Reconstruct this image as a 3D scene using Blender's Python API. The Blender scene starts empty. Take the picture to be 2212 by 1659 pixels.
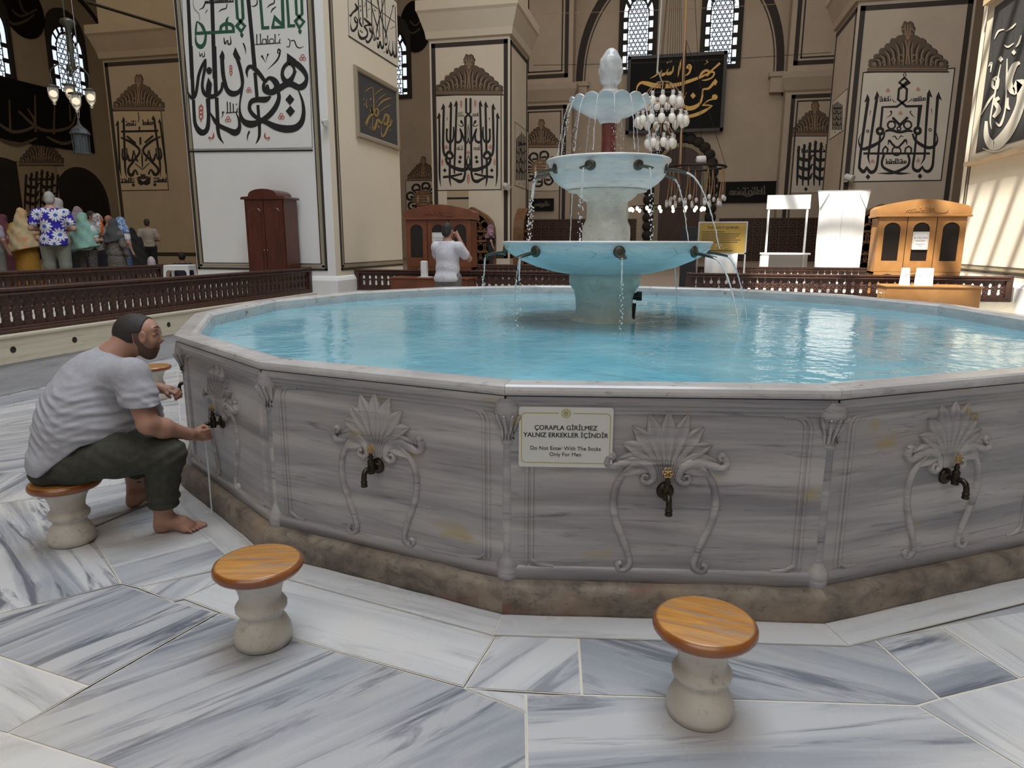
import bpy, math, random
import numpy as np
from mathutils import Vector, Matrix
PI = math.pi
S = bpy.context.scene
COL = S.collection
random.seed(7)
# ---------------------------------------------------------------- camera
CAM_H, PITCH, ROLL, FPX, CYAW = 1.5623, .2037, .0018, 1476.19, .2273   # the building runs along x (s) and y (t); the camera is turned from it by CYAW
YAW = 0.0
cam = bpy.data.cameras.new('camera'); cam.sensor_width = 36; cam.lens = FPX/2212*36; cam.clip_end = 200
co = bpy.data.objects.new('camera', cam); COL.objects.link(co)
co.matrix_world = Matrix.Translation((0, 0, CAM_H)) @ Matrix.Rotation(CYAW, 4, 'Z') @ Matrix.Rotation(PI/2-PITCH, 4, 'X') @ Matrix.Rotation(ROLL, 4, 'Z')
S.camera = co
S.view_settings.view_transform = 'Standard'; S.view_settings.look = 'None'
S.view_settings.gamma = 1; S.view_settings.use_curve_mapping = False
S.view_settings.exposure = 0.12
S.cycles.use_denoising = True; S.cycles.max_bounces = 8; S.cycles.diffuse_bounces = 4; S.cycles.glossy_bounces = 4
S.cycles.transmission_bounces = 6; S.cycles.transparent_max_bounces = 12
S.cycles.caustics_reflective = False; S.cycles.caustics_refractive = False; S.cycles.sample_clamp_indirect = 6
# ---------------------------------------------------------------- world, daylight and added fill
LX, LY = (1.0, 0.0), (0.0, 1.0)
def W(s, t, z=0.0):                      # building axes (s across, t deep) to world
    return Vector((s*LX[0]+t*LY[0], s*LX[1]+t*LY[1], z))
wd = bpy.data.worlds.new('sky'); S.world = wd; wd.use_nodes = True
wd.node_tree.nodes['Background'].inputs[0].default_value = (.75, .87, 1, 1)
wd.node_tree.nodes['Background'].inputs[1].default_value = 1.0
OPEN = (-5.6, 4.4, -1.0, 10.4, 20.0)      # glazed opening over the pool: s0 s1 t0 t1 z
def area(name, s, t, z, sx, sy, power, color, rot=(0, 0, 0)):
    l = bpy.data.lights.new(name, 'AREA'); l.shape = 'RECTANGLE'; l.size = sx; l.size_y = sy; l.energy = power; l.color = color
    o = bpy.data.objects.new(name, l); COL.objects.link(o); o.location = W(s, t, z)
    o.rotation_euler = (rot[0], rot[1], rot[2]-YAW); return o
area('skylight', (OPEN[0]+OPEN[1])/2, (OPEN[2]+OPEN[3])/2, 19.9, 10, 11.4, 2300, (.84, .92, 1))
sun = bpy.data.lights.new('sun', 'SUN'); sun.energy = 11.5; sun.angle = .009; sun.color = (1, .95, .86)
so = bpy.data.objects.new('sun', sun); COL.objects.link(so)
sd = W(6.1, 8.6, -17).normalized(); so.rotation_euler = sd.to_track_quat('-Z', 'Y').to_euler(); so.location = W(-8, -6, 40)
area('hall fill back', -2, 33, 19, 26, 9, 640, (1, .88, .76))  # this and the next three: soft overhead fills added for the bays, not actual lamps
area('hall fill middle', -1, 19, 19, 12, 5, 600, (1, .92, .82))
area('hall fill side', -22, 18, 19, 16, 16, 620, (1, .82, .62))
area('hall fill rear', -1, -9, 19, 18, 10, 1150, (1, .93, .86))  # added fill behind the camera, brightens the faces turned towards it
# ---------------------------------------------------------------- survey: photograph pixel to a point of a known plane
def ray(px, py):
    X, Y = px-1106, py-829.5
    cr, sr, c, s = math.cos(ROLL), math.sin(ROLL), math.cos(PITCH), math.sin(PITCH)
    u = X*cr+Y*sr; up = (X*sr-Y*cr)/FPX
    return Matrix.Rotation(CYAW, 3, 'Z') @ Vector((u/FPX, c+up*s, -s+up*c))
EYE = Vector((0, 0, CAM_H))
def on(px, py, n, p0):
    r = ray(px, py); return EYE+r*((p0-EYE).dot(n)/r.dot(n))
def atz(px, py, z): return on(px, py, Vector((0, 0, 1)), Vector((0, 0, z)))
FWD = Vector((-math.sin(CYAW), math.cos(CYAW), 0))
def aty(px, py, y): return on(px, py, FWD, FWD*y)         # at the distance y ahead of the camera
def ats(px, py, s): return on(px, py, Vector((LX[0], LX[1], 0)), W(s, 0))
def att(px, py, t): return on(px, py, Vector((LY[0], LY[1], 0)), W(0, t))
def ST(p): return Vector((p.x*LX[0]+p.y*LX[1], p.x*LY[0]+p.y*LY[1], p.z))
# ---------------------------------------------------------------- mesh building
class MB:
    def __init__(m): m.v = []; m.f = []; m.mi = []; m.sm = []
    def add(m, vs, fs, mi=0, smooth=False):
        o = len(m.v); m.v += [tuple(v) for v in vs]
        m.f += [tuple(i+o for i in f) for f in fs]; m.mi += [mi]*len(fs); m.sm += [smooth]*len(fs); return m
    def box(m, x0, x1, y0, y1, z0, z1, mi=0, bev=0):
        if bev:
            b = bev
            rings = []
            for z, d in ((z0, b), (z0+b, 0), (z1-b, 0), (z1, b)):
                a, c, e, g = x0+d, x1-d, y0+d, y1-d
                rings.append([(a+b, e, z), (c-b, e, z), (c, e+b, z), (c, g-b, z), (c-b, g, z), (a+b, g, z), (a, g-b, z), (a, e+b, z)])
            return m.loft(rings, mi, True, caps=True)
        return m.add([(x0, y0, z0), (x1, y0, z0), (x1, y1, z0), (x0, y1, z0), (x0, y0, z1), (x1, y0, z1), (x1, y1, z1), (x0, y1, z1)],
                     [(0, 3, 2, 1), (4, 5, 6, 7), (0, 1, 5, 4), (1, 2, 6, 5), (2, 3, 7, 6), (3, 0, 4, 7)], mi)
    def loft(m, rings, mi=0, closed=True, caps=False, smooth=False):
        n = len(rings[0]); vs = [p for r in rings for p in r]; fs = []
        for i in range(len(rings)-1):
            for j in range(n if closed else n-1):
                k = (j+1) % n
                fs.append((i*n+j, i*n+k, (i+1)*n+k, (i+1)*n+j))
        m.add(vs, fs, mi, smooth)
        if caps: m.add(rings[0], [tuple(range(n-1, -1, -1))], mi); m.add(rings[-1], [tuple(range(n))], mi)
        return m
    def lathe(m, prof, seg=32, mi=0, cx=0, cy=0, smooth=True, wob=None):
        rings = []
        for r, z in prof:
            rr = []
            for k in range(seg):
                a = 2*PI*k/seg; q = r*(wob(a, z) if wob else 1)
                rr.append((cx+q*math.cos(a), cy+q*math.sin(a), z))
            rings.append(rr)
        return m.loft(rings, mi, True, True, smooth)
    def tube(m, pts, rads, seg=8, mi=0, smooth=True, caps=True, flat=1.0, up=(0, 0, 1)):
        P = [Vector(p) for p in pts]
        if not hasattr(rads, '__len__'): rads = [rads]*len(P)
        rings = []
        for i, p in enumerate(P):
            d = (P[min(i+1, len(P)-1)]-P[max(i-1, 0)]).normalized()
            u = Vector(up)
            if abs(d.dot(u)) > .97: u = Vector((1, 0, 0)) if abs(d.x) < .9 else Vector((0, 1, 0))
            a = d.cross(u).normalized(); b = a.cross(d)
            rings.append([p+a*(rads[i]*math.cos(2*PI*k/seg))+b*(rads[i]*flat*math.sin(2*PI*k/seg)) for k in range(seg)])
        return m.loft(rings, mi, True, caps, smooth)
    def prism(m, poly, d0, d1, axis=1, mi=0):
        def P(a, b, d): return (a, d, b) if axis == 1 else ((d, a, b) if axis == 0 else (a, b, d))
        n = len(poly)
        m.add([P(a, b, d0) for a, b in poly]+[P(a, b, d1) for a, b in poly],
              [tuple(range(n)), tuple(range(2*n-1, n-1, -1))]+[(i, i+n, (i+1) % n+n, (i+1) % n) for i in range(n)], mi)
        return m
    def sphere(m, c, r, mi=0, seg=12, rings=8, sc=(1, 1, 1)):
        prof = [(max(1e-4, math.sin(PI*i/rings)), -math.cos(PI*i/rings)) for i in range(rings+1)]
        R = [[(c[0]+r*sc[0]*q*math.cos(2*PI*k/seg), c[1]+r*sc[1]*q*math.sin(2*PI*k/seg), c[2]+r*sc[2]*z) for k in range(seg)] for q, z in prof]
        return m.loft(R, mi, True, False, True)
    def obj(m, name, mats, parent=None, fix=True):
        me = bpy.data.meshes.new(name); me.from_pydata(m.v, [], m.f)
        for x in (mats if isinstance(mats, (list, tuple)) else [mats]): me.materials.append(x)
        me.polygons.foreach_set('material_index', m.mi); me.polygons.foreach_set('use_smooth', m.sm)
        if fix:
            import bmesh
            b = bmesh.new(); b.from_mesh(me); bmesh.ops.recalc_face_normals(b, faces=b.faces); b.to_mesh(me); b.free()
        me.update()
        o = bpy.data.objects.new(name, me); COL.objects.link(o)
        if parent: o.parent = parent
        return o
def tag(o, label=None, cat=None, group=None, kind=None):
    for k, v in (('label', label), ('category', cat), ('group', group), ('kind', kind)):
        if v: o[k] = v
    return o
def thing(name, loc, label, cat, group=None, rz=None):
    o = bpy.data.objects.new(name, None); COL.objects.link(o); o.empty_display_size = .1
    o.location = loc; o.rotation_euler.z = -YAW if rz is None else rz
    return tag(o, label, cat, group)
def struct(m, name, mats, bld=True, label=None):
    o = m.obj(name, mats); o['kind'] = 'structure'
    if bld: o.rotation_euler.z = -YAW
    if label: o['label'] = label
    return o
def copy_tree(o, parent=None):
    c = o.copy(); COL.objects.link(c)
    if parent: c.parent = parent
    for ch in list(o.children): copy_tree(ch, c)
    return c
# ---------------------------------------------------------------- materials
def M(name, col, rough=.5, metal=0, spec=.5, **kw):
    m = bpy.data.materials.new(name); m.use_nodes = True
    b = m.node_tree.nodes['Principled BSDF']
    b.inputs['Base Color'].default_value = (*col, 1); b.inputs['Roughness'].default_value = rough
    b.inputs['Metallic'].default_value = metal; b.inputs['Specular IOR Level'].default_value = spec
    for k, v in kw.items(): b.inputs[k.replace('_', ' ')].default_value = v
    return m
class G:                                   # small node-graph helper
    def __init__(g, m): g.m = m; g.t = m.node_tree; g.b = g.t.nodes['Principled BSDF']
    def n(g, typ, ins={}, **pr):
        x = g.t.nodes.new(typ)
        for k, v in pr.items(): setattr(x, k, v)
        for k, v in ins.items():
            if isinstance(v, bpy.types.NodeSocket): g.t.links.new(v, x.inputs[k])
            elif v is not None: x.inputs[k].default_value = v
        return x
    def coord(g, scale=(1, 1, 1), rot=(0, 0, 0), src='Object'):
        c = g.n('ShaderNodeTexCoord').outputs[src]
        return g.n('ShaderNodeMapping', {'Vector': c, 'Scale': scale, 'Rotation': rot}).outputs[0]
    def rand(g): return g.n('ShaderNodeObjectInfo').outputs['Random']
    def math(g, op, a, b=0.0): return g.n('ShaderNodeMath', {0: a, 1: b}, operation=op).outputs[0]
    def noise(g, vec, sc=5, det=4, rough=.55, dist=0, w=None):
        x = g.n('ShaderNodeTexNoise', {'Vector': vec, 'Scale': sc, 'Detail': det, 'Roughness': rough, 'Distortion': dist}, noise_dimensions='4D' if w is not None else '3D')
        if w is not None: g.t.links.new(g.math('MULTIPLY', w, 37.0), x.inputs['W'])
        return x.outputs[0]
    def ramp(g, fac, stops):
        r = g.n('ShaderNodeValToRGB', {'Fac': fac}); e = r.color_ramp.elements
        while len(e) < len(stops): e.new(.5)
        for el, (p, c) in zip(e, stops):
            el.position = p; el.color = (*c, 1) if len(c) == 3 else c
        return r.outputs[0]
    def mix(g, fac, a, b, typ='MIX'):
        x = g.n('ShaderNodeMix', {0: fac}, data_type='RGBA', blend_type=typ)
        for i, v in ((6, a), (7, b)):
            if isinstance(v, bpy.types.NodeSocket): g.t.links.new(v, x.inputs[i])
            else: x.inputs[i].default_value = (*v, 1)
        return x.outputs[2]
    def base(g, s): g.t.links.new(s, g.b.inputs['Base Color']); return g
    def rough(g, s): g.t.links.new(s, g.b.inputs['Roughness']); return g
    def bump(g, h, strength=.3, dist=.01):
        x = g.n('ShaderNodeBump', {'Height': h, 'Strength': strength, 'Distance': dist}); g.t.links.new(x.outputs[0], g.b.inputs['Normal']); return g
def bw(v): return (v, v, v)
def marble(name, light, vein, dark, stretch=(1.2, 3, 12), rough=.28, stain=None, rot=(0, 0, 0), warm=None, sc=1.0, bump=.06, rust=None):
    m = M(name, light, rough); g = G(m); w = g.rand()
    v = g.coord(stretch, rot)
    a = g.noise(v, 1.1*sc, 5, .6, .6, w); b = g.noise(v, 3.5*sc, 6, .65, 1.2, w)
    c = g.mix(g.ramp(a, [(.36, bw(0)), (.66, bw(1))]), light, vein)
    c = g.mix(g.ramp(b, [(.56, bw(0)), (.72, bw(.8))]), c, dark)
    if warm:
        c = g.mix(g.ramp(g.noise(g.coord((2, 2, 2)), 1.6, 3, .5, 0, w), [(.5, bw(0)), (.75, bw(.7))]), c, warm)
    if stain:
        c = g.mix(g.ramp(g.noise(g.coord((3, 3, 5)), 1.3, 2, .5, 0, w), [(.64, bw(0)), (.75, bw(.65))]), c, stain)
    if rust: c = g.mix(g.ramp(g.noise(g.coord((4, 4, 4)), 1.5, 6, .7, .5, w), [(.60, bw(0)), (.66, bw(.9))]), c, rust)
    g.base(c).bump(b, bump, .004); return m
def wood(name, c0, c1, rough=.35, stretch=(3, 3, 40), coat=0, sc=1.0):
    m = M(name, c0, rough); g = G(m); v = g.coord(stretch)
    a = g.noise(v, 1.2*sc, 5, .6, .8, g.rand())
    g.base(g.mix(g.ramp(a, [(.35, bw(0)), (.68, bw(1))]), c0, c1)).bump(a, .08, .003)
    g.b.inputs['Coat Weight'].default_value = coat; g.b.inputs['Coat Roughness'].default_value = .15
    return m
def plaster(name, c, v=.06, rough=.85):
    m = M(name, c, rough, spec=.2); g = G(m); a = g.noise(g.coord((1, 1, 1)), .9, 6, .65)
    d = tuple(x*(1-2.2*v) for x in c)
    g.base(g.mix(g.ramp(a, [(.3, bw(0)), (.7, bw(1))]), d, c)).bump(g.noise(g.coord(), 60, 3), .05, .002); return m
m_plaster = plaster('beige plaster', (.55, .465, .37)); m_white = plaster('white plaster', (.80, .79, .77), .03)
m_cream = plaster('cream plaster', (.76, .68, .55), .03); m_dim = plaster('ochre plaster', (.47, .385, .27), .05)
m_panel = plaster('panel ground', (.72, .66, .56), .05); m_panelw = plaster('pale panel ground', (.74, .73, .70), .03)
m_ink = M('black paint', (.012, .012, .013), .6); m_green = M('green paint', (.02, .09, .05), .6); m_red = M('red paint', (.42, .07, .04), .6)
m_gold = M('gold leaf', (.66, .40, .11), .45, .35); m_board = M('black board', (.006, .0055, .005), .6, spec=.2)
m_band = M('dark band', (.035, .028, .022), .7); m_bandl = M('olive band', (.30, .25, .16), .7)
m_marb = marble('basin marble', (.44, .42, .41), (.21, .20, .215), (.06, .056, .085), (.6, 2, 9), .3, (.36, .27, .08))
m_rim = marble('rim marble', (.56, .55, .54), (.42, .41, .41), (.25, .24, .25), (2, 2, 6), .22, (.46, .33, .13), rust=(.24, .13, .07))
m_plinth = marble('weathered plinth stone', (.26, .215, .17), (.095, .075, .06), (.022, .02, .016), (7, 7, 10), .6, (.19, .075, .05), warm=(.33, .24, .16), bump=.5)
m_grout = M('grout', (.62, .58, .50), .8)
m_darkwood = wood('dark carved wood', (.075, .030, .018), (.030, .012, .008), .48, (14, 14, 3), .05)
m_redwood = wood('red brown wood', (.20, .062, .025), (.12, .034, .014), .35, (2, 12, 2), .2)
m_mahog = wood('mahogany', (.105, .026, .014), (.06, .014, .008), .35, (8, 8, 1.2), .2)
m_oak = wood('golden oak', (.42, .215, .075), (.30, .135, .04), .35, (2, 12, 2), .2)
m_dkoak = wood('brown lattice wood', (.22, .105, .045), (.13, .06, .025), .5, (4, 4, 4))
m_brass = M('dark brass', (.045, .036, .026), .35, .8); m_handle = M('bright brass', (.50, .34, .13), .3, .9)
m_bronze = M('weathered bronze', (.10, .105, .085), .4, .7)
m_iron = M('dark iron', (.03, .028, .026), .5, .5); m_glass = M('lamp glass', (.9, .92, .92), .05, Transmission_Weight=.7)
m_glow = M('lamp globe', (.9, .85, .75), .3, Emission_Color=(1, .82, .55, 1), Emission_Strength=1.2)
m_paper = M('white paper', (.72, .72, .72), .6); m_plastic = M('white plastic', (.62, .62, .62), .35)
m_carpet = M('taupe carpet', (.26, .20, .155), .95)
m_black = M('black cloth', (.012, .012, .014), .8)
m_chrome = M('aluminium', (.6, .6, .6), .3, .8)
# ================================================================ the setting
CB = Vector((-.5702, 6.0457, 0)); RB, PHI, NB = 3.385, -2.6034+CYAW, 16
# floor slabs: corners surveyed on the floor, then tone, direction of the veins (degrees, as seen), vein strength
SL = [([(398,1293),(477,1323),(617,1376),(1000,1483),(1079,1361),(651,1254),(560,1215)], .95, -16, .35),
 ([(477,1324),(617,1377),(1000,1485),(1136,1538),(1139,1700),(360,1700),(244,1659),(15,1585)], .42, 24, .95),
 ([(1003,1486),(1136,1499),(1136,1537)], .8, -30, .4),
 ([(1003,1486),(1081,1359),(1249,1367),(1257,1501)], .82, 35, .55),
 ([(1249,1367),(1888,1380),(2031,1509),(1981,1524),(1257,1501)], .36, -15, .85),
 ([(1888,1380),(2030,1354),(2205,1466),(2031,1509)], .76, 14, 1.2),
 ([(2030,1354),(2300,1305),(2330,1430),(2205,1466)], .85, -30, .45),
 ([(1136,1499),(1257,1501),(1981,1524),(2200,1655),(2260,1700),(1139,1700)], .66, 4, .8),
 ([(1981,1524),(2031,1509),(2205,1466),(2330,1430),(2600,1700),(2260,1700),(2200,1655)], .86, -30, .4),
 ([(-60,1342),(0,1326),(261,1262),(373,1299),(470,1323),(191,1482),(0,1418),(-60,1400)], .48, 22, 1.0),
 ([(-60,1096),(0,1087),(79,1077),(190,1170),(261,1260),(0,1326),(-60,1342)], .80, -58, 1.3),
 ([(189,1145),(393,1060),(480,1130),(560,1210),(299,1269),(261,1260)], .80, 15, .5),
 ([(299,1269),(470,1232),(560,1213),(398,1293),(373,1299)], .88, 35, .6),
 ([(170,1060),(300,1040),(395,1030),(393,1058),(189,1143)], .64, 12, .8),
 ([(-60,935),(0,922),(27,914),(300,850),(385,835),(395,1000),(300,1020),(93,1020),(0,1022),(-60,1024)], .66, 8, .7),
 ([(-60,1024),(0,1022),(93,1020),(300,1020),(395,1005),(395,1030),(300,1040),(170,1060),(79,1077),(0,1087),(-60,1096)], .84, 35, .9),
 ([(-60,890),(0,877),(140,848),(385,795),(385,835),(300,850),(27,914),(0,922),(-60,935)], .90, 10, .6),
 ([(-60,872),(0,858),(123,833),(140,848),(0,877),(-60,890)], .30, 12, .5),
 ([(123,833),(383,773),(385,795),(140,848)], .88, 10, .5),
 ([(-60,1400),(0,1418),(191,1482),(15,1585),(-60,1565)], .82, -32, .8),
 ([(-60,1567),(15,1585),(244,1659),(360,1700),(-60,1700)], .88, 15, .3)]
m_floor = M('floor marble', (.7, .7, .7), .2); g = G(m_floor)
at = lambda n: g.n('ShaderNodeAttribute', attribute_name=n)
pos = g.n('ShaderNodeTexCoord').outputs['Object']
rv = g.n('ShaderNodeVectorRotate', {'Vector': pos, 'Angle': at('ang').outputs['Fac']}, rotation_type='Z_AXIS').outputs[0]
sv = g.n('ShaderNodeVectorMath', {0: rv, 1: (.42, 4.6, 1)}, operation='MULTIPLY').outputs[0]
sv = g.n('ShaderNodeVectorMath', {0: sv, 1: at('seed').outputs['Vector']}, operation='ADD').outputs[0]
na = g.noise(sv, 1.0, 5, .6, .7); nb = g.noise(sv, 2.2, 8, .66, .9)
tone = at('tone').outputs['Fac']
c = g.mix(tone, (.29, .30, .325), (.605, .60, .60))
va = g.math('MULTIPLY', g.ramp(na, [(.44, bw(0)), (.62, bw(1))]), at('vein').outputs['Fac'])
c = g.mix(va, c, (.27, .285, .32))
vb = g.math('MULTIPLY', g.ramp(nb, [(.53, bw(0)), (.64, bw(1))]), at('vein').outputs['Fac'])
c = g.mix(vb, c, (.13, .14, .17))
c = g.mix(g.ramp(g.noise(pos, 1.1, 4, .6), [(.55, bw(0)), (.8, bw(.45))]), c, (.60, .54, .43))
g.base(c).rough(g.ramp(g.noise(pos, 3, 3), [(.3, bw(.17)), (.7, bw(.34))])).bump(nb, .03, .003)
mb = MB(); attrs = []; SRT_ = 5.62
def slab(pts, tone, ang, vein, z=0.0, mi=0, gap=.005):
    n = len(pts); c = sum(pts, Vector((0, 0, 0)))/n
    area2 = sum(pts[i].x*pts[(i+1) % n].y-pts[(i+1) % n].x*pts[i].y for i in range(n))
    if area2 < 0: pts = pts[::-1]
    out = []
    for i in range(n):
        a, b, d = pts[i-1], pts[i], pts[(i+1) % n]
        e1 = (b-a).normalized(); e2 = (d-b).normalized()
        n1 = Vector((-e1.y, e1.x, 0)); n2 = Vector((-e2.y, e2.x, 0)); q = n1+n2
        k = gap/max(.35, .5*q.length_squared) if q.length > .1 else gap
        out.append(b+q*k)
    for p in out: p.z = z
    mb.add(out, [tuple(range(n))], mi); attrs.append((tone, ang, vein, random.uniform(-20, 20)))
    if gap:
        lo = [Vector((p.x, p.y, z-.002)) for p in pts]
        mb.add(lo, [tuple(range(n))], 1); attrs.append((.5, 0, 0, 0))
for px, tone_, ang_, vein_ in SL:
    cx, cy = sum(p[0] for p in px)/len(px), sum(p[1] for p in px)/len(px); a_ = math.radians(ang_)
    d_ = atz(cx+30*math.cos(a_), cy-30*math.sin(a_), 0)-atz(cx, cy, 0)
    slab([atz(x, y, 0) for x, y in px], tone_, -math.atan2(d_.y, d_.x), vein_)
def ringpt(k, dr, z=0): a = PHI+2*PI*k/NB; return CB+Vector((math.cos(a)*(RB+dr), math.sin(a)*(RB+dr), z))
for k in range(NB):
    a = PHI+2*PI*(k+.5)/NB
    slab([ringpt(k, .05), ringpt(k+1, .05), ringpt(k+1, .235), ringpt(k, .235)], .93, -a-PI/2, .25, .0045, 0, .003)
    if k not in (0, 1, 2, 3, 15): slab([ringpt(k, .24), ringpt(k+1, .24), ringpt(k+1, .9), ringpt(k, .9)], random.uniform(.6, .95), random.uniform(-1, 1), random.uniform(.4, .9), -.003, 0, .005)
rs_ = random.Random(5); t_ = -14.0
while t_ < 12.9:                                             # the rest of the court: courses of long slabs
    h_ = rs_.uniform(.75, 1.15); s_ = -6.73-rs_.uniform(0, 1.2)
    while s_ < SRT_:
        w_ = rs_.uniform(1.3, 2.4); a_, b_ = max(s_, -6.73), min(s_+w_, SRT_)
        if b_-a_ > .05: slab([W(a_, t_), W(b_, t_), W(b_, min(t_+h_, 12.95)), W(a_, min(t_+h_, 12.95))], rs_.uniform(.4, .95), rs_.uniform(-.5, .5)+(PI/2 if rs_.random() < .3 else 0), rs_.uniform(.4, 1.0), -.007, 0, .004)
        s_ += w_
    t_ += h_
fl = struct(mb, 'floor', [m_floor, m_grout], bld=False)
me = fl.data
for nm, i in (('tone', 0), ('ang', 1), ('vein', 2)):
    a_ = me.attributes.new(nm, 'FLOAT', 'FACE'); a_.data.foreach_set('value', [x[i] for x in attrs])
a_ = me.attributes.new('seed', 'FLOAT_VECTOR', 'FACE'); a_.data.foreach_set('vector', [y for x in attrs for y in (x[3], x[3]*.7, 0)])
# raised platform round the court and its marble step
PZ = .60; SLF, SRT, TBK = -6.72, 5.62, 12.95
mb = MB(); mb.box(-36, SLF-.02, -14, 42.5, -.1, PZ); mb.box(SLF-.02, SRT+.02, TBK+.02, 42.5, -.1, PZ); mb.box(SRT+.02, 24, -14, 42.5, -.1, PZ)
struct(mb, 'floor_platform', m_carpet)
m_corr = marble('corridor marble', (.66, .63, .57), (.55, .52, .47), (.42, .40, .36), (2, 2, 2), .35)
struct(MB().box(-9.6, SLF-.2, -8, 12.2, PZ-.02, PZ+.004), 'floor_corridor', m_corr); struct(MB().box(-6.3, SRT, 13.1, 15.9, PZ-.02, PZ+.004), 'floor_corridor_back', m_corr)
m_step = marble('grey step marble', (.50, .50, .51), (.34, .34, .36), (.20, .20, .23), (3, .9, 7), .3)
m_stepc = marble('cream step stone', (.62, .57, .45), (.52, .47, .36), (.30, .25, .16), (6, 1, 22), .5)
mb = MB()
for i in range(14): mb.box(SLF-.02, SLF, -8+i*1.5, -8+i*1.5+1.496, 0, .312)
mb.box(SLF-.02, SRT+.02, TBK, TBK+.02, 0, .312); mb.box(SRT, SRT+.02, -8, TBK, 0, .312)
struct(mb, 'wall_step', m_step)
mb = MB()
prof = [(0, .315), (.035, .315), (.035, .575), (.05, .585), (.05, .605), (.03, .612), (-.16, .612), (-.16, .315)]
for i in range(10):
    t0 = -8+i*2.13+.6
    mb.loft([[(SLF-.02+a, t0, b) for a, b in prof], [(SLF-.02+a, t0+2.125, b) for a, b in prof]], 0, True, True)
mb.box(SLF, SRT, TBK-.015, TBK+.14, .315, .612); mb.box(SRT-.015, SRT+.14, -8, TBK, .315, .612)
struct(mb, 'trim_1', m_stepc)
m_hole = M('drain bore', (.02, .017, .013), .9)
for k in range(11):
    t = ST(ats(27, 752, SLF+.016)).y-.77*2+k*.772
    q = MB(); q.lathe([(.034, 0), (.034, .002), (.026, .002), (.024, -.03)], 16)
    q.v = [(z+.001, x, y) for x, y, z in q.v]
    o = q.obj('drain_hole', m_hole); o.location = W(SLF+.0155, t, .455); o.rotation_euler.z = -YAW; tag(o, kind='structure')
# outer walls and ceiling with the glazed opening over the pool
TB = 42.0
mb = MB(); z0, z1 = 20.0, 20.5; s0, s1, t0, t1 = OPEN[:4]
mb.box(-36.5, s0, -14.5, 43, z0, z1); mb.box(s1, 24.5, -14.5, 43, z0, z1); mb.box(s0, s1, -14.5, t0, z0, z1); mb.box(s0, s1, t1, 43, z0, z1)
struct(mb, 'ceiling', m_plaster)
mb = MB()
for i in range(1, 14): mb.box(s0, s1, t0+(t1-t0)*i/14-.09, t0+(t1-t0)*i/14+.09, 20.1, 20.2)
for i in range(1, 6): mb.box(s0+(s1-s0)*i/6-.12, s0+(s1-s0)*i/6+.12, t0, t1, 20.2, 20.3)
struct(mb, 'window_1', m_iron)
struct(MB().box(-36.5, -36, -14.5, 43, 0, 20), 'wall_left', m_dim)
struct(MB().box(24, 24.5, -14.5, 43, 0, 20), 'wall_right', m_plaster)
struct(MB().box(-36, 24, -14.5, -14, 0, 20), 'wall_rear', m_white)
struct(MB().box(-36, 24, TB+.6, TB+1.0, 0, 20), 'wall_back', m_plaster)
def band_frame(mb, s0, s1, z0, z1, t, w=.16, mi=0, ax='t', top=True, bottom=True, thin=True):
    """painted double line just proud of a wall face: ax 't' on a face t = const, 's' on a face s = const"""
    for d, ww, i in ((0, w, mi), (w*1.5, w*.35, mi))[:2 if thin else 1]:
        a0, a1, b0, b1 = s0+d, s1-d, z0+d, z1-d
        rs = [(a0, a0+ww, b0, b1), (a1-ww, a1, b0, b1)]
        if top: rs.append((a0, a1, b1-ww, b1))
        if bottom: rs.append((a0, a1, b0, b0+ww))
        for (x0, x1, y0, y1) in rs:
            if ax == 't': mb.box(x0, x1, t-.012, t, y0, y1, i)
            else: mb.box(t, t+.012, x0, x1, y0, y1, i) if ax == 's' else mb.box(t-.012, t, x0, x1, y0, y1, i)
def pillar(name, s0, s1, t0, t1, zc, face_m, side_m, label=None):
    mb = MB(); mb.box(s0, s1, t0, t1, .0, 20, 0)
    # cornice
    pr = [(0, zc), (.10, zc+.05), (.14, zc+.3), (.34, zc+.9), (.40, zc+1.0), (.40, zc+1.35), (0, zc+1.4)]
    rings = [[(s0-d, t0-d, z), (s1+d, t0-d, z), (s1+d, t1+d, z), (s0-d, t1+d, z)] for d, z in pr]
    mb.loft(rings, 0, True, False)
    w = .16; zb = PZ+.35
    for e, i in ((.08, 1),):
        band_frame(mb, s0+e, s1-e, zb, zc-.1, t0, w, 2, thin=False)
        band_frame(mb, t0+e, t1-e, zb, zc-.1, s1, w, 2, 's', thin=False); band_frame(mb, t0+e, t1-e, zb, zc-.1, s0, w, 2, 'S', thin=False)
    return struct(mb, name, [face_m, side_m, m_band], label=label)
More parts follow.
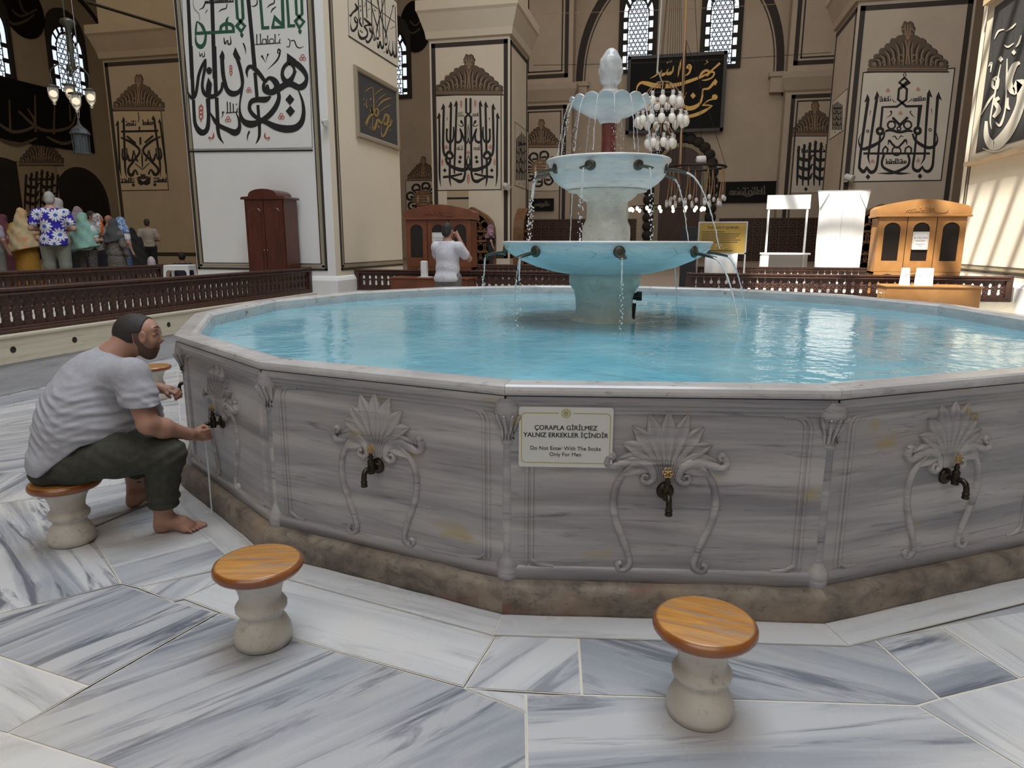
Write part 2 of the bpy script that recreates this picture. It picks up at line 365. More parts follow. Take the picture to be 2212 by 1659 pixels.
# four nearer pillars
P1 = (-9.35, -6.3, 12.2, 15.6)
def near_pillar(name, s0, s1, t0, t1):
    mb = MB(); mb.box(s0, s1, t0, t1, 0, 20, 0); mb.mi[3] = mb.mi[5] = 4
    zt, zb = 19, .93
    def strip(a, b, face, z0_, z1_, mi):
        e = .012
        if face == 'f': mb.box(a, b, t0-e, t0, z0_, z1_, mi)
        elif face == 'r': mb.box(s1, s1+e, a, b, z0_, z1_, mi)
        else: mb.box(s0-e, s0, a, b, z0_, z1_, mi)
    for f, a, b, dl, dr in (('f', s0, s1, .02, .17), ('r', t0, t1, .22, None), ('l', t0, t1, None, .22)):
        for o_, w_, mi in ((0, .05, 1), (.06, .05, 2), (.12, .018, 1)):
            if dl is not None: strip(a+dl+o_, a+dl+o_+w_, f, zb+.10+o_, zt, mi)
            if dr is not None: strip(b-dr-o_-w_, b-dr-o_, f, zb+.10+o_, zt, mi)
            strip(a+(dl or 0)+(o_ if dl is not None else 0), b-(dr or 0)-(o_ if dr is not None else 0), f, zb+.10+o_, zb+.10+o_+w_*.8, mi)
    rings = [[(s0-d, t0-d, z), (s1+d, t0-d, z), (s1+d, t1+d, z), (s0-d, t1+d, z)] for d, z in ((.06, .0), (.06, .84), (.03, .90), (0, .93))]
    mb.loft(rings, 3, True, False)
    return struct(mb, name, [m_white, m_band, m_bandl, m_white, m_cream])
near_pillar('pillar_1', *P1)
P2 = (5.62, 8.7, 12.2, 16.05); near_pillar('pillar_2', *P2)
P3 = (-9.65, -6.42, 27.3, 30.6); P4 = (5.72, 9.3, 27.3, 30.6); P5 = (-24.75, -20.4, 27.3, 30.6)
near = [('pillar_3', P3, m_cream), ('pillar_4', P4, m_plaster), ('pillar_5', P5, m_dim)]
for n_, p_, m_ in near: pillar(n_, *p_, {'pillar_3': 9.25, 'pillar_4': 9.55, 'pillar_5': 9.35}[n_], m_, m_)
# ================================================================ pool
WZ = .895
basin = thing('fountain_basin', CB, 'sixteen-sided grey marble ablution basin full of turquoise water', 'fountain basin', rz=0)
side = 2*RB*math.sin(PI/NB); apo = RB*math.cos(PI/NB)
def strokep(mb, pts, w, h, y0=0, mi=0, n=14):
    """raised half-round ribbon on the plane y=y0 facing -y: pts (u, z), w half widths"""
    P = smooth(pts, n); m = len(P)
    ws = np.interp(np.linspace(0, 1, m), np.linspace(0, 1, len(w)), w) if hasattr(w, '__len__') else [w]*m
    rings = []
    for i in range(m):
        a = P[max(i-1, 0)]; b = P[min(i+1, m-1)]; dx, dz = b[0]-a[0], b[1]-a[1]; l = math.hypot(dx, dz) or 1
        nx, nz = -dz/l, dx/l
        rings.append([(P[i][0]+nx*ws[i]*q, y0-h*k, P[i][1]+nz*ws[i]*q) for q, k in ((-1, 0), (-.8, .75), (0, 1), (.8, .75), (1, 0))])
    mb.loft(rings, mi, False, False, True)
    mb.add(rings[0], [(0, 1, 2, 3, 4)], mi); mb.add(rings[-1], [(4, 3, 2, 1, 0)], mi)
def smooth(pts, n=8):
    """Catmull-Rom through pts"""
    if len(pts) < 3 or n < 2: return [tuple(p) for p in pts]
    P = [pts[0]]+list(pts)+[pts[-1]]; out = []
    for i in range(1, len(P)-2):
        p0, p1, p2, p3 = P[i-1:i+3]
        for k in range(n):
            t = k/n
            out.append(tuple(.5*(2*b+(c-a)*t+(2*a-5*b+4*c-d)*t*t+(3*b-a-3*c+d)*t**3) for a, b, c, d in zip(p0, p1, p2, p3)))
    out.append(tuple(pts[-1])); return out
def relief_mesh():
    mb = MB()
    # palmette: leaves fanning out of the shell, each with a sunk middle
    fan = [(0, .31), (19, .31), (-19, .31), (38, .295), (-38, .295), (57, .275), (-57, .275), (75, .265), (-75, .265), (92, .235), (-92, .235)]
    base = (0, .60)
    for a, L in fan:
        A = math.radians(a)
        tip = (math.sin(A)*L*.80, base[1]+math.cos(A)*L*.9+.02)
        c0 = (math.sin(A)*.015, base[1]+.01); c1 = (math.sin(A)*L*.30, base[1]+.105+.055*math.cos(A))
        rings = []; nn = 12
        for i in range(nn+1):
            q = i/nn
            x = (1-q)**2*c0[0]+2*q*(1-q)*c1[0]+q*q*tip[0]; z = (1-q)**2*c0[1]+2*q*(1-q)*c1[1]+q*q*tip[1]
            dx = 2*(1-q)*(c1[0]-c0[0])+2*q*(tip[0]-c1[0]); dz = 2*(1-q)*(c1[1]-c0[1])+2*q*(tip[1]-c1[1]); l = math.hypot(dx, dz)
            nx, nz = -dz/l, dx/l
            w = .008+.027*math.sin(min(1, q/.72)*PI/2)**1.6 if q < .72 else .035*(1-(q-.72)/.28)+.001
            h = .014+.016*q if q < .85 else .0276*(1-(q-.85)/.15*.6)
            rings.append([(x+nx*w*u, -h*k, z+nz*w*u) for u, k in ((-1.1, 0), (-.85, .9), (-.4, .72), (0, .42), (.4, .72), (.85, .9), (1.1, 0))])
        mb.loft(rings, 0, False, False, True)
    for sgn in (-1, 1):
        # curling shoulder and volute
        strokep(mb, [(sgn*x, z) for x, z in [(.235, .70), (.245, .672), (.222, .655), (.18, .668), (.13, .682), (.085, .668), (.058, .64), (.05, .605), (.072, .585), (.096, .597), (.092, .622), (.076, .618)]],
                [.016, .016, .016, .02, .024, .024, .02, .016, .013, .011, .009, .007], .024)
        strokep(mb, [(sgn*x, z) for x, z in [(.238, .70), (.226, .712), (.214, .700), (.224, .688)]], [.014, .012, .010, .009], .02)
        # long S band down to the floor scroll
        strokep(mb, [(sgn*x, z) for x, z in [(.105, .645), (.16, .632), (.198, .58), (.212, .50), (.200, .42), (.170, .34), (.145, .27), (.135, .225), (.148, .195), (.178, .190), (.186, .215), (.168, .225)]],
                [.007, .013, .0155, .016, .016, .0155, .0145, .013, .013, .012, .011, .009], .015)
        strokep(mb, [(sgn*x, z) for x, z in [(.14, .20), (.152, .165), (.178, .140)]], [.014, .022, .036], .012)
    for k in range(-4, 5):
        strokep(mb, [(k*.012, .68), (k*.0088, .64), (k*.0072, .60)], [.0045, .004, .0035], .022, n=4)
    return mb
rel0 = None
TAPS = []
def tap_parts(parent):
    f = MB(); f.v = []; f.lathe([(.036, 0), (.036, .006), (.030, .012), (.018, .016), (.016, .02)], 20); f.v = [(x, -z, y) for x, y, z in f.v]
    o = f.obj('flange', m_brass, parent)
    b = MB(); b.tube([(0, 0, 0), (0, -.05, 0)], [.012, .012], 12); b.tube([(0, -.05, -.022), (0, -.05, .03)], [.016, .016], 14)
    b.tube(smooth([(0, -.05, -.002), (0, -.078, .004), (0, -.098, -.006), (0, -.105, -.03), (0, -.105, -.05)], 4), [.0125]*17, 12)
    for z, r in ((-.046, .0155), (-.056, .014), (-.064, .0155)): b.lathe([(r*.85, z-.005), (r, z-.003), (r, z+.003), (r*.85, z+.005)], 14, cy=-.105)
    b.lathe([(.0165, .03), (.0165, .036), (.010, .042), (.010, .052), (.0135, .055), (.009, .062), (.006, .075)], 14, cy=-.05); b.obj('spout', m_brass, parent)
    h = MB()
    h.sphere((0, -.05, .094), .007, 0, 8, 6)
    for k in range(6):
        a = 2*PI*k/6; h.tube([(.0135*math.cos(a)+.0075*math.cos(q), -.05+.003*math.sin(q), .094+.0135*math.sin(a)+.0075*math.sin(q)) for q in [2*PI*j/10 for j in range(11)]], .0026, 5)
    h.obj('tap_handle', m_handle, parent)
proto = {}
for k in range(NB):
    a = PHI+2*PI*(k+.5)/NB; mid = Vector((math.cos(a), math.sin(a), 0)); rz = a+PI/2
    def put(o, r=0.0, z=0.0): o.location = mid*(apo+r)+Vector((0, 0, z)); o.rotation_euler.z = rz
    if not proto:
        h = side/2
        mb = MB(); mb.box(-h+.001, h-.001, 0, .10, .10, .94)
        # sunk field border: top moulding, bottom moulding
        pr = [(0, .875), (.006, .878), (.006, .893), (.012, .897), (.012, .912), (.020, .918), (.024, .935), (.024, .95), (0, .952)]
        mb.loft([[(x, -d, z) for d, z in pr] for x in (-h, h)], 0, False, False, False)
        mb.loft([[(x, -d, z) for d, z in [(0, .20), (.010, .195), (.013, .18), (.013, .137), (0, .13)]] for x in (-h, h)], 0, False, False, True)
        for s_ in (-1, 1):
            for q in (.085, .108): strokep(mb, [(s_*(h-q), .21), (s_*(h-q), .5), (s_*(h-q), .80), (s_*(h-q-.004), .84), (s_*(h-q-.03), .872), (s_*(h-q-.09), .877)], .008, .007)
            strokep(mb, [(s_*(h-.105), .23), (s_*(h-.14), .205), (s_*(h-.20), .196)], .01, .008)
        proto['p'] = mb.obj('panel', m_marb, basin)
        rel0 = relief_mesh().obj('relief', m_marb, proto['p'])
        mb = MB()
        pr = [(.008, .952), (.024, .955), (.033, .966), (.035, .978), (.032, .992), (.022, 1.0), (-.07, 1.0), (-.10, .995), (-.115, .98), (-.118, .94), (-.118, .85), (-.08, .85)]
        def miter(d): return (apo+d)*math.tan(PI/NB)
        mb.loft([[(sg*(miter(d)-.0008), -d, z) for d, z in pr] for sg in (-1, 1)], 0, True, True, False)
        proto['r'] = mb.obj('rim', m_rim, basin)
        mb = MB()
        pr = [(-.05, .0), (.070, .0), (.074, .02), (.074, .10), (.066, .122), (.045, .136), (.01, .139), (-.05, .139)]
        nseg = 8; rings = []
        for i in range(nseg+1):
            q = -1+2*i/nseg
            rings.append([(q*miter(d), -d-(random.uniform(-.004, .004) if 0 < i < nseg and d > 0 else 0), z+(random.uniform(-.006, .004) if z > .05 and 0 < i < nseg else 0)) for d, z in pr])
        mb.loft(rings, 0, True, True, True); proto['b'] = mb.obj('plinth', m_plinth, basin)
        t_ = bpy.data.objects.new('tap', None); COL.objects.link(t_); t_.parent = basin; tap_parts(t_); proto['t'] = t_
        mb = MB()
        # corner colonnette with capital
        mb.lathe([(.050, .137), (.050, .20), (.036, .215), (.029, .235), (.025, .25), (.027, .45), (.025, .74), (.031, .745), (.031, .755), (.026, .76), (.030, .80), (.052, .85), (.060, .885), (.05, .94)], 18)
        for q in range(5):
            b_ = math.radians(-150+q*30)
            mb.tube([(.031*math.cos(b_), .031*math.sin(b_), .765), (.036*math.cos(b_), .036*math.sin(b_), .81), (.062*math.cos(b_), .062*math.sin(b_), .862), (.07*math.cos(b_), .07*math.sin(b_), .872)], [.006, .009, .009, .004], 6)
        proto['c'] = mb.obj('corner_colonnette', m_marb, basin)
        P, R_, B_, T_, C_ = (proto[x] for x in 'prbtc')
    else:
        P = copy_tree(proto['p']); R_ = proto['r'].copy(); B_ = proto['b'].copy(); T_ = copy_tree(proto['t']); C_ = proto['c'].copy()
        for x in (R_, B_, C_): COL.objects.link(x)
    for x in (P, R_): put(x)
    put(B_); put(T_, .004, .553)
    ac = PHI+2*PI*k/NB; C_.location = Vector((math.cos(ac), math.sin(ac), 0))*(RB-.022); C_.rotation_euler.z = ac+PI/2
    TAPS.append(T_)
# taps are turned a little differently
for k, dz in ((1, .32), (3, -.30), (0, .15)): TAPS[k].rotation_euler.z += 0
# lining and water
m_lining = M('turquoise lining', (.45, .62, .66), .5)
mb = MB()
ri = (apo-.10)/math.cos(PI/NB)
P_ = [(ri*math.cos(PHI+2*PI*k/NB), ri*math.sin(PHI+2*PI*k/NB)) for k in range(NB)]
mb.loft([[(x, y, z) for x, y in P_] for z in (.86, .35)], 0, True, False); mb.add([(x, y, .35) for x, y in P_], [tuple(range(NB))])
mb.obj('lining', m_lining, basin)
m_water = M('pool water', (.2, .48, .56), .02, spec=.5, IOR=1.33); g = G(m_water)
p = g.n('ShaderNodeTexCoord').outputs['Object']
rad = g.n('ShaderNodeVectorMath', {0: p}, operation='LENGTH').outputs['Value']
w1 = g.noise(g.coord((1.0, 1.0, 1)), 2.2, 3, .5, .6); w2 = g.noise(g.coord((1, 1, 1)), 7, 4, .55, .3); w3 = g.noise(g.coord((1, 1, 1)), 22, 3, .5, .2)
near_ = g.ramp(g.math('MULTIPLY', rad, .3), [(.15, bw(1)), (.75, bw(.12))])
hh = g.math('ADD', g.math('MULTIPLY', w1, .9), g.math('ADD', g.math('MULTIPLY', w2, .30), g.math('MULTIPLY', g.math('MULTIPLY', w3, .16), near_)))
g.bump(hh, .30, .05)
g.base(g.mix(g.ramp(g.noise(g.coord((1, 1, 1)), 1.2, 4), [(.35, bw(0)), (.65, bw(1))]), (.14, .41, .525), (.25, .53, .625)))
mb = MB(); mb.add([(x, y, 0) for x, y in P_], [tuple(range(NB))])
wo = mb.obj('pool_water', m_water); wo.location = CB+Vector((0, 0, WZ)); tag(wo, 'rippling turquoise water filling the marble basin', 'water', kind='stuff')
# ================================================================ tiered fountain
m_fm = marble('fountain marble', (.80, .81, .79), (.58, .63, .66), (.36, .43, .48), (1.3, 1.3, 11), .3, warm=(.66, .63, .52))
m_ped = marble('pedestal stone', (.70, .72, .66), (.55, .57, .52), (.27, .28, .25), (6, 6, 9), .45, warm=(.60, .55, .42))
m_porph = marble('red porphyry', (.22, .055, .04), (.15, .035, .03), (.09, .03, .03), (9, 9, 9), .35)
ft = thing('tiered_fountain', CB, 'three-tiered marble fountain with bronze spouts standing in the pool', 'fountain', rz=0)
mb = MB(); mb.lathe([(.285, .87), (.285, .905), (.262, .912), (.250, .93), (.247, 1.02), (.252, 1.10), (.268, 1.16), (.300, 1.20), (.310, 1.225), (.310, 1.285), (.30, 1.30)], 48); mb.obj('pedestal', m_ped, ft)
def bowl(name, prof, parent=ft, seg=64, wob=None, m=None): return MB().lathe(prof, seg, wob=wob).obj(name, m or m_fm, parent)
low = bowl('lower_bowl', [(.05, 1.30), (.34, 1.302), (.42, 1.315), (.60, 1.362), (.74, 1.42), (.83, 1.475), (.868, 1.515), (.875, 1.54), (.885, 1.552), (.893, 1.563), (.888, 1.575), (.86, 1.578), (.80, 1.55), (.70, 1.49), (.45, 1.44), (.05, 1.43)])
mb = MB(); mb.lathe([(.20, 1.42), (.205, 1.60), (.205, 1.66), (.202, 1.70), (.185, 1.735), (.170, 1.77), (.168, 1.83), (.170, 1.885), (.176, 1.895), (.176, 1.905), (.20, 1.915), (.235, 1.945), (.26, 1.975), (.33, 1.985), (.335, 2.0), (.30, 2.01)], 48); mb.obj('middle_pedestal', m_ped, ft)
def flute(a, z): return 1+(.012*math.cos(28*a) if 2.01 < z < 2.15 else 0)
zmid = lambda P: [(r, z-.03-.025*min(1, max(0, (z-2.04)/.2))) for r, z in P]
mid_b = bowl('middle_bowl', zmid([(.05, 2.03), (.335, 2.033), (.36, 2.045), (.41, 2.08), (.455, 2.13), (.485, 2.19), (.497, 2.245), (.505, 2.268), (.520, 2.278), (.522, 2.292), (.512, 2.302), (.48, 2.30), (.42, 2.22), (.20, 2.16), (.05, 2.15)]), wob=flute, seg=112)
mb = MB(); mb.lathe([(.085, 2.09), (.085, 2.24), (.064, 2.27), (.060, 2.40), (.064, 2.53), (.075, 2.555)], 32); mb.obj('porphyry_column', m_porph, ft)
def scal(a, z): return 1+(.035*abs(math.cos(8*a)) if z > 2.64 else (.02*abs(math.cos(8*a)) if z > 2.59 else 0))
mb = MB(); pr = [(.06, 2.53), (.085, 2.545), (.10, 2.575), (.17, 2.595), (.24, 2.635), (.29, 2.665), (.322, 2.69), (.328, 2.703), (.312, 2.708), (.285, 2.69), (.20, 2.65), (.05, 2.63)]
rings = []
for i, (r, z) in enumerate(pr):
    rr = []
    for k in range(128):
        a = 2*PI*k/128; lift = .03*abs(math.cos(8*a))**.7 if i in (6, 7, 8, 9) else 0
        q = r*scal(a, z); rr.append((q*math.cos(a), q*math.sin(a), z+lift))
    rings.append(rr)
mb.loft(rings, 0, True, True, True); top_b = mb.obj('top_bowl', m_fm, ft)
m_fin = marble('wet white marble', (.66, .67, .67), (.50, .52, .53), (.36, .37, .38), (6, 6, 6), .12)
def petal(a, z): return 1+(.11*abs(math.sin(4*a+z*26))*abs(math.sin(z*40)) if z > 2.84 else .02*math.cos(12*a))
mb = MB(); mb.lathe([(.11, 2.64), (.098, 2.72), (.095, 2.765), (.10, 2.775), (.082, 2.79), (.058, 2.812), (.054, 2.83), (.068, 2.848), (.080, 2.865), (.088, 2.885), (.092, 2.905), (.094, 2.93), (.093, 2.955), (.092, 2.98), (.088, 3.005), (.082, 3.03), (.073, 3.05), (.062, 3.07), (.052, 3.085), (.04, 3.10), (.018, 3.118), (.003, 3.122)], 48, wob=petal); mb.obj('pine_cone_finial', m_fin, ft)
# shallow carved frames round the lower bowl
pr_ = [(.74, 1.42), (.83, 1.475), (.868, 1.515), (.875, 1.54)]
for k in range(8):
    mb = MB(); a0 = -PI/2+math.radians(12)+2*PI*(k+.5)/8
    P = []
    for da, z in ((-.20, 1.48), (-.13, 1.52), (.13, 1.52), (.20, 1.48), (.13, 1.443), (-.13, 1.443), (-.20, 1.48), (-.13, 1.52)):
        r = np.interp(z, [q[1] for q in pr_], [q[0] for q in pr_]); P.append((r*math.cos(a0+da), r*math.sin(a0+da), z))
    mb.tube(P, .006, 6)
    for s in (-1, 1): mb.tube([(np.interp(z, [q[1] for q in pr_], [q[0] for q in pr_])*math.cos(a0+s*da), np.interp(z, [q[1] for q in pr_], [q[0] for q in pr_])*math.sin(a0+s*da), z) for da, z in ((.20, 1.48), (.27, 1.49), (.32, 1.53))], .005, 6)
    mb.obj('carved_ribbon', m_fm, low)
# spouts and streams
m_jet = M('falling water', (.92, .96, .98), .06, spec=.6, Transmission_Weight=.25, IOR=1.33)
def spout(parent, r, ang, z, drop, reach, name='spout', broken=False, jet=True):
    d = Vector((math.cos(ang), math.sin(ang), 0)); e = Vector((-d.y, d.x, 0))
    mb = MB(); f = MB().lathe([(.045, -.01), (.045, .006), (.034, .014), (.02, .016)], 18)
    mb.add([d*(r+q[2])+e*q[0]+Vector((0, 0, z+q[1])) for q in f.v], f.f, 0, True)
    rings = []
    for q, w, h in ((0, .026, .026), (.06, .028, .024), (.12, .031, .022), (.175, .034, .018)):
        c = d*(r+q)+Vector((0, 0, z-.035*(q/.175)**1.5))
        rings.append([c+e*(w*math.cos(b))+Vector((0, 0, h*math.sin(b))) for b in [PI+PI*j/10 for j in range(11)]]+[c+e*(w*.82*math.cos(b))+Vector((0, 0, h*.8*math.sin(b))) for b in [2*PI-PI*j/10 for j in range(11)]])
    mb.loft(rings, 0, True, True, True); mb.obj('spout', m_bronze, parent)
    if jet: stream(parent, d*(r+.165)+Vector((0, 0, z-.045)), d*reach, drop, .0085, broken)
def stream(parent, p, v, drop, rad, broken=False, thin=.5):
    """water falling on a ballistic curve from p, leaving with v (metres travelled over the fall)"""
    mb = MB(); n = 40; P = []
    rr = []
    rnd = random.Random(int(p.x*1e4)+int(p.y*7e3))
    for i in range(n+1):
        q = i/n
        P.append(p+v*q+Vector((rnd.uniform(-1, 1)*.004*q, rnd.uniform(-1, 1)*.004*q, -drop*q*q*.92-drop*.08*q)))
        rr.append(rad*(1-(1-thin)*q)*rnd.uniform(.7, 1.25))
    cut = int(n*(.55 if broken else 1.0))
    mb.tube(P[:cut+1], rr[:cut+1], 6)
    for i in range(cut, n):
        for _ in range(2):
            c = P[i]+Vector((rnd.uniform(-1, 1)*.018, rnd.uniform(-1, 1)*.018, rnd.uniform(-1, 1)*.02)); mb.sphere(c, rad*rnd.uniform(.35, .8), 0, 6, 4, (1, 1, 1.5))
    for _ in range(6):
        c = P[-1]+Vector((rnd.uniform(-1, 1)*.05, rnd.uniform(-1, 1)*.05, rnd.uniform(0, 1)*.03)); mb.sphere(c, rad*.45, 0, 5, 4)
    return tag(mb.obj('water_stream', m_jet, parent), kind='stuff')
for k in range(8): spout(low, .872, -PI/2+math.radians(12)+2*PI*k/8, 1.497, .55, (.02, .26, .22, .12, .12, .10, .03, .02)[k], broken=k in (0, 6, 7))
for k in range(8): spout(mid_b, .487, -PI/2+math.radians(34)+2*PI*k/8, 2.163, .60, (.07, .30, .2, .06, .06, .06, .08, .06)[k], broken=k in (0, 6, 7, 5))
for k in range(16):
    a = PI/16+2*PI*k/16; d = Vector((math.cos(a), math.sin(a), 0)); stream(top_b, d*.324+Vector((0, 0, 2.70)), d*.10, .42, .0048, k % 3 == 0, .8)
mb = MB(); mb.tube([(.24, 0, 1.11), (.32, .0, 1.11)], [.03, .03], 12); mb.tube([(.30, 0, 1.075), (.30, 0, 1.15)], .026, 10); mb.tube([(.26, .0, 1.05), (.25, 0, .9)], .02, 8); mb.obj('pump_valve', m_iron, ft)
# ================================================================ stools
m_seat = wood('varnished seat wood', (.56, .27, .055), (.34, .135, .025), .3, (3, 26, 3), .5)
g = G(m_seat); sc_ = g.ramp(g.noise(g.coord((2.5, 30, 1)), 2.2, 5, .7), [(.54, bw(0)), (.60, bw(.75))])
old = g.b.inputs['Base Color'].links[0].from_socket; g.base(g.mix(sc_, old, (.25, .22, .20)))
m_seatrim = wood('seat edge wood', (.27, .09, .022), (.17, .05, .012), .25, (4, 4, 4), .6)
m_stone = marble('stool stone', (.62, .58, .51), (.50, .47, .41), (.27, .23, .17), (5, 5, 5), .4, warm=(.38, .30, .20))
st = thing('stool', (0, 0, 0), 'x', 'stool', 'marble stools round the basin', rz=0)
mb = MB(); mb.lathe([(.09, 0), (.108, .005), (.113, .03), (.108, .06), (.095, .09), (.080, .113), (.077, .124), (.086, .134), (.098, .148), (.099, .164), (.088, .180), (.080, .190), (.081, .215), (.091, .25), (.109, .285), (.126, .303), (.131, .312), (.10, .316)], 40); mb.obj('stone_pedestal', m_stone, st)
mb = MB(); mb.lathe([(.12, .311), (.150, .306), (.163, .308), (.170, .318), (.170, .330), (.166, .339), (.157, .344)], 48); sr = mb.obj('seat_edge', m_seatrim, st)
mb = MB(); mb.lathe([(.158, .3405), (.1595, .3435), (.150, .3455), (.001, .3457)], 48); mb.obj('seat', m_seat, st)
spots = [((557, 1211), 'marble stool with orange wooden seat in the foreground left of the sign', 0.3), ((1523, 1338), 'marble stool with orange wooden seat directly under the middle tap', -.2),
         ((139, 1036), 'marble stool with wooden seat that the man is sitting on', .8), ((330, 790), 'marble stool half hidden behind the seated man', .1)]
STOOL = []
for i, ((x, y), lab, rz) in enumerate(spots):
    o = st if i == 0 else copy_tree(st)
    o.location = atz(x, y, .345); o.location.z = 0; o.rotation_euler.z = rz; o['label'] = lab; STOOL.append(o)
# ================================================================ painted panels and lettering
class Face:
    """a flat painted face; lettering is surveyed from an enlarged photograph (x0, y0, scale) onto the face's own plane"""
    def __init__(f, ax, c, x0, y0, sc): f.ax, f.c, f.x0, f.y0, f.sc = ax, c, x0, y0, sc; f.k = 0
    def pt(f, X, Y):
        p = (att if f.ax == 't' else ats)(f.x0+X/f.sc, f.y0+Y/f.sc, f.c); q = ST(p)
        return (q.x, q.z) if f.ax == 't' else (q.y, q.z)
    def out(f, a, b, d): return (a, f.c-d, b) if f.ax == 't' else (f.c+d*f.sgn, a, b)
    sgn = 1
    def depth(f): f.k += 1; return .006+.00006*(f.k % 400)
    def poly(f, mb, pts, mi=0):
        d = f.depth(); P = [f.out(*f.pt(*p), d) for p in pts]
        mb.add(P, [tuple(range(len(P)))], mi)
    def stroke(f, mb, pts, mi=0, lin=False, w=None, n=5):
        if w is not None: pts = [(x, y, w) for x, y in pts]
        P = pts if lin else smooth(pts, n)
        d = f.depth(); L = []; R = []
        m = len(P)
        for i in range(m):
            a, b = P[max(i-1, 0)], P[min(i+1, m-1)]
            dx, dy = b[0]-a[0], b[1]-a[1]; l = math.hypot(dx, dy) or 1; nx, ny = -dy/l, dx/l; h = max(P[i][2], 2)/2
            if lin and 0 < i < m-1:
                e1 = (P[i][0]-P[i-1][0], P[i][1]-P[i-1][1]); l1 = math.hypot(*e1) or 1
                h /= max(.45, abs((-e1[1]/l1)*nx+(e1[0]/l1)*ny))
            L.append(f.out(*f.pt(P[i][0]+nx*h, P[i][1]+ny*h), d)); R.append(f.out(*f.pt(P[i][0]-nx*h, P[i][1]-ny*h), d))
        mb.add(L+R, [(i, i+1, m+i+1, m+i) for i in range(m-1)], mi)
    def ring(f, mb, x, y, r, w, mi=0, ry=None):
        ry = ry or r
        f.stroke(mb, [(x+r*math.cos(a), y+ry*math.sin(a), w) for a in [2*PI*k/16 for k in range(17)]], mi, True)
    def red(f, mb, x, y, r, mi=2, kind=0):
        if kind == 0:
            for dx, dy in ((0, -.55), (-.5, .35), (.5, .35)): f.ring(mb, x+dx*r, y+dy*r, r*.5, r*.22, mi)
        else:
            for q in (-.8, -.2, .4): f.ring(mb, x, y+q*r, r*.28, r*.14, mi, r*.38)
            f.stroke(mb, [(x, y-r*1.5, 2), (x, y-r, r*.3)], mi, True); f.stroke(mb, [(x, y+r*.7, r*.3), (x, y+r*1.3, 2)], mi, True)
    def dia(f, mb, x, y, r, mi=0, q=1.15): f.poly(mb, [(x, y-r*q), (x+r, y), (x, y+r*q), (x-r, y)], mi)
    def kufic(f, mb, x0, y0, x1, y1, h, w, seed=1, mi=0):
        """a line of small angular letters"""
        rnd = random.Random(seed); n = max(4, int(abs(x1-x0)/(h*.27))); f.stroke(mb, [(x0, y0, w), (x1, y1, w)], mi, True)
        for i in range(n):
            q = (i+.5)/n; x = x0+(x1-x0)*q; y = y0+(y1-y0)*q; c = rnd.random()
            if c < .4: f.stroke(mb, [(x, y, w), (x-w*.3, y-h*rnd.uniform(.7, 1), w*1.2)], mi, True)
            elif c < .7: f.stroke(mb, [(x-h*.2, y, w), (x-h*.12, y-h*.4, w), (x+h*.15, y-h*.4, w), (x+h*.2, y, w)], mi, True)
            elif c < .85: f.ring(mb, x, y-h*.2, h*.2, w*.8, mi)
            else: f.stroke(mb, [(x, y, w), (x+h*.1, y-h*.35, w)], mi, True); f.dia(mb, x, y-h*.7, w*.8, mi)
def deco(name, label, cat, group=None):
    return thing(name, (0, 0, 0), label, cat, group)
MAT3 = [m_ink, m_green, m_red]
m_crest = M('painted crest brown', (.12, .083, .055), .7); m_crestd = M('painted crest dark', (.022, .016, .012), .7)
m_crest2 = M('painted crest light', (.30, .205, .125), .7); m_rose = M('painted rosette brown', (.30, .18, .10), .7); MAT3.append(m_rose)
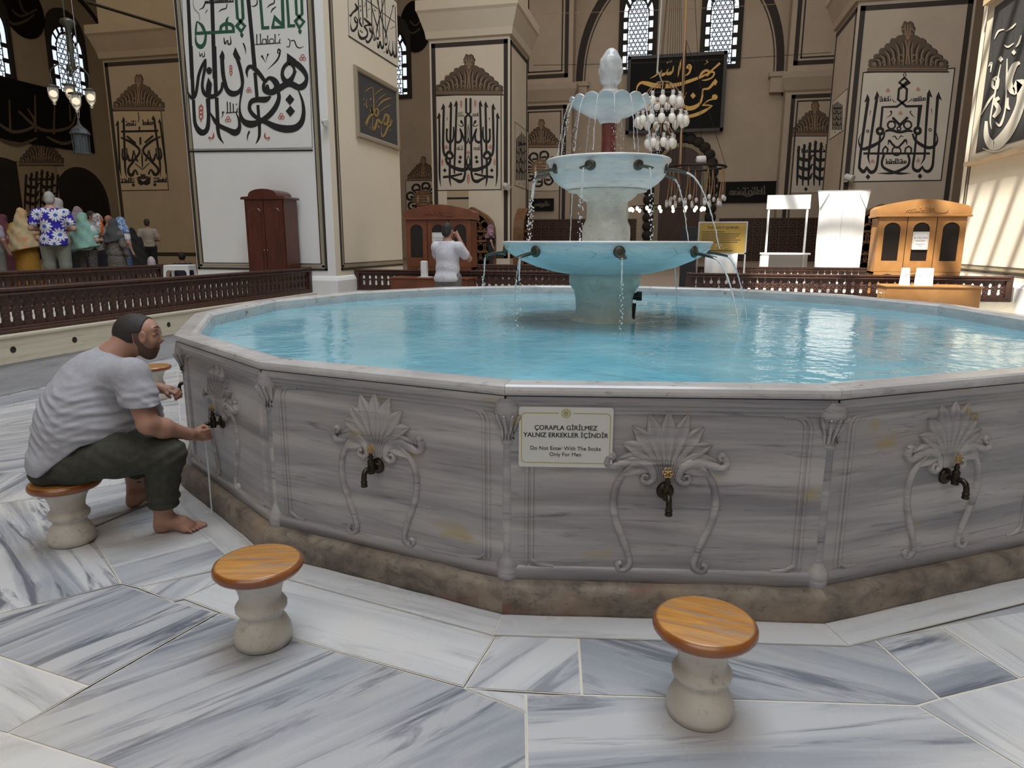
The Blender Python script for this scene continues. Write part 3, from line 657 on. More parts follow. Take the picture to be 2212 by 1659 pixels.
def crest(f, parent, x, y, w, h):
    """painted baroque crest of leaf scrolls standing on a ledge"""
    mb = MB(); f.k = 0
    half = smooth([(0, 1.0), (.10, .97), (.16, .86), (.14, .72), (.26, .66), (.38, .62), (.47, .54), (.56, .47), (.66, .40), (.75, .31), (.84, .24), (.93, .16), (1, .08), (1.0, 0)], 6)
    half = [(a*(1+.05*abs(math.sin(i*PI/9))), b+.035*abs(math.sin(i*PI/9))) if 2 < i < len(half)-4 else (a, b) for i, (a, b) in enumerate(half)]
    def both(pts, q, mi, n=5):
        for s in (-1, 1): f.stroke(mb, [(x+s*a*w, y-b*h, h*q*c) for a, b, c in pts], mi, False, None, n)
    P = [(x+a*w, y-b*h) for a, b in half]+[(x-a*w, y-b*h) for a, b in half[::-1]]
    f.poly(mb, [(px+h*.03, py+h*.02) for px, py in P], 2); f.poly(mb, P, 0)
    f.stroke(mb, [(x-w*1.04, y+h*.035, h*.07), (x+w*1.04, y+h*.035, h*.07)], 0, True); f.stroke(mb, [(x-w*1.07, y+h*.085, h*.03), (x+w*1.07, y+h*.085, h*.03)], 2, True)
    # leaf sprays: dark furrow, then a lit ridge beside it
    for k, (a0, b0, a1, b1) in enumerate(((.08, .06, .13, .60), (.18, .10, .30, .56), (.30, .08, .44, .47), (.42, .06, .58, .40), (.54, .05, .70, .30), (.66, .04, .82, .21), (.78, .03, .93, .13))):
        mx, my = (a0+a1)/2-.05, (b0+b1)/2+.06
        both([(a0, b0, .5), (mx, my, 1), (a1, b1, .2)], .045, 2); both([(a0+.035, b0, .4), (mx+.045, my-.02, .9), (a1+.005, b1-.03, .2)], .035, 1)
    for cx, cy, r in ((.16, .20, .085), (.36, .16, .06), (.62, .10, .045), (.88, .055, .03), (.10, .78, .07)):
        both([(cx+r*math.cos(t)*(1-t/9), cy+r*1.25*math.sin(t)*(1-t/9), .8) for t in [q*.7 for q in range(9)]], .028, 1, 2); both([(cx, cy, 1), (cx+.01, cy, 1)], .05, 2)
    for a in (-.06, 0, .06): f.stroke(mb, [(x+a*w*.4, y-.62*h, h*.02), (x+a*w, y-.80*h, h*.03), (x+a*w*1.3, y-.95*h, h*.012)], 1)
    for a in (-.05, .05): f.stroke(mb, [(x+a*w, y-.08*h, h*.03), (x+a*w*.4, y-.35*h, h*.035), (x+a*w, y-.6*h, h*.02)], 1)
    f.stroke(mb, [(x-w*1.0, y+h*.012, h*.022), (x+w*1.0, y+h*.012, h*.022)], 1, True); f.stroke(mb, [(x-w*1.03, y+h*.06, h*.018), (x+w*1.03, y+h*.06, h*.018)], 1, True)
    return mb.obj('painted_crest', [m_crest, m_crest2, m_crestd], parent)
def head(f, mb, x, y, s, d, mi=0):
    """barbed top of an upright letter at x, y; size s, barb to side d"""
    f.poly(mb, [(x, y), (x-d*s*.75, y+s*1.5), (x-d*s*.75, y+s*2.2), (x+d*s*1.2, y+s*3.3), (x+d*s*.55, y+s*1.6)], mi)
# ---- large panel on the front of the left pillar
f = Face('t', P1[2], 390, 100, 7.213); A = Face('t', P1[2], 390, 0, 7.373)
def sA(pts, mi=0, lin=False, w=None): A.k = f.k; A.stroke(mb, pts, mi, lin, w); f.k = A.k
dp = deco('wall_calligraphy', 'tall pale wall panel of huge black and green Arabic lettering above the wardrobe', 'calligraphy', 'painted calligraphy on walls and pillars')
zt = 7.4; l0 = f.pt(125, 1600)[0]; l1 = f.pt(2063, 1590)[0]; zb_ = f.pt(1000, 1600)[1]
q = MB(); q.box(l0, l1, P1[2]-.005, P1[2], zb_, zt); q.obj('panel_ground', m_panelw, dp)
mb = MB()
sA([(105, -700), (125, 0), (185, 1253)], 0, True, 56); f.stroke(mb, [(165, 0, 56), (200, 800, 56)], 0, True)
f.stroke(mb, [(205, 835, 52), (215, 1050, 52), (238, 1230, 62), (330, 1345, 100), (418, 1290, 72), (440, 1100, 58), (435, 900, 68), (430, 815, 72)])
sA([(480, -700), (505, 0), (545, 1253)], 0, True, 62); f.stroke(mb, [(530, 0), (555, 762)], 0, True, 62); f.stroke(mb, [(565, 800, 60), (585, 1240, 58)], 0, True)
f.stroke(mb, [(580, 1230, 58), (585, 1300, 56), (612, 1420, 46), (682, 1522, 4)])
sA([(1015, -700), (1083, 0), (1190, 1120)], 0, True, 62); f.stroke(mb, [(1125, 0), (1160, 380)], 0, True, 60); f.stroke(mb, [(1163, 410), (1200, 868)], 0, True, 54); f.stroke(mb, [(1208, 915), (1226, 1165)], 0, True, 48)
f.stroke(mb, [(1230, 1200, 50), (1232, 1380, 46), (1205, 1470, 30), (1170, 1525, 4)])
for g_ in ([(262, 345, 20), (250, 450, 32), (245, 560, 34)], [(262, 340, 14), (345, 410, 50), (395, 530, 46)], [(245, 560, 18), (252, 680, 40), (320, 748, 74), (385, 690, 52), (408, 550, 34)],
           [(640, 505, 40), (655, 420, 50), (740, 380, 62), (830, 410, 52), (850, 505, 40)], [(740, 505, 40), (735, 380, 44), (745, 310, 36), (772, 262, 3)]): sA(g_, 1)
for g_, w_ in (([(235, 535), (870, 500)], 52), ([(860, -700), (890, 0), (910, 290), (1030, 420), (970, 505), (898, 420), (1000, 290), (985, 0), (950, -700)], 46),
               ([(1225, -700), (1275, 0), (1312, 462)], 46), ([(1290, 448), (1418, 442)], 54), ([(1585, -700), (1625, 0), (1640, 455)], 52), ([(1448, 442), (1662, 430)], 46), ([(1470, 445), (1500, 280), (1648, 420)], 46),
               ([(1660, -700), (1702, 0), (1730, 432)], 44), ([(1705, 418), (1830, 410)], 50), ([(1800, -700), (1840, 0), (1852, 230), (1970, 350), (1895, 445), (1832, 340), (1940, 220), (1932, 0), (1900, -700)], 44)): sA(g_, 1, True, w_)
for x, y in ((978, 520), (1903, 462)): sA([(x, y, 8), (x+2, y+40, 58), (x+8, y+90, 3)], 1)
for g_ in ([(215, -40, 6), (203, 60, 6), (230, 150, 9), (290, 210, 8), (310, 290, 6), (300, 340, 4)], [(300, 155, 6), (360, 125, 20), (392, 60, 22), (400, 20, 20)], [(1130, 98, 8), (1180, 100, 18), (1222, 60, 20), (1224, -20, 14)],
           [(695, 600, 14), (712, 700, 26), (752, 640, 12), (765, 705, 24), (805, 690, 24), (795, 578, 8)], [(305, 830, 9), (318, 900, 16), (346, 850, 9), (358, 908, 15), (386, 890, 15), (384, 818, 6)], [(1000, 685, 20), (1030, 760, 24), (1046, 872, 3)],
           [(1295, 885, 36), (1330, 950, 14), (1358, 998, 3)], [(1358, 998, 3), (1385, 895, 14), (1402, 858, 34)], [(1548, 840, 18), (1565, 785, 24), (1592, 815, 26), (1570, 850, 18), (1548, 840, 14)], [(1592, 840, 24), (1540, 960, 28), (1392, 1107, 3)],
           [(1380, 125, 5), (1430, 80, 22), (1490, 50, 20), (1498, 0, 16)], [(1440, 210, 5), (1470, 150, 22), (1525, 110, 14)], [(610, 190, 5), (660, 155, 20), (730, 130, 18), (745, 60, 14)], [(1690, 740, 14), (1735, 745, 14), (1745, 650, 14), (1712, 620, 14)], [(1760, 655, 14), (1815, 650, 18), (1850, 735, 18), (1900, 765, 16), (1965, 740, 4)], [(395, 215, 5), (432, 155, 14)]): sA(g_)
A.k = f.k; A.kufic(mb, 1192, 712, 1600, 685, 190, 15, 3); A.kufic(mb, 400, 52, 850, 30, 70, 16, 5); f.k = A.k
for g_ in ([(84, 450, 8), (90, 600, 18), (120, 720, 28), (180, 808, 52), (235, 770, 42), (262, 640, 46), (290, 450, 46), (345, 300, 46), (398, 200, 30)], [(402, 200, 12), (388, 330, 46), (352, 520, 42), (346, 640, 48), (382, 740, 62), (470, 785, 74), (560, 760, 62), (640, 680, 46), (662, 560, 46)],
           [(650, 150, 62), (665, 400, 62), (692, 560, 64), (732, 680, 72), (812, 740, 92), (905, 715, 66), (962, 630, 46), (968, 520, 54), (932, 330, 56), (876, 150, 60)], [(470, 1035, 14), (520, 1130, 52), (600, 1230, 66), (740, 1300, 74), (860, 1345, 104), (922, 1270, 60), (915, 1150, 36), (868, 1030, 10)],
           [(970, 620, 40), (948, 760, 34), (930, 900, 26), (932, 1040, 42), (980, 1160, 78), (1090, 1215, 112), (1230, 1180, 84), (1380, 1080, 84), (1490, 940, 78), (1538, 800, 60), (1520, 690, 52)],
           [(1315, 560, 44), (1390, 495, 58), (1475, 545, 92), (1510, 640, 96), (1440, 715, 96), (1335, 695, 92), (1298, 620, 52), (1320, 552, 44)], [(1052, 490, 6), (1036, 400, 42), (1068, 325, 58), (1125, 325, 66), (1190, 380, 72), (1280, 490, 62), (1335, 575, 46)], [(1350, 600, 46), (1392, 738, 50)],
           [(1700, 245, 70), (1615, 330, 54), (1590, 440, 54), (1630, 535, 80), (1700, 535, 70), (1765, 440, 44), (1775, 350, 40), (1730, 280, 50), (1690, 285, 36)], [(1730, 230, 90), (1850, 305, 92), (1945, 420, 72), (1968, 520, 56), (1920, 615, 96), (1840, 640, 96), (1730, 590, 96), (1640, 600, 96), (1530, 670, 96)], [(1795, 380, 46), (1728, 545, 60)],
           [(1836, 680, 16), (1880, 780, 32), (1912, 900, 46), (1922, 1040, 62), (1890, 1180, 84), (1800, 1268, 106), (1660, 1290, 118), (1500, 1260, 104), (1350, 1190, 78), (1240, 1140, 66), (1150, 1080, 62), (1088, 1000, 58), (1082, 920, 56), (1120, 855, 76), (1210, 832, 84), (1330, 830, 92), (1412, 780, 24)],
           [(1078, 1322, 28), (1050, 1400, 20), (1050, 1482, 3)], [(690, 1030, 12), (662, 1030, 22), (662, 1080, 10), (634, 1120, 4)]): f.stroke(mb, g_)
f.poly(mb, [(655, 60), (610, 165), (640, 240), (692, 200), (690, 130)]); f.poly(mb, [(858, 12), (820, 125), (850, 190), (905, 185), (950, 217), (938, 180)]); f.poly(mb, [(1664, 106), (1812, 215), (1762, 216), (1745, 262), (1660, 245)])
f.poly(mb, [(437, 487), (497, 585), (478, 765), (395, 725), (405, 610)]); f.poly(mb, [(452+45*math.cos(a), 381+56*math.sin(a)) for a in [2*PI*k/18 for k in range(18)]])
f.dia(mb, 1708, 832, 71, 0, 1.22); f.dia(mb, 1716, 1012, 73, 0, 1.2); f.kufic(mb, 715, 1040, 900, 1025, 175, 15, 8)
for x, y, r, k in ((1908, 180, 48, 0), (748, 1140, 44, 0), (1575, 1095, 46, 0), (1072, 685, 40, 0), (790, 385, 70, 1), (325, 1050, 105, 1)): f.red(mb, x, y, r, 2, k)
for s, x in ((1, 500), (-1, 1340)): f.stroke(mb, [(x+s*15, 1340, 3), (x+s*20, 1400, 26), (x, 1435, 16), (x-s*55, 1420, 14), (x-s*20, 1480, 4)], 2)
f.stroke(mb, [(138, 1640), (2068, 1622)], 0, True, 28); f.stroke(mb, [(140, 1606), (2062, 1590)], 0, True, 8); f.stroke(mb, [(1978, -720), (2062, 1590)], 0, True, 7); f.stroke(mb, [(25, -720), (140, 1606)], 0, True, 7)
mb.obj('lettering', MAT3, dp)
# ---- panel on the right flank of the left pillar
f = Face('s', P1[1], 740, 0, 11.057)
dp = deco('wall_calligraphy', 'black lettering panel on the flank of the near pillar above the framed picture', 'calligraphy', 'painted calligraphy on walls and pillars')
a0, zb0 = f.pt(122, 862); a1, zb1 = f.pt(1335, 1610); zb_ = (zb0+zb1)/2
q = MB(); q.box(P1[1], P1[1]+.005, a0, a1, zb_, 7.4); q.obj('panel_ground', m_panel, dp)
mb = MB()
for g_ in ([(290, 80, 26), (340, 190, 66), (300, 250, 58), (230, 310, 42), (182, 388, 42), (158, 330, 6)], [(300, 395, 20), (278, 450, 32), (318, 540, 44), (352, 480, 30), (292, 398, 18)], [(352, 520, 30), (330, 650, 48), (250, 740, 58), (200, 680, 36), (185, 540, 8), (200, 420, 6)],
           [(430, 420, 20), (398, 500, 36), (430, 590, 44), (465, 645, 32)], [(505, 430, 30), (560, 490, 52), (660, 590, 62), (600, 600, 42), (515, 630, 40), (560, 700, 46), (590, 780, 32), (560, 880, 54), (450, 920, 74), (382, 830, 42), (362, 690, 6)],
           [(640, 660, 25), (655, 740, 46), (705, 790, 52), (692, 860, 30), (650, 960, 48), (590, 1010, 58), (545, 940, 22), (538, 890, 6)], [(735, 580, 5), (722, 740, 26), (750, 840, 20), (772, 930, 38), (750, 970, 22), (718, 900, 15), (714, 840, 12)],
           [(692, 180, 20), (760, 430, 24), (830, 660, 30)], [(990, -20, 20), (900, 350, 24), (815, 680, 26), (803, 860, 12), (830, 930, 58), (862, 860, 10), (835, 690, 20)], [(815, -20, 20), (950, 560, 26), (1040, 840, 26), (1058, 1000, 10), (1030, 1070, 54), (1003, 1000, 10), (1025, 840, 24), (1110, 500, 20), (1205, 150, 12)],
           [(970, 1080, 30), (945, 1155, 52), (910, 1090, 36), (888, 985, 28), (850, 1150, 42), (820, 1000, 8)], [(1122, 970, 8), (1090, 1150, 24), (1060, 1275, 42), (1035, 1140, 6)], [(1110, 1180, 14), (1150, 1320, 54), (1190, 1250, 30), (1190, 970, 8)], [(1200, 1200, 20), (1240, 1362, 48), (1268, 1280, 20), (1240, 990, 8)],
           [(588, 245, 8), (650, 205, 14)], [(1135, 692, 8), (1240, 635, 14)], [(958, 1257, 8), (1022, 1235, 12)], [(740, 190, 6), (770, 260, 16), (800, 230, 6)], [(500, 180, 6), (525, 120, 12), (520, 40, 6)]): f.stroke(mb, g_)
for x0, y0, x1, y1, w_ in ((368, -40, 385, 470, 20), (458, -40, 485, 590, 24), (555, -40, 575, 430, 24), (668, -40, 690, 180, 26), (690, 180, 694, 760, 20), (848, -40, 885, 880, 15), (930, -40, 972, 1110, 20), (1000, -40, 1022, 760, 14), (1250, 150, 1290, 1400, 16), (578, 10, 840, 212, 20), (958, 310, 1240, 530, 14), (1220, -15, 1312, 60, 22), (120, -40, 142, 862, 8)): f.stroke(mb, [(x0, y0), (x1, y1)], 0, True, w_)
f.poly(mb, [(1222, 95), (1165, 165), (1215, 160)])
for x, y in ((412, 150), (428, 250), (420, 738), (456, 766)): f.dia(mb, x, y, 17, 0, 1.9)
f.stroke(mb, [(140, 860), (1342, 1622)], 0, True, 26)
mb.obj('lettering', MAT3, dp)
# ---- framed picture hung below it
f = Face('s', P1[1]+.055, 760, 130, 8.29)
a0, z_a = f.pt(68, 95); _, z_b = f.pt(105, 1385); a1, z_c = f.pt(835, 490); _, z_d = f.pt(845, 1605)
zt_, zb_ = (z_a+z_c)/2, (z_b+z_d)/2
pc_ = thing('framed_picture', W(P1[1], (a0+a1)/2, zb_), 'framed slate picture with gold lettering hung on the flank of the near pillar', 'picture')
X0, Z0 = (a0+a1)/2, zb_; hw, hh_ = (a1-a0)/2, zt_-zb_
mb = MB(); pr = [(0, 0), (0, .05), (.02, .065), (.08, .06), (.10, .045), (.10, 0)]
cs = [(-hw, 0, 1, 1), (hw, 0, -1, 1), (hw, hh_, -1, -1), (-hw, hh_, 1, -1)]
rings = [[(d, x+sx*i, z+sz*i) for i, d in pr] for x, z, sx, sz in cs+[cs[0]]]
mb.loft(rings, 0, True, False); mb.obj('frame', M('grey wooden frame', (.30, .25, .18), .5), pc_)
q = MB(); q.box(.01, .03, -hw+.08, hw-.08, .08, hh_-.08); q.obj('slate_ground', M('slate ground', (.055, .055, .06), .7), pc_)
mb = MB(); f.c = P1[1]+.03
for g_ in ([(232, 575, 8), (290, 515, 18), (372, 480, 6)], [(372, 478, 8), (385, 700, 20), (395, 965, 24)], [(400, 950, 22), (440, 1000, 34), (472, 930, 34), (442, 860, 22), (400, 930, 18)], [(350, 815, 14), (338, 890, 34), (370, 965, 36), (350, 900, 18), (345, 830, 18)], [(378, 965, 34), (320, 1000, 42), (270, 1090, 42), (250, 1168, 36), (228, 1100, 6)],
           [(408, 615, 8), (470, 560, 20), (552, 508, 12)], [(455, 715, 6), (520, 660, 18), (602, 605, 10)], [(458, 835, 16), (540, 740, 32), (640, 690, 28), (702, 680, 14)], [(505, 918, 8), (590, 850, 18), (692, 798, 10)], [(370, 1020, 10), (362, 1160, 14), (385, 1252, 40), (430, 1150, 42), (460, 1058, 32), (520, 1125, 40), (560, 1070, 28), (600, 975, 40), (650, 1010, 44), (640, 1100, 44), (600, 1150, 50), (555, 1090, 24)],
           [(720, 1110, 26), (692, 1058, 22), (690, 1150, 34), (640, 1200, 40), (590, 1320, 38), (545, 1362, 38), (518, 1270, 12), (530, 1140, 6)], [(260, 680, 6), (250, 780, 14), (268, 860, 24), (275, 820, 8)]): f.stroke(mb, g_)
for x, y, r in ((330, 700, 18), (475, 1195, 18), (218, 790, 14), (325, 1215, 12), (680, 1255, 12), (435, 745, 10), (210, 700, 12)): f.dia(mb, x, y, r, 0, 1.6)
mb.v = [(x-P1[1], y-X0, z-Z0) for x, y, z in mb.v]
mb.obj('lettering', M('dull gold paint', (.33, .22, .07), .5), pc_)
# ---- panel and crest of the middle pillar
def mirror(g_, m): return [(2*m-p[0],)+tuple(p[1:]) for p in g_]
f = Face('t', P3[2], 930, 195, 7.37)
dp = deco('wall_calligraphy', 'mirrored black lettering panel under a leafy crest on the pillar left of the fountain', 'calligraphy', 'painted calligraphy on walls and pillars')
def ground(f, dp, x0, y0, x1, y1, m, w_=12):
    (a, zt), (b, zb) = f.pt(x0, y0), f.pt(x1, y1); _, zt2 = f.pt(x1, y0); a2, zb2 = f.pt(x0, y1)
    a = (a+a2)/2; zt = (zt+zt2)/2; zb = (zb+zb2)/2; q = MB()
    q.box(*((a, b, f.c-.004, f.c) if f.ax == 't' else sorted((f.c, f.c+.004*f.sgn))+[a, b]), zb, zt); q.obj('panel_ground', m, dp)
    e = .035*w_/12; mbq = MB()
    for u0, u1, v0, v1 in ((a, b, zt, zt+e), (a, b, zb-e, zb), (a-e, a, zb-e, zt+e), (b, b+e, zb-e, zt+e)): mbq.box(*((u0, u1, f.c-.006, f.c) if f.ax == 't' else sorted((f.c, f.c+.006*f.sgn))+[u0, u1]), v0, v1)
    mbq.obj('border', m_ink, dp)
ground(f, dp, 92, 75, 1118, 1582, m_panel)
mb = MB()
half = [([(138, 400, 30), (145, 900, 32), (145, 1350, 30), (166, 1538, 4)], 0), ([(212, 260, 36), (205, 600, 38), (202, 900, 38), (225, 1030, 38), (272, 1062, 28)], 0), ([(328, 230, 36), (312, 990, 36)], 0), ([(310, 1080, 34), (306, 1400, 32), (326, 1538, 4)], 0), ([(416, 220, 34), (395, 850, 34), (380, 1280, 28), (396, 1322, 8)], 0),
        ([(262, 610, 34), (258, 720, 30), (268, 800, 36), (312, 826, 48), (356, 790, 30), (370, 700, 30), (366, 580, 22)], 0), ([(385, 790, 24), (430, 830, 42), (482, 800, 36), (492, 720, 26), (470, 612, 18), (505, 690, 26), (540, 800, 32), (577, 842, 28), (602, 760, 8)], 0),
        ([(250, 1045, 36), (270, 1000, 46), (312, 985, 52), (352, 1040, 38), (335, 1082, 34), (280, 1085, 40), (250, 1045, 36)], 0), ([(240, 1075, 30), (270, 1160, 46), (350, 1222, 52), (480, 1266, 64), (580, 1250, 52), (628, 1150, 24), (602, 1030, 8)], 0), ([(200, 1385, 42), (350, 1366, 36), (506, 1328, 34)], 0),
        ([(480, 480, 22), (502, 505, 26), (490, 520, 18), (480, 480, 18)], 0), ([(505, 515, 20), (522, 565, 16), (480, 572, 12), (438, 545, 5)], 0), ([(268, 435, 14), (262, 490, 4)], 0)]
for g_, mi in half: f.stroke(mb, g_, mi); f.stroke(mb, mirror(g_, 602), mi)
g_ = [(567, 125, 34), (567, 350, 34), (648, 430, 34), (648, 900, 34), (654, 1340, 34)]
for h_ in (g_, mirror(g_, 602)): f.stroke(mb, h_, 0, True)
g_ = [(654, 1330, 34), (680, 1425, 42), (740, 1452, 56), (800, 1424, 42), (900, 1375, 22)]
for h_ in (g_, mirror(g_, 602)): f.stroke(mb, h_)
for x, y, s in ((135, 350, 34), (203, 205, 34), (322, 170, 34), (408, 155, 34)): head(f, mb, x, y, s, -1); head(f, mb, 1204-x, y, s, 1)
for x, y in ((475, 1068), (465, 1138), (228, 1275)):
    for xx in (x, 1204-x): f.dia(mb, xx, y, 31, 0, 1.1)
f.kufic(mb, 435, 412, 535, 412, 85, 8, 4); f.kufic(mb, 668, 412, 770, 408, 85, 8, 6); f.kufic(mb, 420, 945, 520, 945, 75, 8, 9); f.kufic(mb, 690, 945, 790, 945, 75, 8, 10)
for x, y, r, k in ((490, 225, 45, 1), (712, 220, 45, 1), (252, 905, 30, 0), (955, 900, 30, 0), (602, 1420, 60, 1), (190, 1155, 42, 1), (1020, 1155, 42, 1), (602, 992, 26, 0)): f.red(mb, x, y, r, 2, k)
for x in (590, 614): f.stroke(mb, [(602, 540, 4), (x, 640, 10), (x, 740, 8), (602, 800, 4)])
mb.obj('lettering', MAT3, dp)
crest(f, dp, 610, 25, 520, 590)
# the left half of this pillar keeps an older, darker coat of paint
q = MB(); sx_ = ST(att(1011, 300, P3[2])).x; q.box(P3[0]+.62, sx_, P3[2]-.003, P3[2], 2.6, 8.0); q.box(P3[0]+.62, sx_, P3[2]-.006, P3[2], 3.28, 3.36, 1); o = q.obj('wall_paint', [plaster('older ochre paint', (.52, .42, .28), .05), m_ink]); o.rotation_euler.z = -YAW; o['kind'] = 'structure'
# ---- panel and crest of the right pillar
f = Face('t', P4[2], 1840, 150, 6.636)
dp = deco('wall_calligraphy', 'interlaced black lettering panel under a crest on the pillar above the white roll-up sheet', 'calligraphy', 'painted calligraphy on walls and pillars')
mb = MB(); (a, zt), (b, zb) = f.pt(95, 28), f.pt(1270, 1590); ground(f, dp, 95, 30, 1270, 1592, m_panel)
lin = [([(410, 845), (440, 540), (645, 535), (780, 435), (790, 285), (680, 185), (757, 118), (815, 178), (675, 285), (662, 430), (780, 530), (980, 525), (945, 840)], 34), ([(165, 1205), (1120, 1205)], 32), ([(440, 1200), (450, 1140), (482, 1105), (515, 1140), (508, 1200)], 24), ([(760, 1200), (770, 1130), (815, 1102), (852, 1130), (852, 1195)], 24), ([(582, 690), (690, 800), (803, 685)], 40)]
for g_, w_ in lin: f.stroke(mb, g_, 0, True, w_)
for g_ in ([(235, 420, 45), (150, 1000, 38), (108, 1370, 38), (118, 1425, 46), (165, 1468, 52), (205, 1420, 34), (212, 1385, 8)], [(210, 1395, 24), (265, 1472, 52), (330, 1450, 46), (365, 1350, 36), (385, 1150, 32), (408, 920, 30)], [(365, 370, 42), (300, 800, 38), (250, 1150, 34), (235, 1260, 28), (262, 1368, 3)], [(1100, 340, 44), (1065, 800, 36), (1045, 1200, 32), (1030, 1290, 26), (983, 1368, 3)],
           [(1232, 380, 44), (1195, 850, 38), (1170, 1250, 36), (1150, 1400, 42), (1095, 1462, 50), (1035, 1440, 36), (1012, 1378, 8)], [(1014, 1390, 22), (960, 1452, 48), (900, 1440, 46), (875, 1380, 36), (900, 1200, 34), (925, 920, 30)], [(470, 900, 25), (450, 980, 30), (380, 1050, 42), (260, 1112, 52), (160, 1140, 42), (110, 1080, 26), (100, 1000, 14), (152, 895, 3)], [(870, 920, 25), (900, 1000, 36), (980, 1072, 48), (1090, 1122, 48), (1180, 1100, 42), (1226, 1020, 26), (1215, 930, 14), (1188, 865, 3)],
           [(475, 890, 25), (560, 868, 42), (680, 902, 36), (800, 876, 42), (870, 890, 25)], [(578, 972, 6), (612, 955, 16), (640, 990, 16), (662, 1005, 6), (700, 955, 16), (742, 968, 6)], [(518, 1085, 8), (535, 1018, 30), (580, 1070, 32), (650, 1122, 28), (720, 1062, 30), (772, 1012, 32), (792, 1080, 8)], [(462, 1222, 36), (430, 1330, 32), (450, 1400, 38), (540, 1452, 42), (680, 1490, 36), (850, 1487, 3)], [(805, 1222, 36), (825, 1300, 32), (800, 1380, 38), (700, 1442, 42), (560, 1487, 36), (360, 1487, 3)],
           [(548, 612, 18), (565, 600, 20), (566, 640, 16), (525, 678, 10), (488, 692, 3)], [(852, 600, 20), (834, 615, 14), (860, 650, 14), (905, 692, 3)], [(757, 42, 6), (738, 80, 14), (757, 104, 6), (776, 75, 14), (757, 42, 6)], [(578, 420, 8), (600, 460, 12), (638, 466, 4)], [(795, 470, 4), (840, 450, 12), (862, 410, 8)], [(270, 590, 12), (252, 665, 4)], [(1138, 562, 12), (1150, 645, 4)]): f.stroke(mb, g_)
for x, y, r, w_ in ((405, 885, 42, 44), (942, 880, 42, 44), (568, 798, 55, 26), (800, 796, 55, 26), (676, 850, 26, 22), (640, 1172, 62, 22), (228, 885, 17, 12), (1121, 866, 19, 12)): f.ring(mb, x, y, r, w_)
head(f, mb, 222, 350, 38, -1); head(f, mb, 360, 310, 38, -1); head(f, mb, 1112, 282, 38, 1); head(f, mb, 1245, 318, 38, 1)
f.dia(mb, 231, 1540, 35); f.dia(mb, 977, 1530, 35)
f.kufic(mb, 395, 460, 560, 445, 85, 11, 3); f.kufic(mb, 880, 455, 1050, 440, 85, 11, 12); f.kufic(mb, 485, 1352, 775, 1345, 80, 12, 14)
for x, y in ((518, 300), (950, 285), (697, 625), (297, 1315), (952, 1305)): f.red(mb, x, y, 26, 2, 0)
mb.obj('lettering', MAT3, dp); crest(f, dp, 800, -20, 555, 660)
# ---- panel and crest of the far left pillar
f = Face('t', P5[2], 235, 150, 6.147)
dp = deco('wall_calligraphy', 'dim lettering panel under a shell crest on the ochre pillar above the tour group', 'calligraphy', 'painted calligraphy on walls and pillars')
ground(f, dp, 88, 540, 790, 1600, plaster('ochre panel ground', (.55, .44, .29), .05)); mb = MB()
for g_ in ([(120, 700, 26), (140, 1150, 26), (150, 1320, 24), (168, 1420, 3)], [(198, 660, 30), (212, 1100, 30), (220, 1330, 26), (240, 1445, 3)], [(600, 640, 30), (650, 1000, 30), (682, 1260, 28), (688, 1435, 3)], [(682, 690, 26), (735, 1100, 26), (760, 1300, 24), (758, 1412, 3)],
           [(160, 905, 20), (300, 970, 36), (412, 1080, 30), (335, 1210, 34), (265, 1310, 32), (270, 1385, 38), (312, 1402, 44), (352, 1335, 20), (385, 1400, 26)], [(690, 892, 20), (560, 960, 36), (455, 1075, 30), (550, 1200, 34), (650, 1310, 32), (655, 1375, 38), (610, 1395, 44), (560, 1330, 20), (530, 1395, 26)],
           [(185, 1050, 20), (182, 1140, 24), (200, 1200, 28), (240, 1180, 22), (238, 1040, 16)], [(250, 1120, 18), (272, 1205, 34), (312, 1190, 26), (330, 1075, 12), (345, 1130, 20), (385, 1225, 24)], [(680, 1040, 20), (700, 1130, 24), (685, 1190, 28), (645, 1175, 22), (625, 1040, 16)], [(620, 1120, 18), (600, 1200, 34), (560, 1185, 26), (535, 1075, 12), (520, 1130, 20), (490, 1220, 24)],
           [(390, 565, 10), (400, 640, 12), (395, 700, 10)], [(410, 760, 24), (405, 830, 14)], [(440, 1110, 14), (445, 1200, 22), (450, 1300, 14)]): f.stroke(mb, g_)
for g_, w_ in (([(162, 826), (660, 815)], 28), ([(240, 885), (360, 985)], 28), ([(590, 880), (480, 975)], 28), ([(420, 900), (422, 1000)], 26), ([(350, 1250), (450, 1330), (540, 1240)], 12)): f.stroke(mb, g_, 0, True, w_)
f.poly(mb, [(372, 1430), (460, 1490), (558, 1420), (550, 1520), (500, 1542), (465, 1525), (430, 1542), (392, 1515)])
for x, y in ((328, 1535), (613, 1530)): f.dia(mb, x, y, 24)
for x, y, d in ((118, 672, -1), (195, 625, -1), (592, 608, 1), (678, 650, 1)): head(f, mb, x, y, 26, d)
for i, (x0, y0, x1, h_) in enumerate(((225, 745, 365, 75), (448, 735, 582, 75), (160, 1505, 340, 70), (595, 1495, 775, 70), (395, 1450, 525, 60))): f.kufic(mb, x0, y0, x1, y0-4, h_, 13, 20+i)
mb.obj('lettering', MAT3, dp); crest(f, dp, 395, 510, 330, 440)
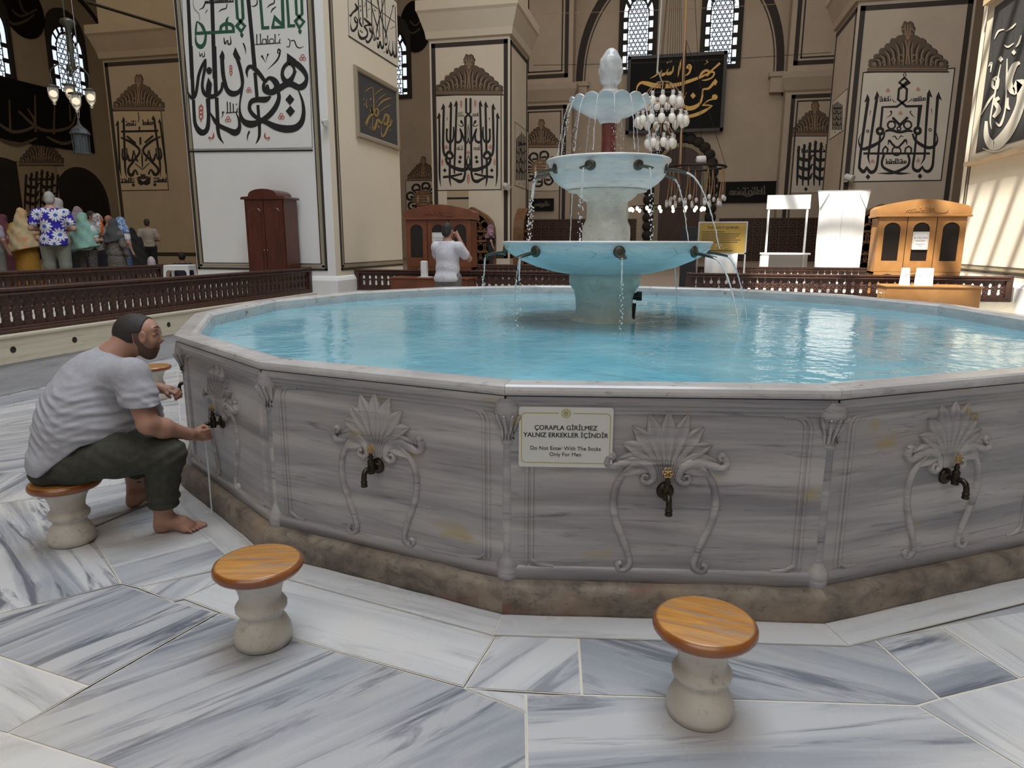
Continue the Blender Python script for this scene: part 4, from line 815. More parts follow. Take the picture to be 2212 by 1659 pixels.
# ================================================================ back wall
TW = TB+.6
def cyl_arch(s0, s1, zs, rise, n=16):
    """pointed arch outline from (s0, zs) up and over to (s1, zs)"""
    w = (s1-s0)/2; c = (s0+s1)/2; out = []
    for i in range(n+1):
        a = PI-PI*i/n; out.append((c+w*math.cos(a), zs+rise*(math.sin(a)**.85)))
    return out
m_pane = M('daylit pane', (.8, .86, .95), .4, Emission_Color=(.78, .88, 1, 1), Emission_Strength=.95)
m_lat = M('window lattice', (.03, .026, .022), .8)
def arch_window(idx, c, w, z0, zs, rise, ax='t', plane=TW, d=-1):
    """arched window with a pierced lattice of rounds; c centre across, w clear width"""
    def P(a, z, o): return (a, plane+d*o, z) if ax == 't' else (plane+d*o, a, z)
    outl = [(c-w/2, z0)]+cyl_arch(c-w/2, c+w/2, zs, rise)+[(c+w/2, z0)]
    def scaled(k): return [(c+(a-c)*k, z0+(z-z0)*k+(0 if z > z0 else -(k-1)*w*.5)) for a, z in outl]
    mb = MB(); A_, B_ = scaled(1.0), scaled(1.22); n = len(A_)
    mb.loft([[P(a, z, .0) for a, z in B_], [P(a, z, .10) for a, z in B_], [P(a, z, .12) for a, z in A_], [P(a, z, .02) for a, z in A_]], 0, True, False)
    wn = mb.obj('window_%d' % idx, m_lat); wn['kind'] = 'structure'; wn.rotation_euler.z = -YAW
    q = MB(); q.add([P(a, z, .03) for a, z in A_], [tuple(range(n))]); q.obj('pane', m_pane, wn)
    mb = MB(); r = w/11.5; zz = z0; row = 0
    def inside(a, z, m): return abs(a-c) < w/2-m and (z < zs or (abs(a-c)/(w/2-m))**2+((z-zs)/max(.05, rise-m))**2 < 1)
    k = .66
    while zz < zs+rise:
        for j in range(-6, 7):
            a = c+(j+(.5 if row % 2 else 0))*r*1.62
            if inside(a, zz, w*.16):
                ro, ri_ = r*.86, r*.60
                ring = [[P(a+rr*math.cos(2*PI*i/8), zz+rr*math.sin(2*PI*i/8), .05) for i in range(8)] for rr in (ro, ri_)]
                mb.loft(ring, 0, True, False)
        zz += r*1.42; row += 1
    # inner border and long side lights
    C_ = [(c+(a-c)*.70, z0+(z-z0)*.90+.02) for a, z in outl]; D_ = [(c+(a-c)*.64, z0+(z-z0)*.87+.03) for a, z in outl]
    mb.loft([[P(a, z, .055) for a, z in C_], [P(a, z, .055) for a, z in D_]], 0, False, False)
    E_ = [(c+(a-c)*.93, z0+(z-z0)*.965) for a, z in outl]; mb.loft([[P(a, z, .055) for a, z in scaled(1.0)], [P(a, z, .055) for a, z in E_]], 0, False, False)
    zz = z0+.25
    while zz < zs:
        for s in (-1, 1): a = c+s*w*.41; h = w*.10; mb.add([P(a-h, zz-.12, .05), P(a+h, zz-.12, .05), P(a+h, zz+.12, .05), P(a-h, zz+.12, .05)], [(0, 1, 2, 3)])
        zz += w*.34
    for i in range(3, 14, 2):
        a1, z1 = outl[i+1]; a2, z2 = c+(a1-c)*.66, z0+(z1-z0)*.88
        mb.add([P(a1-.09, z1, .05), P(a1+.09, z1, .05), P(a2+.09, z2, .05), P(a2-.09, z2, .05)], [(0, 1, 2, 3)])
    mb.obj('lattice', m_lat, wn); return wn
sq = lambda x, y, t=TW: ST(att(x, y, t))
c1 = (sq(1345, 60).x+sq(1413, 60).x)/2; w1_ = sq(1413, 60).x-sq(1345, 60).x; c2 = (sq(1522, 60).x+sq(1596, 60).x)/2; w2_ = sq(1596, 60).x-sq(1522, 60).x
zw0 = sq(1560, 140).z; arch_window(2, c1, w1_, zw0, zw0+2.9, 1.3); arch_window(3, c2, w2_, zw0, zw0+2.9, 1.3)
c3 = sq(846, 120).x; arch_window(4, c3, 2.1, sq(866, 205).z, sq(866, 205).z+2.6, 1.2)
# pilasters of the back wall carry cornices, painted frames and the springing of the arch bands
def pilaster(name, s0, s1, mat_, zc=9.5):
    mb = MB(); t0 = TB-.5; mb.box(s0, s1, t0, TW, 0, 20)
    pr = [(0, zc), (.08, zc+.1), (.28, zc+.7), (.30, zc+1.0), (0, zc+1.05)]
    mb.loft([[(s0-d, t0-d, z), (s1+d, t0-d, z), (s1+d, TW, z), (s0-d, TW, z)] for d, z in pr], 0, False, False)
    band_frame(mb, s0+.3, s1-.3, 1.2, zc-.12, t0, .2, 1); band_frame(mb, s0+.25, s1-.25, zc+1.35, 19, t0, .22, 1)
    return struct(mb, name, [mat_, m_band])
BP1 = (ST(att(1118, 300, TB-.5)).x, ST(att(1234, 300, TB-.5)).x); BP2 = (ST(att(1690, 300, TB-.5)).x, 9.4)
pilaster('wall_pilaster_1', *BP1, m_plaster); pilaster('wall_pilaster_2', *BP2, m_plaster); pilaster('wall_pilaster_3', -25, -20.4, m_dim)
# painted arch band on the back wall between the pilasters
mb = MB(); a0_, a1_ = BP1[1]+.05, BP2[0]-.05
for k0, k1, mi in ((1.0, .93, 0), (.915, .905, 0)):
    o1 = cyl_arch(a0_+(a1_-a0_)*(1-k0)/2, a1_-(a1_-a0_)*(1-k0)/2, 10.6, (a1_-a0_)*.60*k0, 40); o2 = cyl_arch(a0_+(a1_-a0_)*(1-k1)/2, a1_-(a1_-a0_)*(1-k1)/2, 10.6, (a1_-a0_)*.60*k1, 40)
    mb.loft([[(a, TW-.02, z) for a, z in o1], [(a, TW-.02, z) for a, z in o2]], mi, False, False)
struct(mb, 'trim_2', m_band)
for i, (a, s) in enumerate(((a0_+.25, 1), (a1_-.25, -1))):
    mb = MB(); mb.box(a-.45, a+.45, TW-.35, TW, 9.7, 10.5); mb.box(a-.55, a+.55, TW-.42, TW, 10.5, 10.75); struct(mb, 'trim_%d' % (3+i), m_plaster)
# small lettering panels on the back pilasters
f = Face('t', TB-.5, 1120, 260, 1.0)
def small_panel(f, label, x0, y0, x1, y1, style, crestw=None, m=m_panel, seed=1):
    dp = deco('wall_calligraphy', label, 'calligraphy', 'painted calligraphy on walls and pillars'); ground(f, dp, x0, y0, x1, y1, m, 8); mb = MB(); W_, H_ = x1-x0, y1-y0; cx, cy = (x0+x1)/2, (y0+y1)/2
    if style == 'rose':
        for k in range(8):
            a = 2*PI*k/8+.2; r = min(W_, H_)*.33
            f.stroke(mb, [(cx+r*.75*math.cos(a-.3), cy+r*.75*math.sin(a-.3), 2), (cx+r*1.35*math.cos(a-.22), cy+r*1.35*math.sin(a-.22), 5), (cx+r*1.5*math.cos(a+.08), cy+r*1.5*math.sin(a+.08), 4), (cx+r*1.25*math.cos(a+.3), cy+r*1.25*math.sin(a+.3), 5), (cx+r*.8*math.cos(a+.25), cy+r*.8*math.sin(a+.25), 2)])
            f.kufic(mb, cx+r*1.0*math.cos(a)-4, cy+r*1.05*math.sin(a)+3, cx+r*1.0*math.cos(a)+5, cy+r*1.05*math.sin(a)+2, 6, 1, k)
        f.ring(mb, cx, cy, min(W_, H_)*.25, 4, 3); f.ring(mb, cx, cy, min(W_, H_)*.205, 1, 3)
        for j in range(-2, 3): f.kufic(mb, cx-W_*.13, cy+j*6+3, cx+W_*.13, cy+j*6+3, 5, 1, 30+j, 3)
    else:
        n = 7
        for i in range(n):
            x = x0+W_*(.12+.76*i/(n-1)); y = y0+H_*(.10+.06*abs(i-n//2)/2)
            f.stroke(mb, [(x+W_*.02, y, W_*.06), (x-W_*.01, y+H_*.5, W_*.055), (x-W_*.02, y1-H_*.12, W_*.03)]); head(f, mb, x+W_*.02, y-H_*.02, W_*.045, 1 if i >= n/2 else -1)
        for q in (.42, .58, .74): f.stroke(mb, [(x0+W_*.1, y0+H_*(q-.06), W_*.03), (x0+W_*.2, y0+H_*q, W_*.08), (x0+W_*.38, y0+H_*(q+.01), W_*.07), (x0+W_*.45, y0+H_*(q-.07), W_*.03), (x0+W_*.6, y0+H_*(q+.02), W_*.08), (x0+W_*.85, y0+H_*(q-.03), W_*.05)])
        f.kufic(mb, x0+W_*.2, y0+H_*.3, x1-W_*.2, y0+H_*.29, H_*.07, W_*.02, seed)
        for q in (.3, .7): f.dia(mb, x0+W_*q, y1-H_*.06, W_*.045)
    mb.obj('lettering', MAT3, dp)
    if crestw: crest(f, dp, cx, y0-4, crestw/2, crestw*.72)
    return dp
small_panel(f, 'round rosette of black petals lettering panel seen left of the middle fountain bowl', 10, 58, 88, 152, 'rose', 78)
f2 = Face('t', TB-.5, 1700, 280, 1.0)
small_panel(f2, 'shadowed lettering panel half hidden behind the right pillar above the white display frame', 12, 12, 108, 136, 'bars', 96, seed=3)
f3 = Face('t', TW-.05, 800, 330, 1.0)
small_panel(f3, 'petal lettering panel glimpsed in the gap between the near pillar and the middle pillar', 78, 60, 150, 140, 'rose', 66)
# flank of the middle pillar: stacked small panels
f4 = Face('s', P3[1], 1100, 180, 1.0)
small_panel(f4, 'narrow fine-script panel on the flank of the pillar beside the fountain', 12, 95, 40, 225, 'bars', None, seed=8)
f5 = Face('s', P4[0], 1760, 150, 1.0); f5.sgn = -1
small_panel(f5, 'shadowed script panel on the left flank of the right pillar', 36, 62, 62, 140, 'bars', None, seed=9)
# large black panel with gold lettering
f = Face('t', TW-.32, 1345, 100, 8.294)
bl = thing('calligraphy_board', W(0, TW, 0), 'big black board with gold Arabic lettering hung below the two arched windows', 'calligraphy board'); bl.location = (0, 0, 0)
(a, zt), (b, zt2), (_, zb), (_, zb2) = f.pt(85, 172), f.pt(1880, 92), f.pt(65, 1575), f.pt(1790, 1520); zt = (zt+zt2)/2; zb = (zb+zb2)/2
b = f.pt(1840, 800)[0]; a = f.pt(75, 800)[0]
q = MB(); q.box(a, b, TW-.30, TW-.24, zb, zt); q.obj('board', m_board, bl); q = MB(); q.box((a+b)/2-.5, (a+b)/2+.5, TW-.24, TW-.002, zt-.5, zt-.3); q.obj('bracket', m_iron, bl); q = MB()
for u0, u1, v0, v1 in ((a, b, zt-.18, zt), (a, b, zb, zb+.18), (a, a+.18, zb, zt), (b-.18, b, zb, zt)): q.box(u0, u1, TW-.36, TW-.3, v0, v1)
q.obj('frame', M('black frame', (.022, .016, .012), .4), bl); mb = MB()
for g_ in ([(240, 850, 6), (265, 720, 30), (330, 655, 48), (430, 665, 76), (560, 700, 86), (800, 716, 76), (1050, 670, 64), (1250, 605, 56), (1420, 540, 42), (1520, 490, 20)], [(1550, 460, 10), (1620, 410, 30), (1745, 300, 40)], [(1355, 585, 5), (1420, 480, 42), (1500, 432, 46), (1552, 470, 44), (1500, 530, 40)], [(1540, 470, 40), (1600, 455, 42), (1642, 485, 30), (1600, 560, 26), (1500, 602, 30), (1420, 608, 14)],
           [(1145, 400, 24), (1190, 345, 60), (1218, 385, 50), (1180, 410, 44)], [(1222, 400, 30), (1180, 490, 32), (1080, 545, 4)], [(1048, 238, 8), (1020, 380, 38), (988, 553, 5)], [(912, 345, 8), (890, 450, 36), (830, 490, 64), (782, 475, 34), (825, 400, 6)], [(775, 480, 26), (725, 505, 56), (676, 505, 58), (702, 420, 8)], [(660, 470, 20), (580, 530, 24), (490, 578, 4)], [(782, 280, 10), (800, 297, 20), (830, 272, 12), (860, 285, 16), (875, 252, 6)],
           [(1620, 670, 50), (1540, 755, 40), (1440, 775, 30), (1430, 880, 32), (1390, 1010, 42), (1290, 1090, 74), (1180, 1112, 78), (1100, 1060, 48), (1085, 980, 20), (1148, 820, 4)], [(1640, 940, 30), (1530, 975, 24), (1425, 1060, 10)], [(1418, 1062, 8), (1500, 1055, 30), (1612, 1062, 8)], [(1612, 1062, 8), (1480, 1150, 52), (1300, 1230, 62), (1090, 1270, 52), (700, 1290, 34), (200, 1322, 8)], [(1520, 235, 8), (1500, 268, 14), (1530, 285, 12), (1455, 332, 4)]): f.stroke(mb, g_)
f.poly(mb, [(1662, 582), (1702, 632), (1665, 702), (1590, 670), (1610, 640)]); f.dia(mb, 1262, 885, 50); f.poly(mb, [(1650+52*math.cos(k*PI/8), 910+50*math.sin(k*PI/8)) for k in range(16)])
mb.obj('lettering', m_gold, bl)
# black sign boards
def sign(label, f, x0, y0, x1, y1, seed, m=m_board, ink=None, thick=.06):
    (a, zt), (b, zb) = f.pt(x0, y0), f.pt(x1, y1); o = thing('sign_board', (0, 0, 0), label, 'sign', 'dark sign boards')
    q = MB(); q.box(a, b, f.c-.0, f.c+thick, zb, zt); q.obj('board', m, o); mb = MB(); h = y1-y0
    f.kufic(mb, x0+(x1-x0)*.2, y0+h*.62, x1-(x1-x0)*.2, y0+h*.58, h*.42, h*.06, seed); f.stroke(mb, [(x0+(x1-x0)*.35, y0+h*.5, h*.04), (x0+(x1-x0)*.5, y0+h*.7, h*.08), (x0+(x1-x0)*.7, y0+h*.45, h*.04)])
    mb.obj('lettering', ink or M('faded gold paint', (.10, .085, .06), .6), o); return o
sign('long black sign board with a faded gold line of script right of the scalloped doorway', Face('t', TW-.1, 0, 0, 1), 1551, 393, 1680, 437, 5)
sign('small black sign board under the rosette panel behind the fountain', Face('t', TB-.62, 0, 0, 1), 1146, 429, 1196, 455, 6)
# scalloped doorway under the black board
f = Face('t', TW-.12, 0, 0, 1); dw = thing('doorway', (0, 0, 0), 'dark wooden doorway ringed by scalloped black stones behind the fountain', 'doorway')
ca, za = f.pt(1466, 470); ra = f.pt(1522, 470)[0]-ca; zs_ = f.pt(1466, 372)[1]
mb = MB(); mb.prism([(ca-ra*.8, PZ), (ca-ra*.8, zs_)]+cyl_arch(ca-ra*.8, ca+ra*.8, zs_, ra*.95)[1:-1]+[(ca+ra*.8, zs_), (ca+ra*.8, PZ)], TW-.1, TW, 1); mb.obj('door_leaf', wood('doorway wood', (.075, .035, .022), (.04, .018, .012), .5, (6, 6, 1)), dw)
mb = MB()
for k in range(31):
    q = k/30
    if q < .3: a, z, an = ca-ra*1.12, PZ+.4+(zs_-PZ-.4)*q/.3, PI
    elif q > .7: a, z, an = ca+ra*1.12, PZ+.4+(zs_-PZ-.4)*(1-q)/.3, 0
    else: an = PI-PI*(q-.3)/.4; a, z = ca+ra*1.12*math.cos(an), zs_+ra*1.2*math.sin(an)
    mb.sphere((a+.12*math.cos(an), TW-.1, z+.12*math.sin(an)), .34, 0, 10, 6, (1, .3, .9))
mb.obj('scalloped_surround', m_crestd, dw)
mb = MB(); o1 = [(ca-ra, PZ), (ca-ra, zs_)]+cyl_arch(ca-ra, ca+ra, zs_, ra*1.1)[1:-1]+[(ca+ra, zs_), (ca+ra, PZ)]; o2 = [(ca+(a-ca)*.86, zs_+(z-zs_)*.86 if z > zs_ else z) for a, z in o1]
mb.loft([[(a, TW-.13, z) for a, z in o1], [(a, TW-.13, z) for a, z in o2]], 0, False, False); mb.obj('door_frame', m_bandl, dw)
# lattice screen along the foot of the back wall
m_screen = wood('dark screen wood', (.05, .022, .014), (.025, .011, .008), .5, (3, 3, 3)); g = G(m_screen)
def screen(s0, s1, t, z1, lab):
    o = thing('lattice_screen', (0, 0, 0), lab, 'screen', 'dark lattice screens along the back wall'); mb = MB(); mb.box(s0, s1, t, t+.05, PZ, z1); mb.obj('backing', m_screen, o); mb = MB()
    n = max(2, int((s1-s0)/.45)); zs = [PZ+.1+(z1-PZ-.15)*j/5 for j in range(6)]
    for i in range(n+1): s = s0+(s1-s0)*i/n; mb.box(s-.03, s+.03, t-.06, t, PZ, z1)
    for z in zs: mb.box(s0, s1, t-.05, t, z-.03, z+.03)
    for i in range(n):
        for j in range(5):
            c = s0+(s1-s0)*(i+.5)/n, (zs[j]+zs[j+1])/2
            mb.loft([[(c[0]+r*math.cos(PI*k/4), t-.04, c[1]+r*math.sin(PI*k/4)) for k in range(8)] for r in (.15, .10)], 0, True, False)
    mb.obj('lattice', M('screen lattice', (.10, .05, .028), .5), o)
zsc = sq(1250, 473, 40.5).z
screen(BP1[0]-2, ca-ra*1.6, 40.6, zsc, 'dark lattice screen along the back wall left of the fountain'); screen(ca+ra*1.5, 9.2, 40.6, zsc, 'dark lattice screen along the back wall behind the white display frame')
# ================================================================ left wall
SLW = -36
f = Face('s', SLW, 0, 0, 1.0)
arch_window(5, ST(ats(146, 130, SLW)).y, 2.3, ST(ats(146, 210, SLW)).z, ST(ats(146, 110, SLW)).z, 1.4, 's', SLW, 1)
arch_window(6, ST(ats(-22, 130, SLW)).y, 2.3, ST(ats(-22, 165, SLW)).z, ST(ats(-22, 60, SLW)).z, 1.4, 's', SLW, 1)
md = thing('medallion', (0, 0, 0), 'dark round medallion of script high on the left wall beside the window', 'medallion', 'round medallions'); cy_, cz_ = ST(ats(48, 20, SLW)).y, ST(ats(48, 20, SLW)).z
mb = MB(); mb.prism([(cy_+1.35*math.cos(2*PI*k/32), cz_+1.5*math.sin(2*PI*k/32)) for k in range(32)], SLW+.02, SLW+.06, 0); mb.obj('disc', m_board, md); mb = MB(); f.c = SLW+.06
for g_ in ([(15, 40, 3), (30, 52, 6), (55, 45, 6), (75, 30, 3)], [(25, 20, 3), (45, 35, 5), (80, 20, 4)], [(40, -10, 3), (48, 20, 4), (60, 30, 2)]): f.stroke(mb, g_)
mb.obj('lettering', M('dim bronze paint', (.09, .07, .045), .6), md)
md = thing('medallion', (0, 0, 0), 'dark round medallion of script seen in the gap right of the near pillar', 'medallion', 'round medallions'); p_ = sq(898, 58)
mb = MB(); mb.prism([(p_.x+1.0*math.cos(2*PI*k/32), p_.z+1.45*math.sin(2*PI*k/32)) for k in range(32)], TW-.08, TW-.02, 1); mb.obj('disc', m_board, md)
mb = MB(); f = Face('t', TW-.08, 0, 0, 1)
for g_ in ([(878, 60, 2), (890, 72, 3), (908, 62, 3)], [(885, 45, 2), (898, 55, 3), (912, 40, 2)]): f.stroke(mb, g_)
mb.obj('lettering', M('dim bronze paint', (.09, .07, .045), .6), md)
f = Face('s', SLW, 0, 0, 1.0)
bd = thing('calligraphy_board', (0, 0, 0), 'wide black board with dim bronze script on the dark left wall', 'calligraphy board'); y0_, y1_ = ST(ats(-120, 200, SLW)).y, ST(ats(196, 280, SLW)).y; z0_, z1_ = 7.05, 10.35
q = MB(); q.box(SLW+.02, SLW+.12, y0_, y1_, z0_, z1_); q.obj('board', m_board, bd); mb = MB(); f.c = SLW+.12
for g_ in ([(-10, 262, 5), (30, 285, 7), (75, 270, 6), (60, 235, 3)], [(40, 240, 4), (90, 280, 7), (150, 275, 6), (165, 240, 3)], [(20, 215, 3), (22, 280, 5)], [(75, 205, 3), (77, 285, 5)], [(118, 215, 3), (116, 290, 5)], [(100, 295, 4), (140, 310, 7), (185, 290, 4)], [(0, 300, 4), (40, 312, 7), (80, 298, 4)], [(150, 225, 3), (152, 262, 4)]): f.stroke(mb, g_)
mb.obj('lettering', M('dull bronze script', (.14, .10, .055), .5), bd)
f = Face('s', SLW+.02, 0, 0, 1.0)
small_panel(f, 'dim lettering panel between two dark niches on the left wall', 44, 356, 134, 468, 'bars', 92, plaster('dim ochre ground', (.42, .33, .2), .05), 4)
for i, (x, w_) in enumerate(((176, 1.75), (6, 2.4))):
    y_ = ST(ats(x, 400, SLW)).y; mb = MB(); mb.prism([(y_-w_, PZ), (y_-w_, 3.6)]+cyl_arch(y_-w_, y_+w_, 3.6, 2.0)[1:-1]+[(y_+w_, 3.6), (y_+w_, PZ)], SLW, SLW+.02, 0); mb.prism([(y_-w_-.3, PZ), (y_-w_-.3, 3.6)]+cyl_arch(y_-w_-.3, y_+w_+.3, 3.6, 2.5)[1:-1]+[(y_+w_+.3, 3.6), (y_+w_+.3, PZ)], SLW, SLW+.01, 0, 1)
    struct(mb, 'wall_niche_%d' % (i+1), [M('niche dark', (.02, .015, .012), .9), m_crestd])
mb = MB(); o1 = cyl_arch(30.5, 41.6, 9.8, 7.0, 30); o2 = [(36.05+(a-36.05)*.95, 9.8+(z-9.8)*.95) for a, z in o1]; mb.loft([[(SLW+.02, a, z) for a, z in o1], [(SLW+.02, a, z) for a, z in o2]], 0, False, False); struct(mb, 'trim_5', m_crestd)
mb = MB(); mb.box(SLW, SLW+.5, 41.2, 42.6, 0, 20); mb.box(SLW, SLW+.7, 41, 42.6, 9.2, 10.0); struct(mb, 'wall_pilaster_4', m_dim)
# ================================================================ text
def text_mesh(body, size, align='CENTER', bold=False, ext=.001):
    c = bpy.data.curves.new('t', 'FONT'); c.body = body; c.size = size; c.align_x = align; c.extrude = ext; c.resolution_u = 3
    if bold: c.offset = 0
    o = bpy.data.objects.new('t', c); COL.objects.link(o); bpy.context.view_layer.update()
    me = bpy.data.meshes.new_from_object(o.evaluated_get(bpy.context.evaluated_depsgraph_get()))
    v = [tuple(x.co) for x in me.vertices]; fs = [tuple(p.vertices) for p in me.polygons]
    bpy.data.objects.remove(o); bpy.data.curves.remove(c); bpy.data.meshes.remove(me); return v, fs
def put_text(mb, body, size, x, z, y=0, align='CENTER', bold=False, mi=0):
    v, fs = text_mesh(body, size, align, bold)
    for i, d in enumerate((-.016, 0, .016) if bold else (0,)): mb.add([(x+a+d*size, y-c-.00008*i, z+b) for a, b, c in v], fs, mi)
def rrect(x0, x1, z0, z1, r, n=5):
    out = []
    for cx, cz, a0 in ((x1-r, z1-r, 0), (x0+r, z1-r, PI/2), (x0+r, z0+r, PI), (x1-r, z0+r, 1.5*PI)):
        out += [(cx+r*math.cos(a0+PI/2*i/n), cz+r*math.sin(a0+PI/2*i/n)) for i in range(n+1)]
    return out
def frame_line(mb, x0, x1, z0, z1, r, w, y, mi, gap=None):
    a, b = rrect(x0, x1, z0, z1, r), rrect(x0+w, x1-w, z0+w, z1-w, r-w*.7); n = len(a)
    for i in range(n):
        j = (i+1) % n
        if gap and abs((a[i][0]+a[j][0])/2) < .3 and i == 5 and a[i][1] > (z0+z1)/2:
            for s in (-1, 1): mb.add([(s*gap, y, z1), (s*abs(a[i][0]), y, z1), (s*abs(a[i][0]), y, z1-w), (s*gap, y, z1-w)], [(0, 1, 2, 3)], mi)
            continue
        mb.add([(a[i][0], y, a[i][1]), (a[j][0], y, a[j][1]), (b[j][0], y, b[j][1]), (b[i][0], y, b[i][1])], [(0, 1, 2, 3)], mi)
m_signw = M('sign white', (.60, .60, .57), .35); m_olive = M('sign olive', (.40, .36, .07), .5)
sg = thing('notice_sign', (0, 0, 0), 'white notice plate about socks fixed to the basin left of the middle tap', 'sign', rz=0)
a2 = PHI+2*PI*2.5/NB; n2 = Vector((math.cos(a2), math.sin(a2), 0)); t2 = Vector((-n2.y, n2.x, 0))
sg.location = CB+n2*(apo+.012)+t2*(-.417)+Vector((0, 0, .651)); sg.rotation_euler.z = a2+PI/2
mb = MB(); mb.prism(rrect(-.193, .193, 0, .256, .012), -.006, .006, 1); mb.obj('plate', m_signw, sg)
mb = MB(); frame_line(mb, -.183, .183, .017, .232, .018, .0032, -.0066, 0, gap=.030); mb.obj('printed_border', m_olive, sg)
mb = MB()
for k in range(8):
    a = 2*PI*k/8; c = (.012*math.cos(a), .230+.012*math.sin(a))
    mb.loft([[(c[0]+r*math.cos(q), -.0067, c[1]+r*math.sin(q)) for q in [2*PI*i/12 for i in range(12)]] for r in (.0092, .0072)], 0, True)
mb.loft([[(r*math.cos(q), -.0067, .230+r*math.sin(q)) for q in [2*PI*i/12 for i in range(12)]] for r in (.007, .005)], 0, True); mb.obj('rosette_emblem', m_olive, sg)
mb = MB(); put_text(mb, 'ÇORAPLA GİRİLMEZ', .0275, 0, .160, -.0062, bold=True); put_text(mb, 'YALNIZ ERKEKLER İÇİNDİR', .0275, 0, .129, -.0062, bold=True)
put_text(mb, 'Do Not Enter With The Socks', .0232, 0, .074, -.0062); put_text(mb, 'Only For Men', .0232, 0, .048, -.0062); mb.obj('lettering', m_ink, sg)
# ================================================================ balustrades
def baluster_mesh():
    mb = MB(); pf = [(0, .062), (.045, .062), (.055, .042), (.09, .037), (.12, .044), (.155, .040), (.168, .0625), (.20, .0625), (.21, .044), (.245, .037), (.268, .042), (.285, .056), (.30, .062), (.35, .062)]
    mb.prism([(w, z) for z, w in pf]+[(-w, z) for z, w in pf[::-1]], -.014, .014, 1)
    for z, r in ((.105, .034), (.186, .04), (.25, .03)):
        for d, q in ((-1, 1),):
            mb.loft([[(rr*math.cos(2*PI*k/12), -.014-h, z+rr*math.sin(2*PI*k/12)) for k in range(12)] for rr, h in ((r, 0), (r*.92, .005), (r*.66, .005), (r*.58, .001), (r*.3, .001), (r*.18, .005), (.001, .006))], 0, True, False, True)
    return mb
BAL = None
def balustrade(label, p0, p1, z0, h=.49, post0=True, post1=True):
    """run of carved balusters from p0 to p1 (s, t), standing at z0"""
    global BAL
    d = Vector((p1[0]-p0[0], p1[1]-p0[1], 0)); Ln = d.length; rz = math.atan2(d.y, d.x)
    o = thing('wooden_balustrade', (p0[0], p0[1], z0), label, 'balustrade', 'carved wooden balustrades', rz)
    mb = MB(); mb.loft([[(x, y, z) for y, z in ((-.06, h-.075), (-.065, h-.06), (-.05, h-.045), (-.068, h-.03), (-.07, h-.008), (-.055, h), (.055, h), (.07, h-.008), (.068, h-.03), (.05, h-.045), (.065, h-.06), (.06, h-.075))] for x in (0, Ln)], 0, True, True); mb.obj('top_rail', m_darkwood, o)
    mb = MB(); mb.loft([[(x, y, z) for y, z in ((-.07, 0), (-.07, .03), (-.055, .04), (-.06, .06), (-.045, .068), (.045, .068), (.06, .06), (.055, .04), (.07, .03), (.07, 0))] for x in (0, Ln)], 0, True, True); mb.obj('bottom_rail', m_darkwood, o)
    n = int(Ln/.131); k = (h-.143)/.35
    for i in range(n):
        if BAL is None: b = baluster_mesh().obj('baluster', m_darkwood, o); BAL = b
        else: b = BAL.copy(); COL.objects.link(b); b.parent = o
        b.location = ((i+.5)*Ln/n, 0, .068); b.scale = (Ln/n/.131*.995, 1, k)
    for x, f_ in ((0, post0), (Ln, post1)):
        if f_: MB().box(x-.05, x+.05, -.055, .055, 0, h+.01, bev=.006).obj('end_post', m_darkwood, o)
    return o
balustrade('long carved balustrade running along the step behind the seated man', (-6.84, 4.3), (-6.84, 12.1), PZ+.012, .475, False)
RS2 = -9.75; zr2 = ats(0, 586, RS2).z
balustrade('second carved balustrade in front of the tour group', (RS2, 6.5), (RS2, ST(ats(345, 572, RS2)).y), PZ, zr2-PZ, False)
balustrade('carved balustrade between the near pillar and the fountain', (-6.24, 13.02), (-1.75, 13.02), PZ+.012, .42)
balustrade('carved balustrade right of the fountain under the white displays', (.30, 13.02), (5.45, 13.02), PZ+.012, .42)
balustrade('farther balustrade seen behind the left cabinet', (-5.4, 16.0), (-1.9, 16.0), PZ, .46)
balustrade('farther balustrade in front of the white display frame and roll-up sheet', (.5, 16.0), (4.4, 16.0), PZ, .46)
# ================================================================ wardrobe
wr = thing('wardrobe', (-7.40, 11.88, PZ), 'dark mahogany wardrobe with arched top against the near pillar', 'wardrobe')
hw = .405; H_ = 1.74; D_ = .46
mb = MB(); mb.box(-hw, hw, -D_/2, D_/2, .06, H_); mb.box(-hw-.02, hw+.02, -D_/2-.02, D_/2, 0, .08); mb.obj('carcass', m_mahog, wr)
top = [(-hw-.05, H_), (-hw-.05, H_+.025), (-hw-.03, H_+.045), (-hw*.72, H_+.055)]+[(hw*.72*math.sin(a), H_+.055+.13*(math.cos(a)**.8 if math.cos(a) > 0 else 0)) for a in [(-1.45+2.9*i/14) for i in range(15)]]+[(hw*.72, H_+.055), (hw+.03, H_+.045), (hw+.05, H_+.025), (hw+.05, H_)]
mb = MB(); mb.prism(top, -D_/2-.045, D_/2+.02, 1); mb.obj('arched_cornice', m_mahog, wr)
for s in (-1, 1):
    mb = MB(); x0, x1 = (s*.006, s*(hw-.02)); x0, x1 = min(x0, x1), max(x0, x1); mb.box(x0, x1, -D_/2-.022, -D_/2, .1, H_-.02)
    c = (x0+x1)/2; w_ = (x1-x0)/2-.055
    arch = [(c-w_, .2), (c+w_, .2), (c+w_, H_-.24)]+[(c+w_*math.cos(a), H_-.24+.10*math.sin(a)) for a in [PI*i/10 for i in range(1, 10)]]+[(c-w_, H_-.24)]
    inner = [(c+(x-c)*.84, .9+(z-.9)*.955) for x, z in arch]
    mb.loft([[(x, -D_/2-.022, z) for x, z in arch], [(x, -D_/2-.034, z) for x, z in [(c+(x-c)*.95, .9+(z-.9)*.985) for x, z in arch]], [(x, -D_/2-.022, z) for x, z in inner]], 0, True, False)
    dr = mb.obj('door', m_mahog, wr); MB().sphere((s*.035, -D_/2-.04, .82), .014, 0, 8, 6).obj('knob', m_handle, dr)
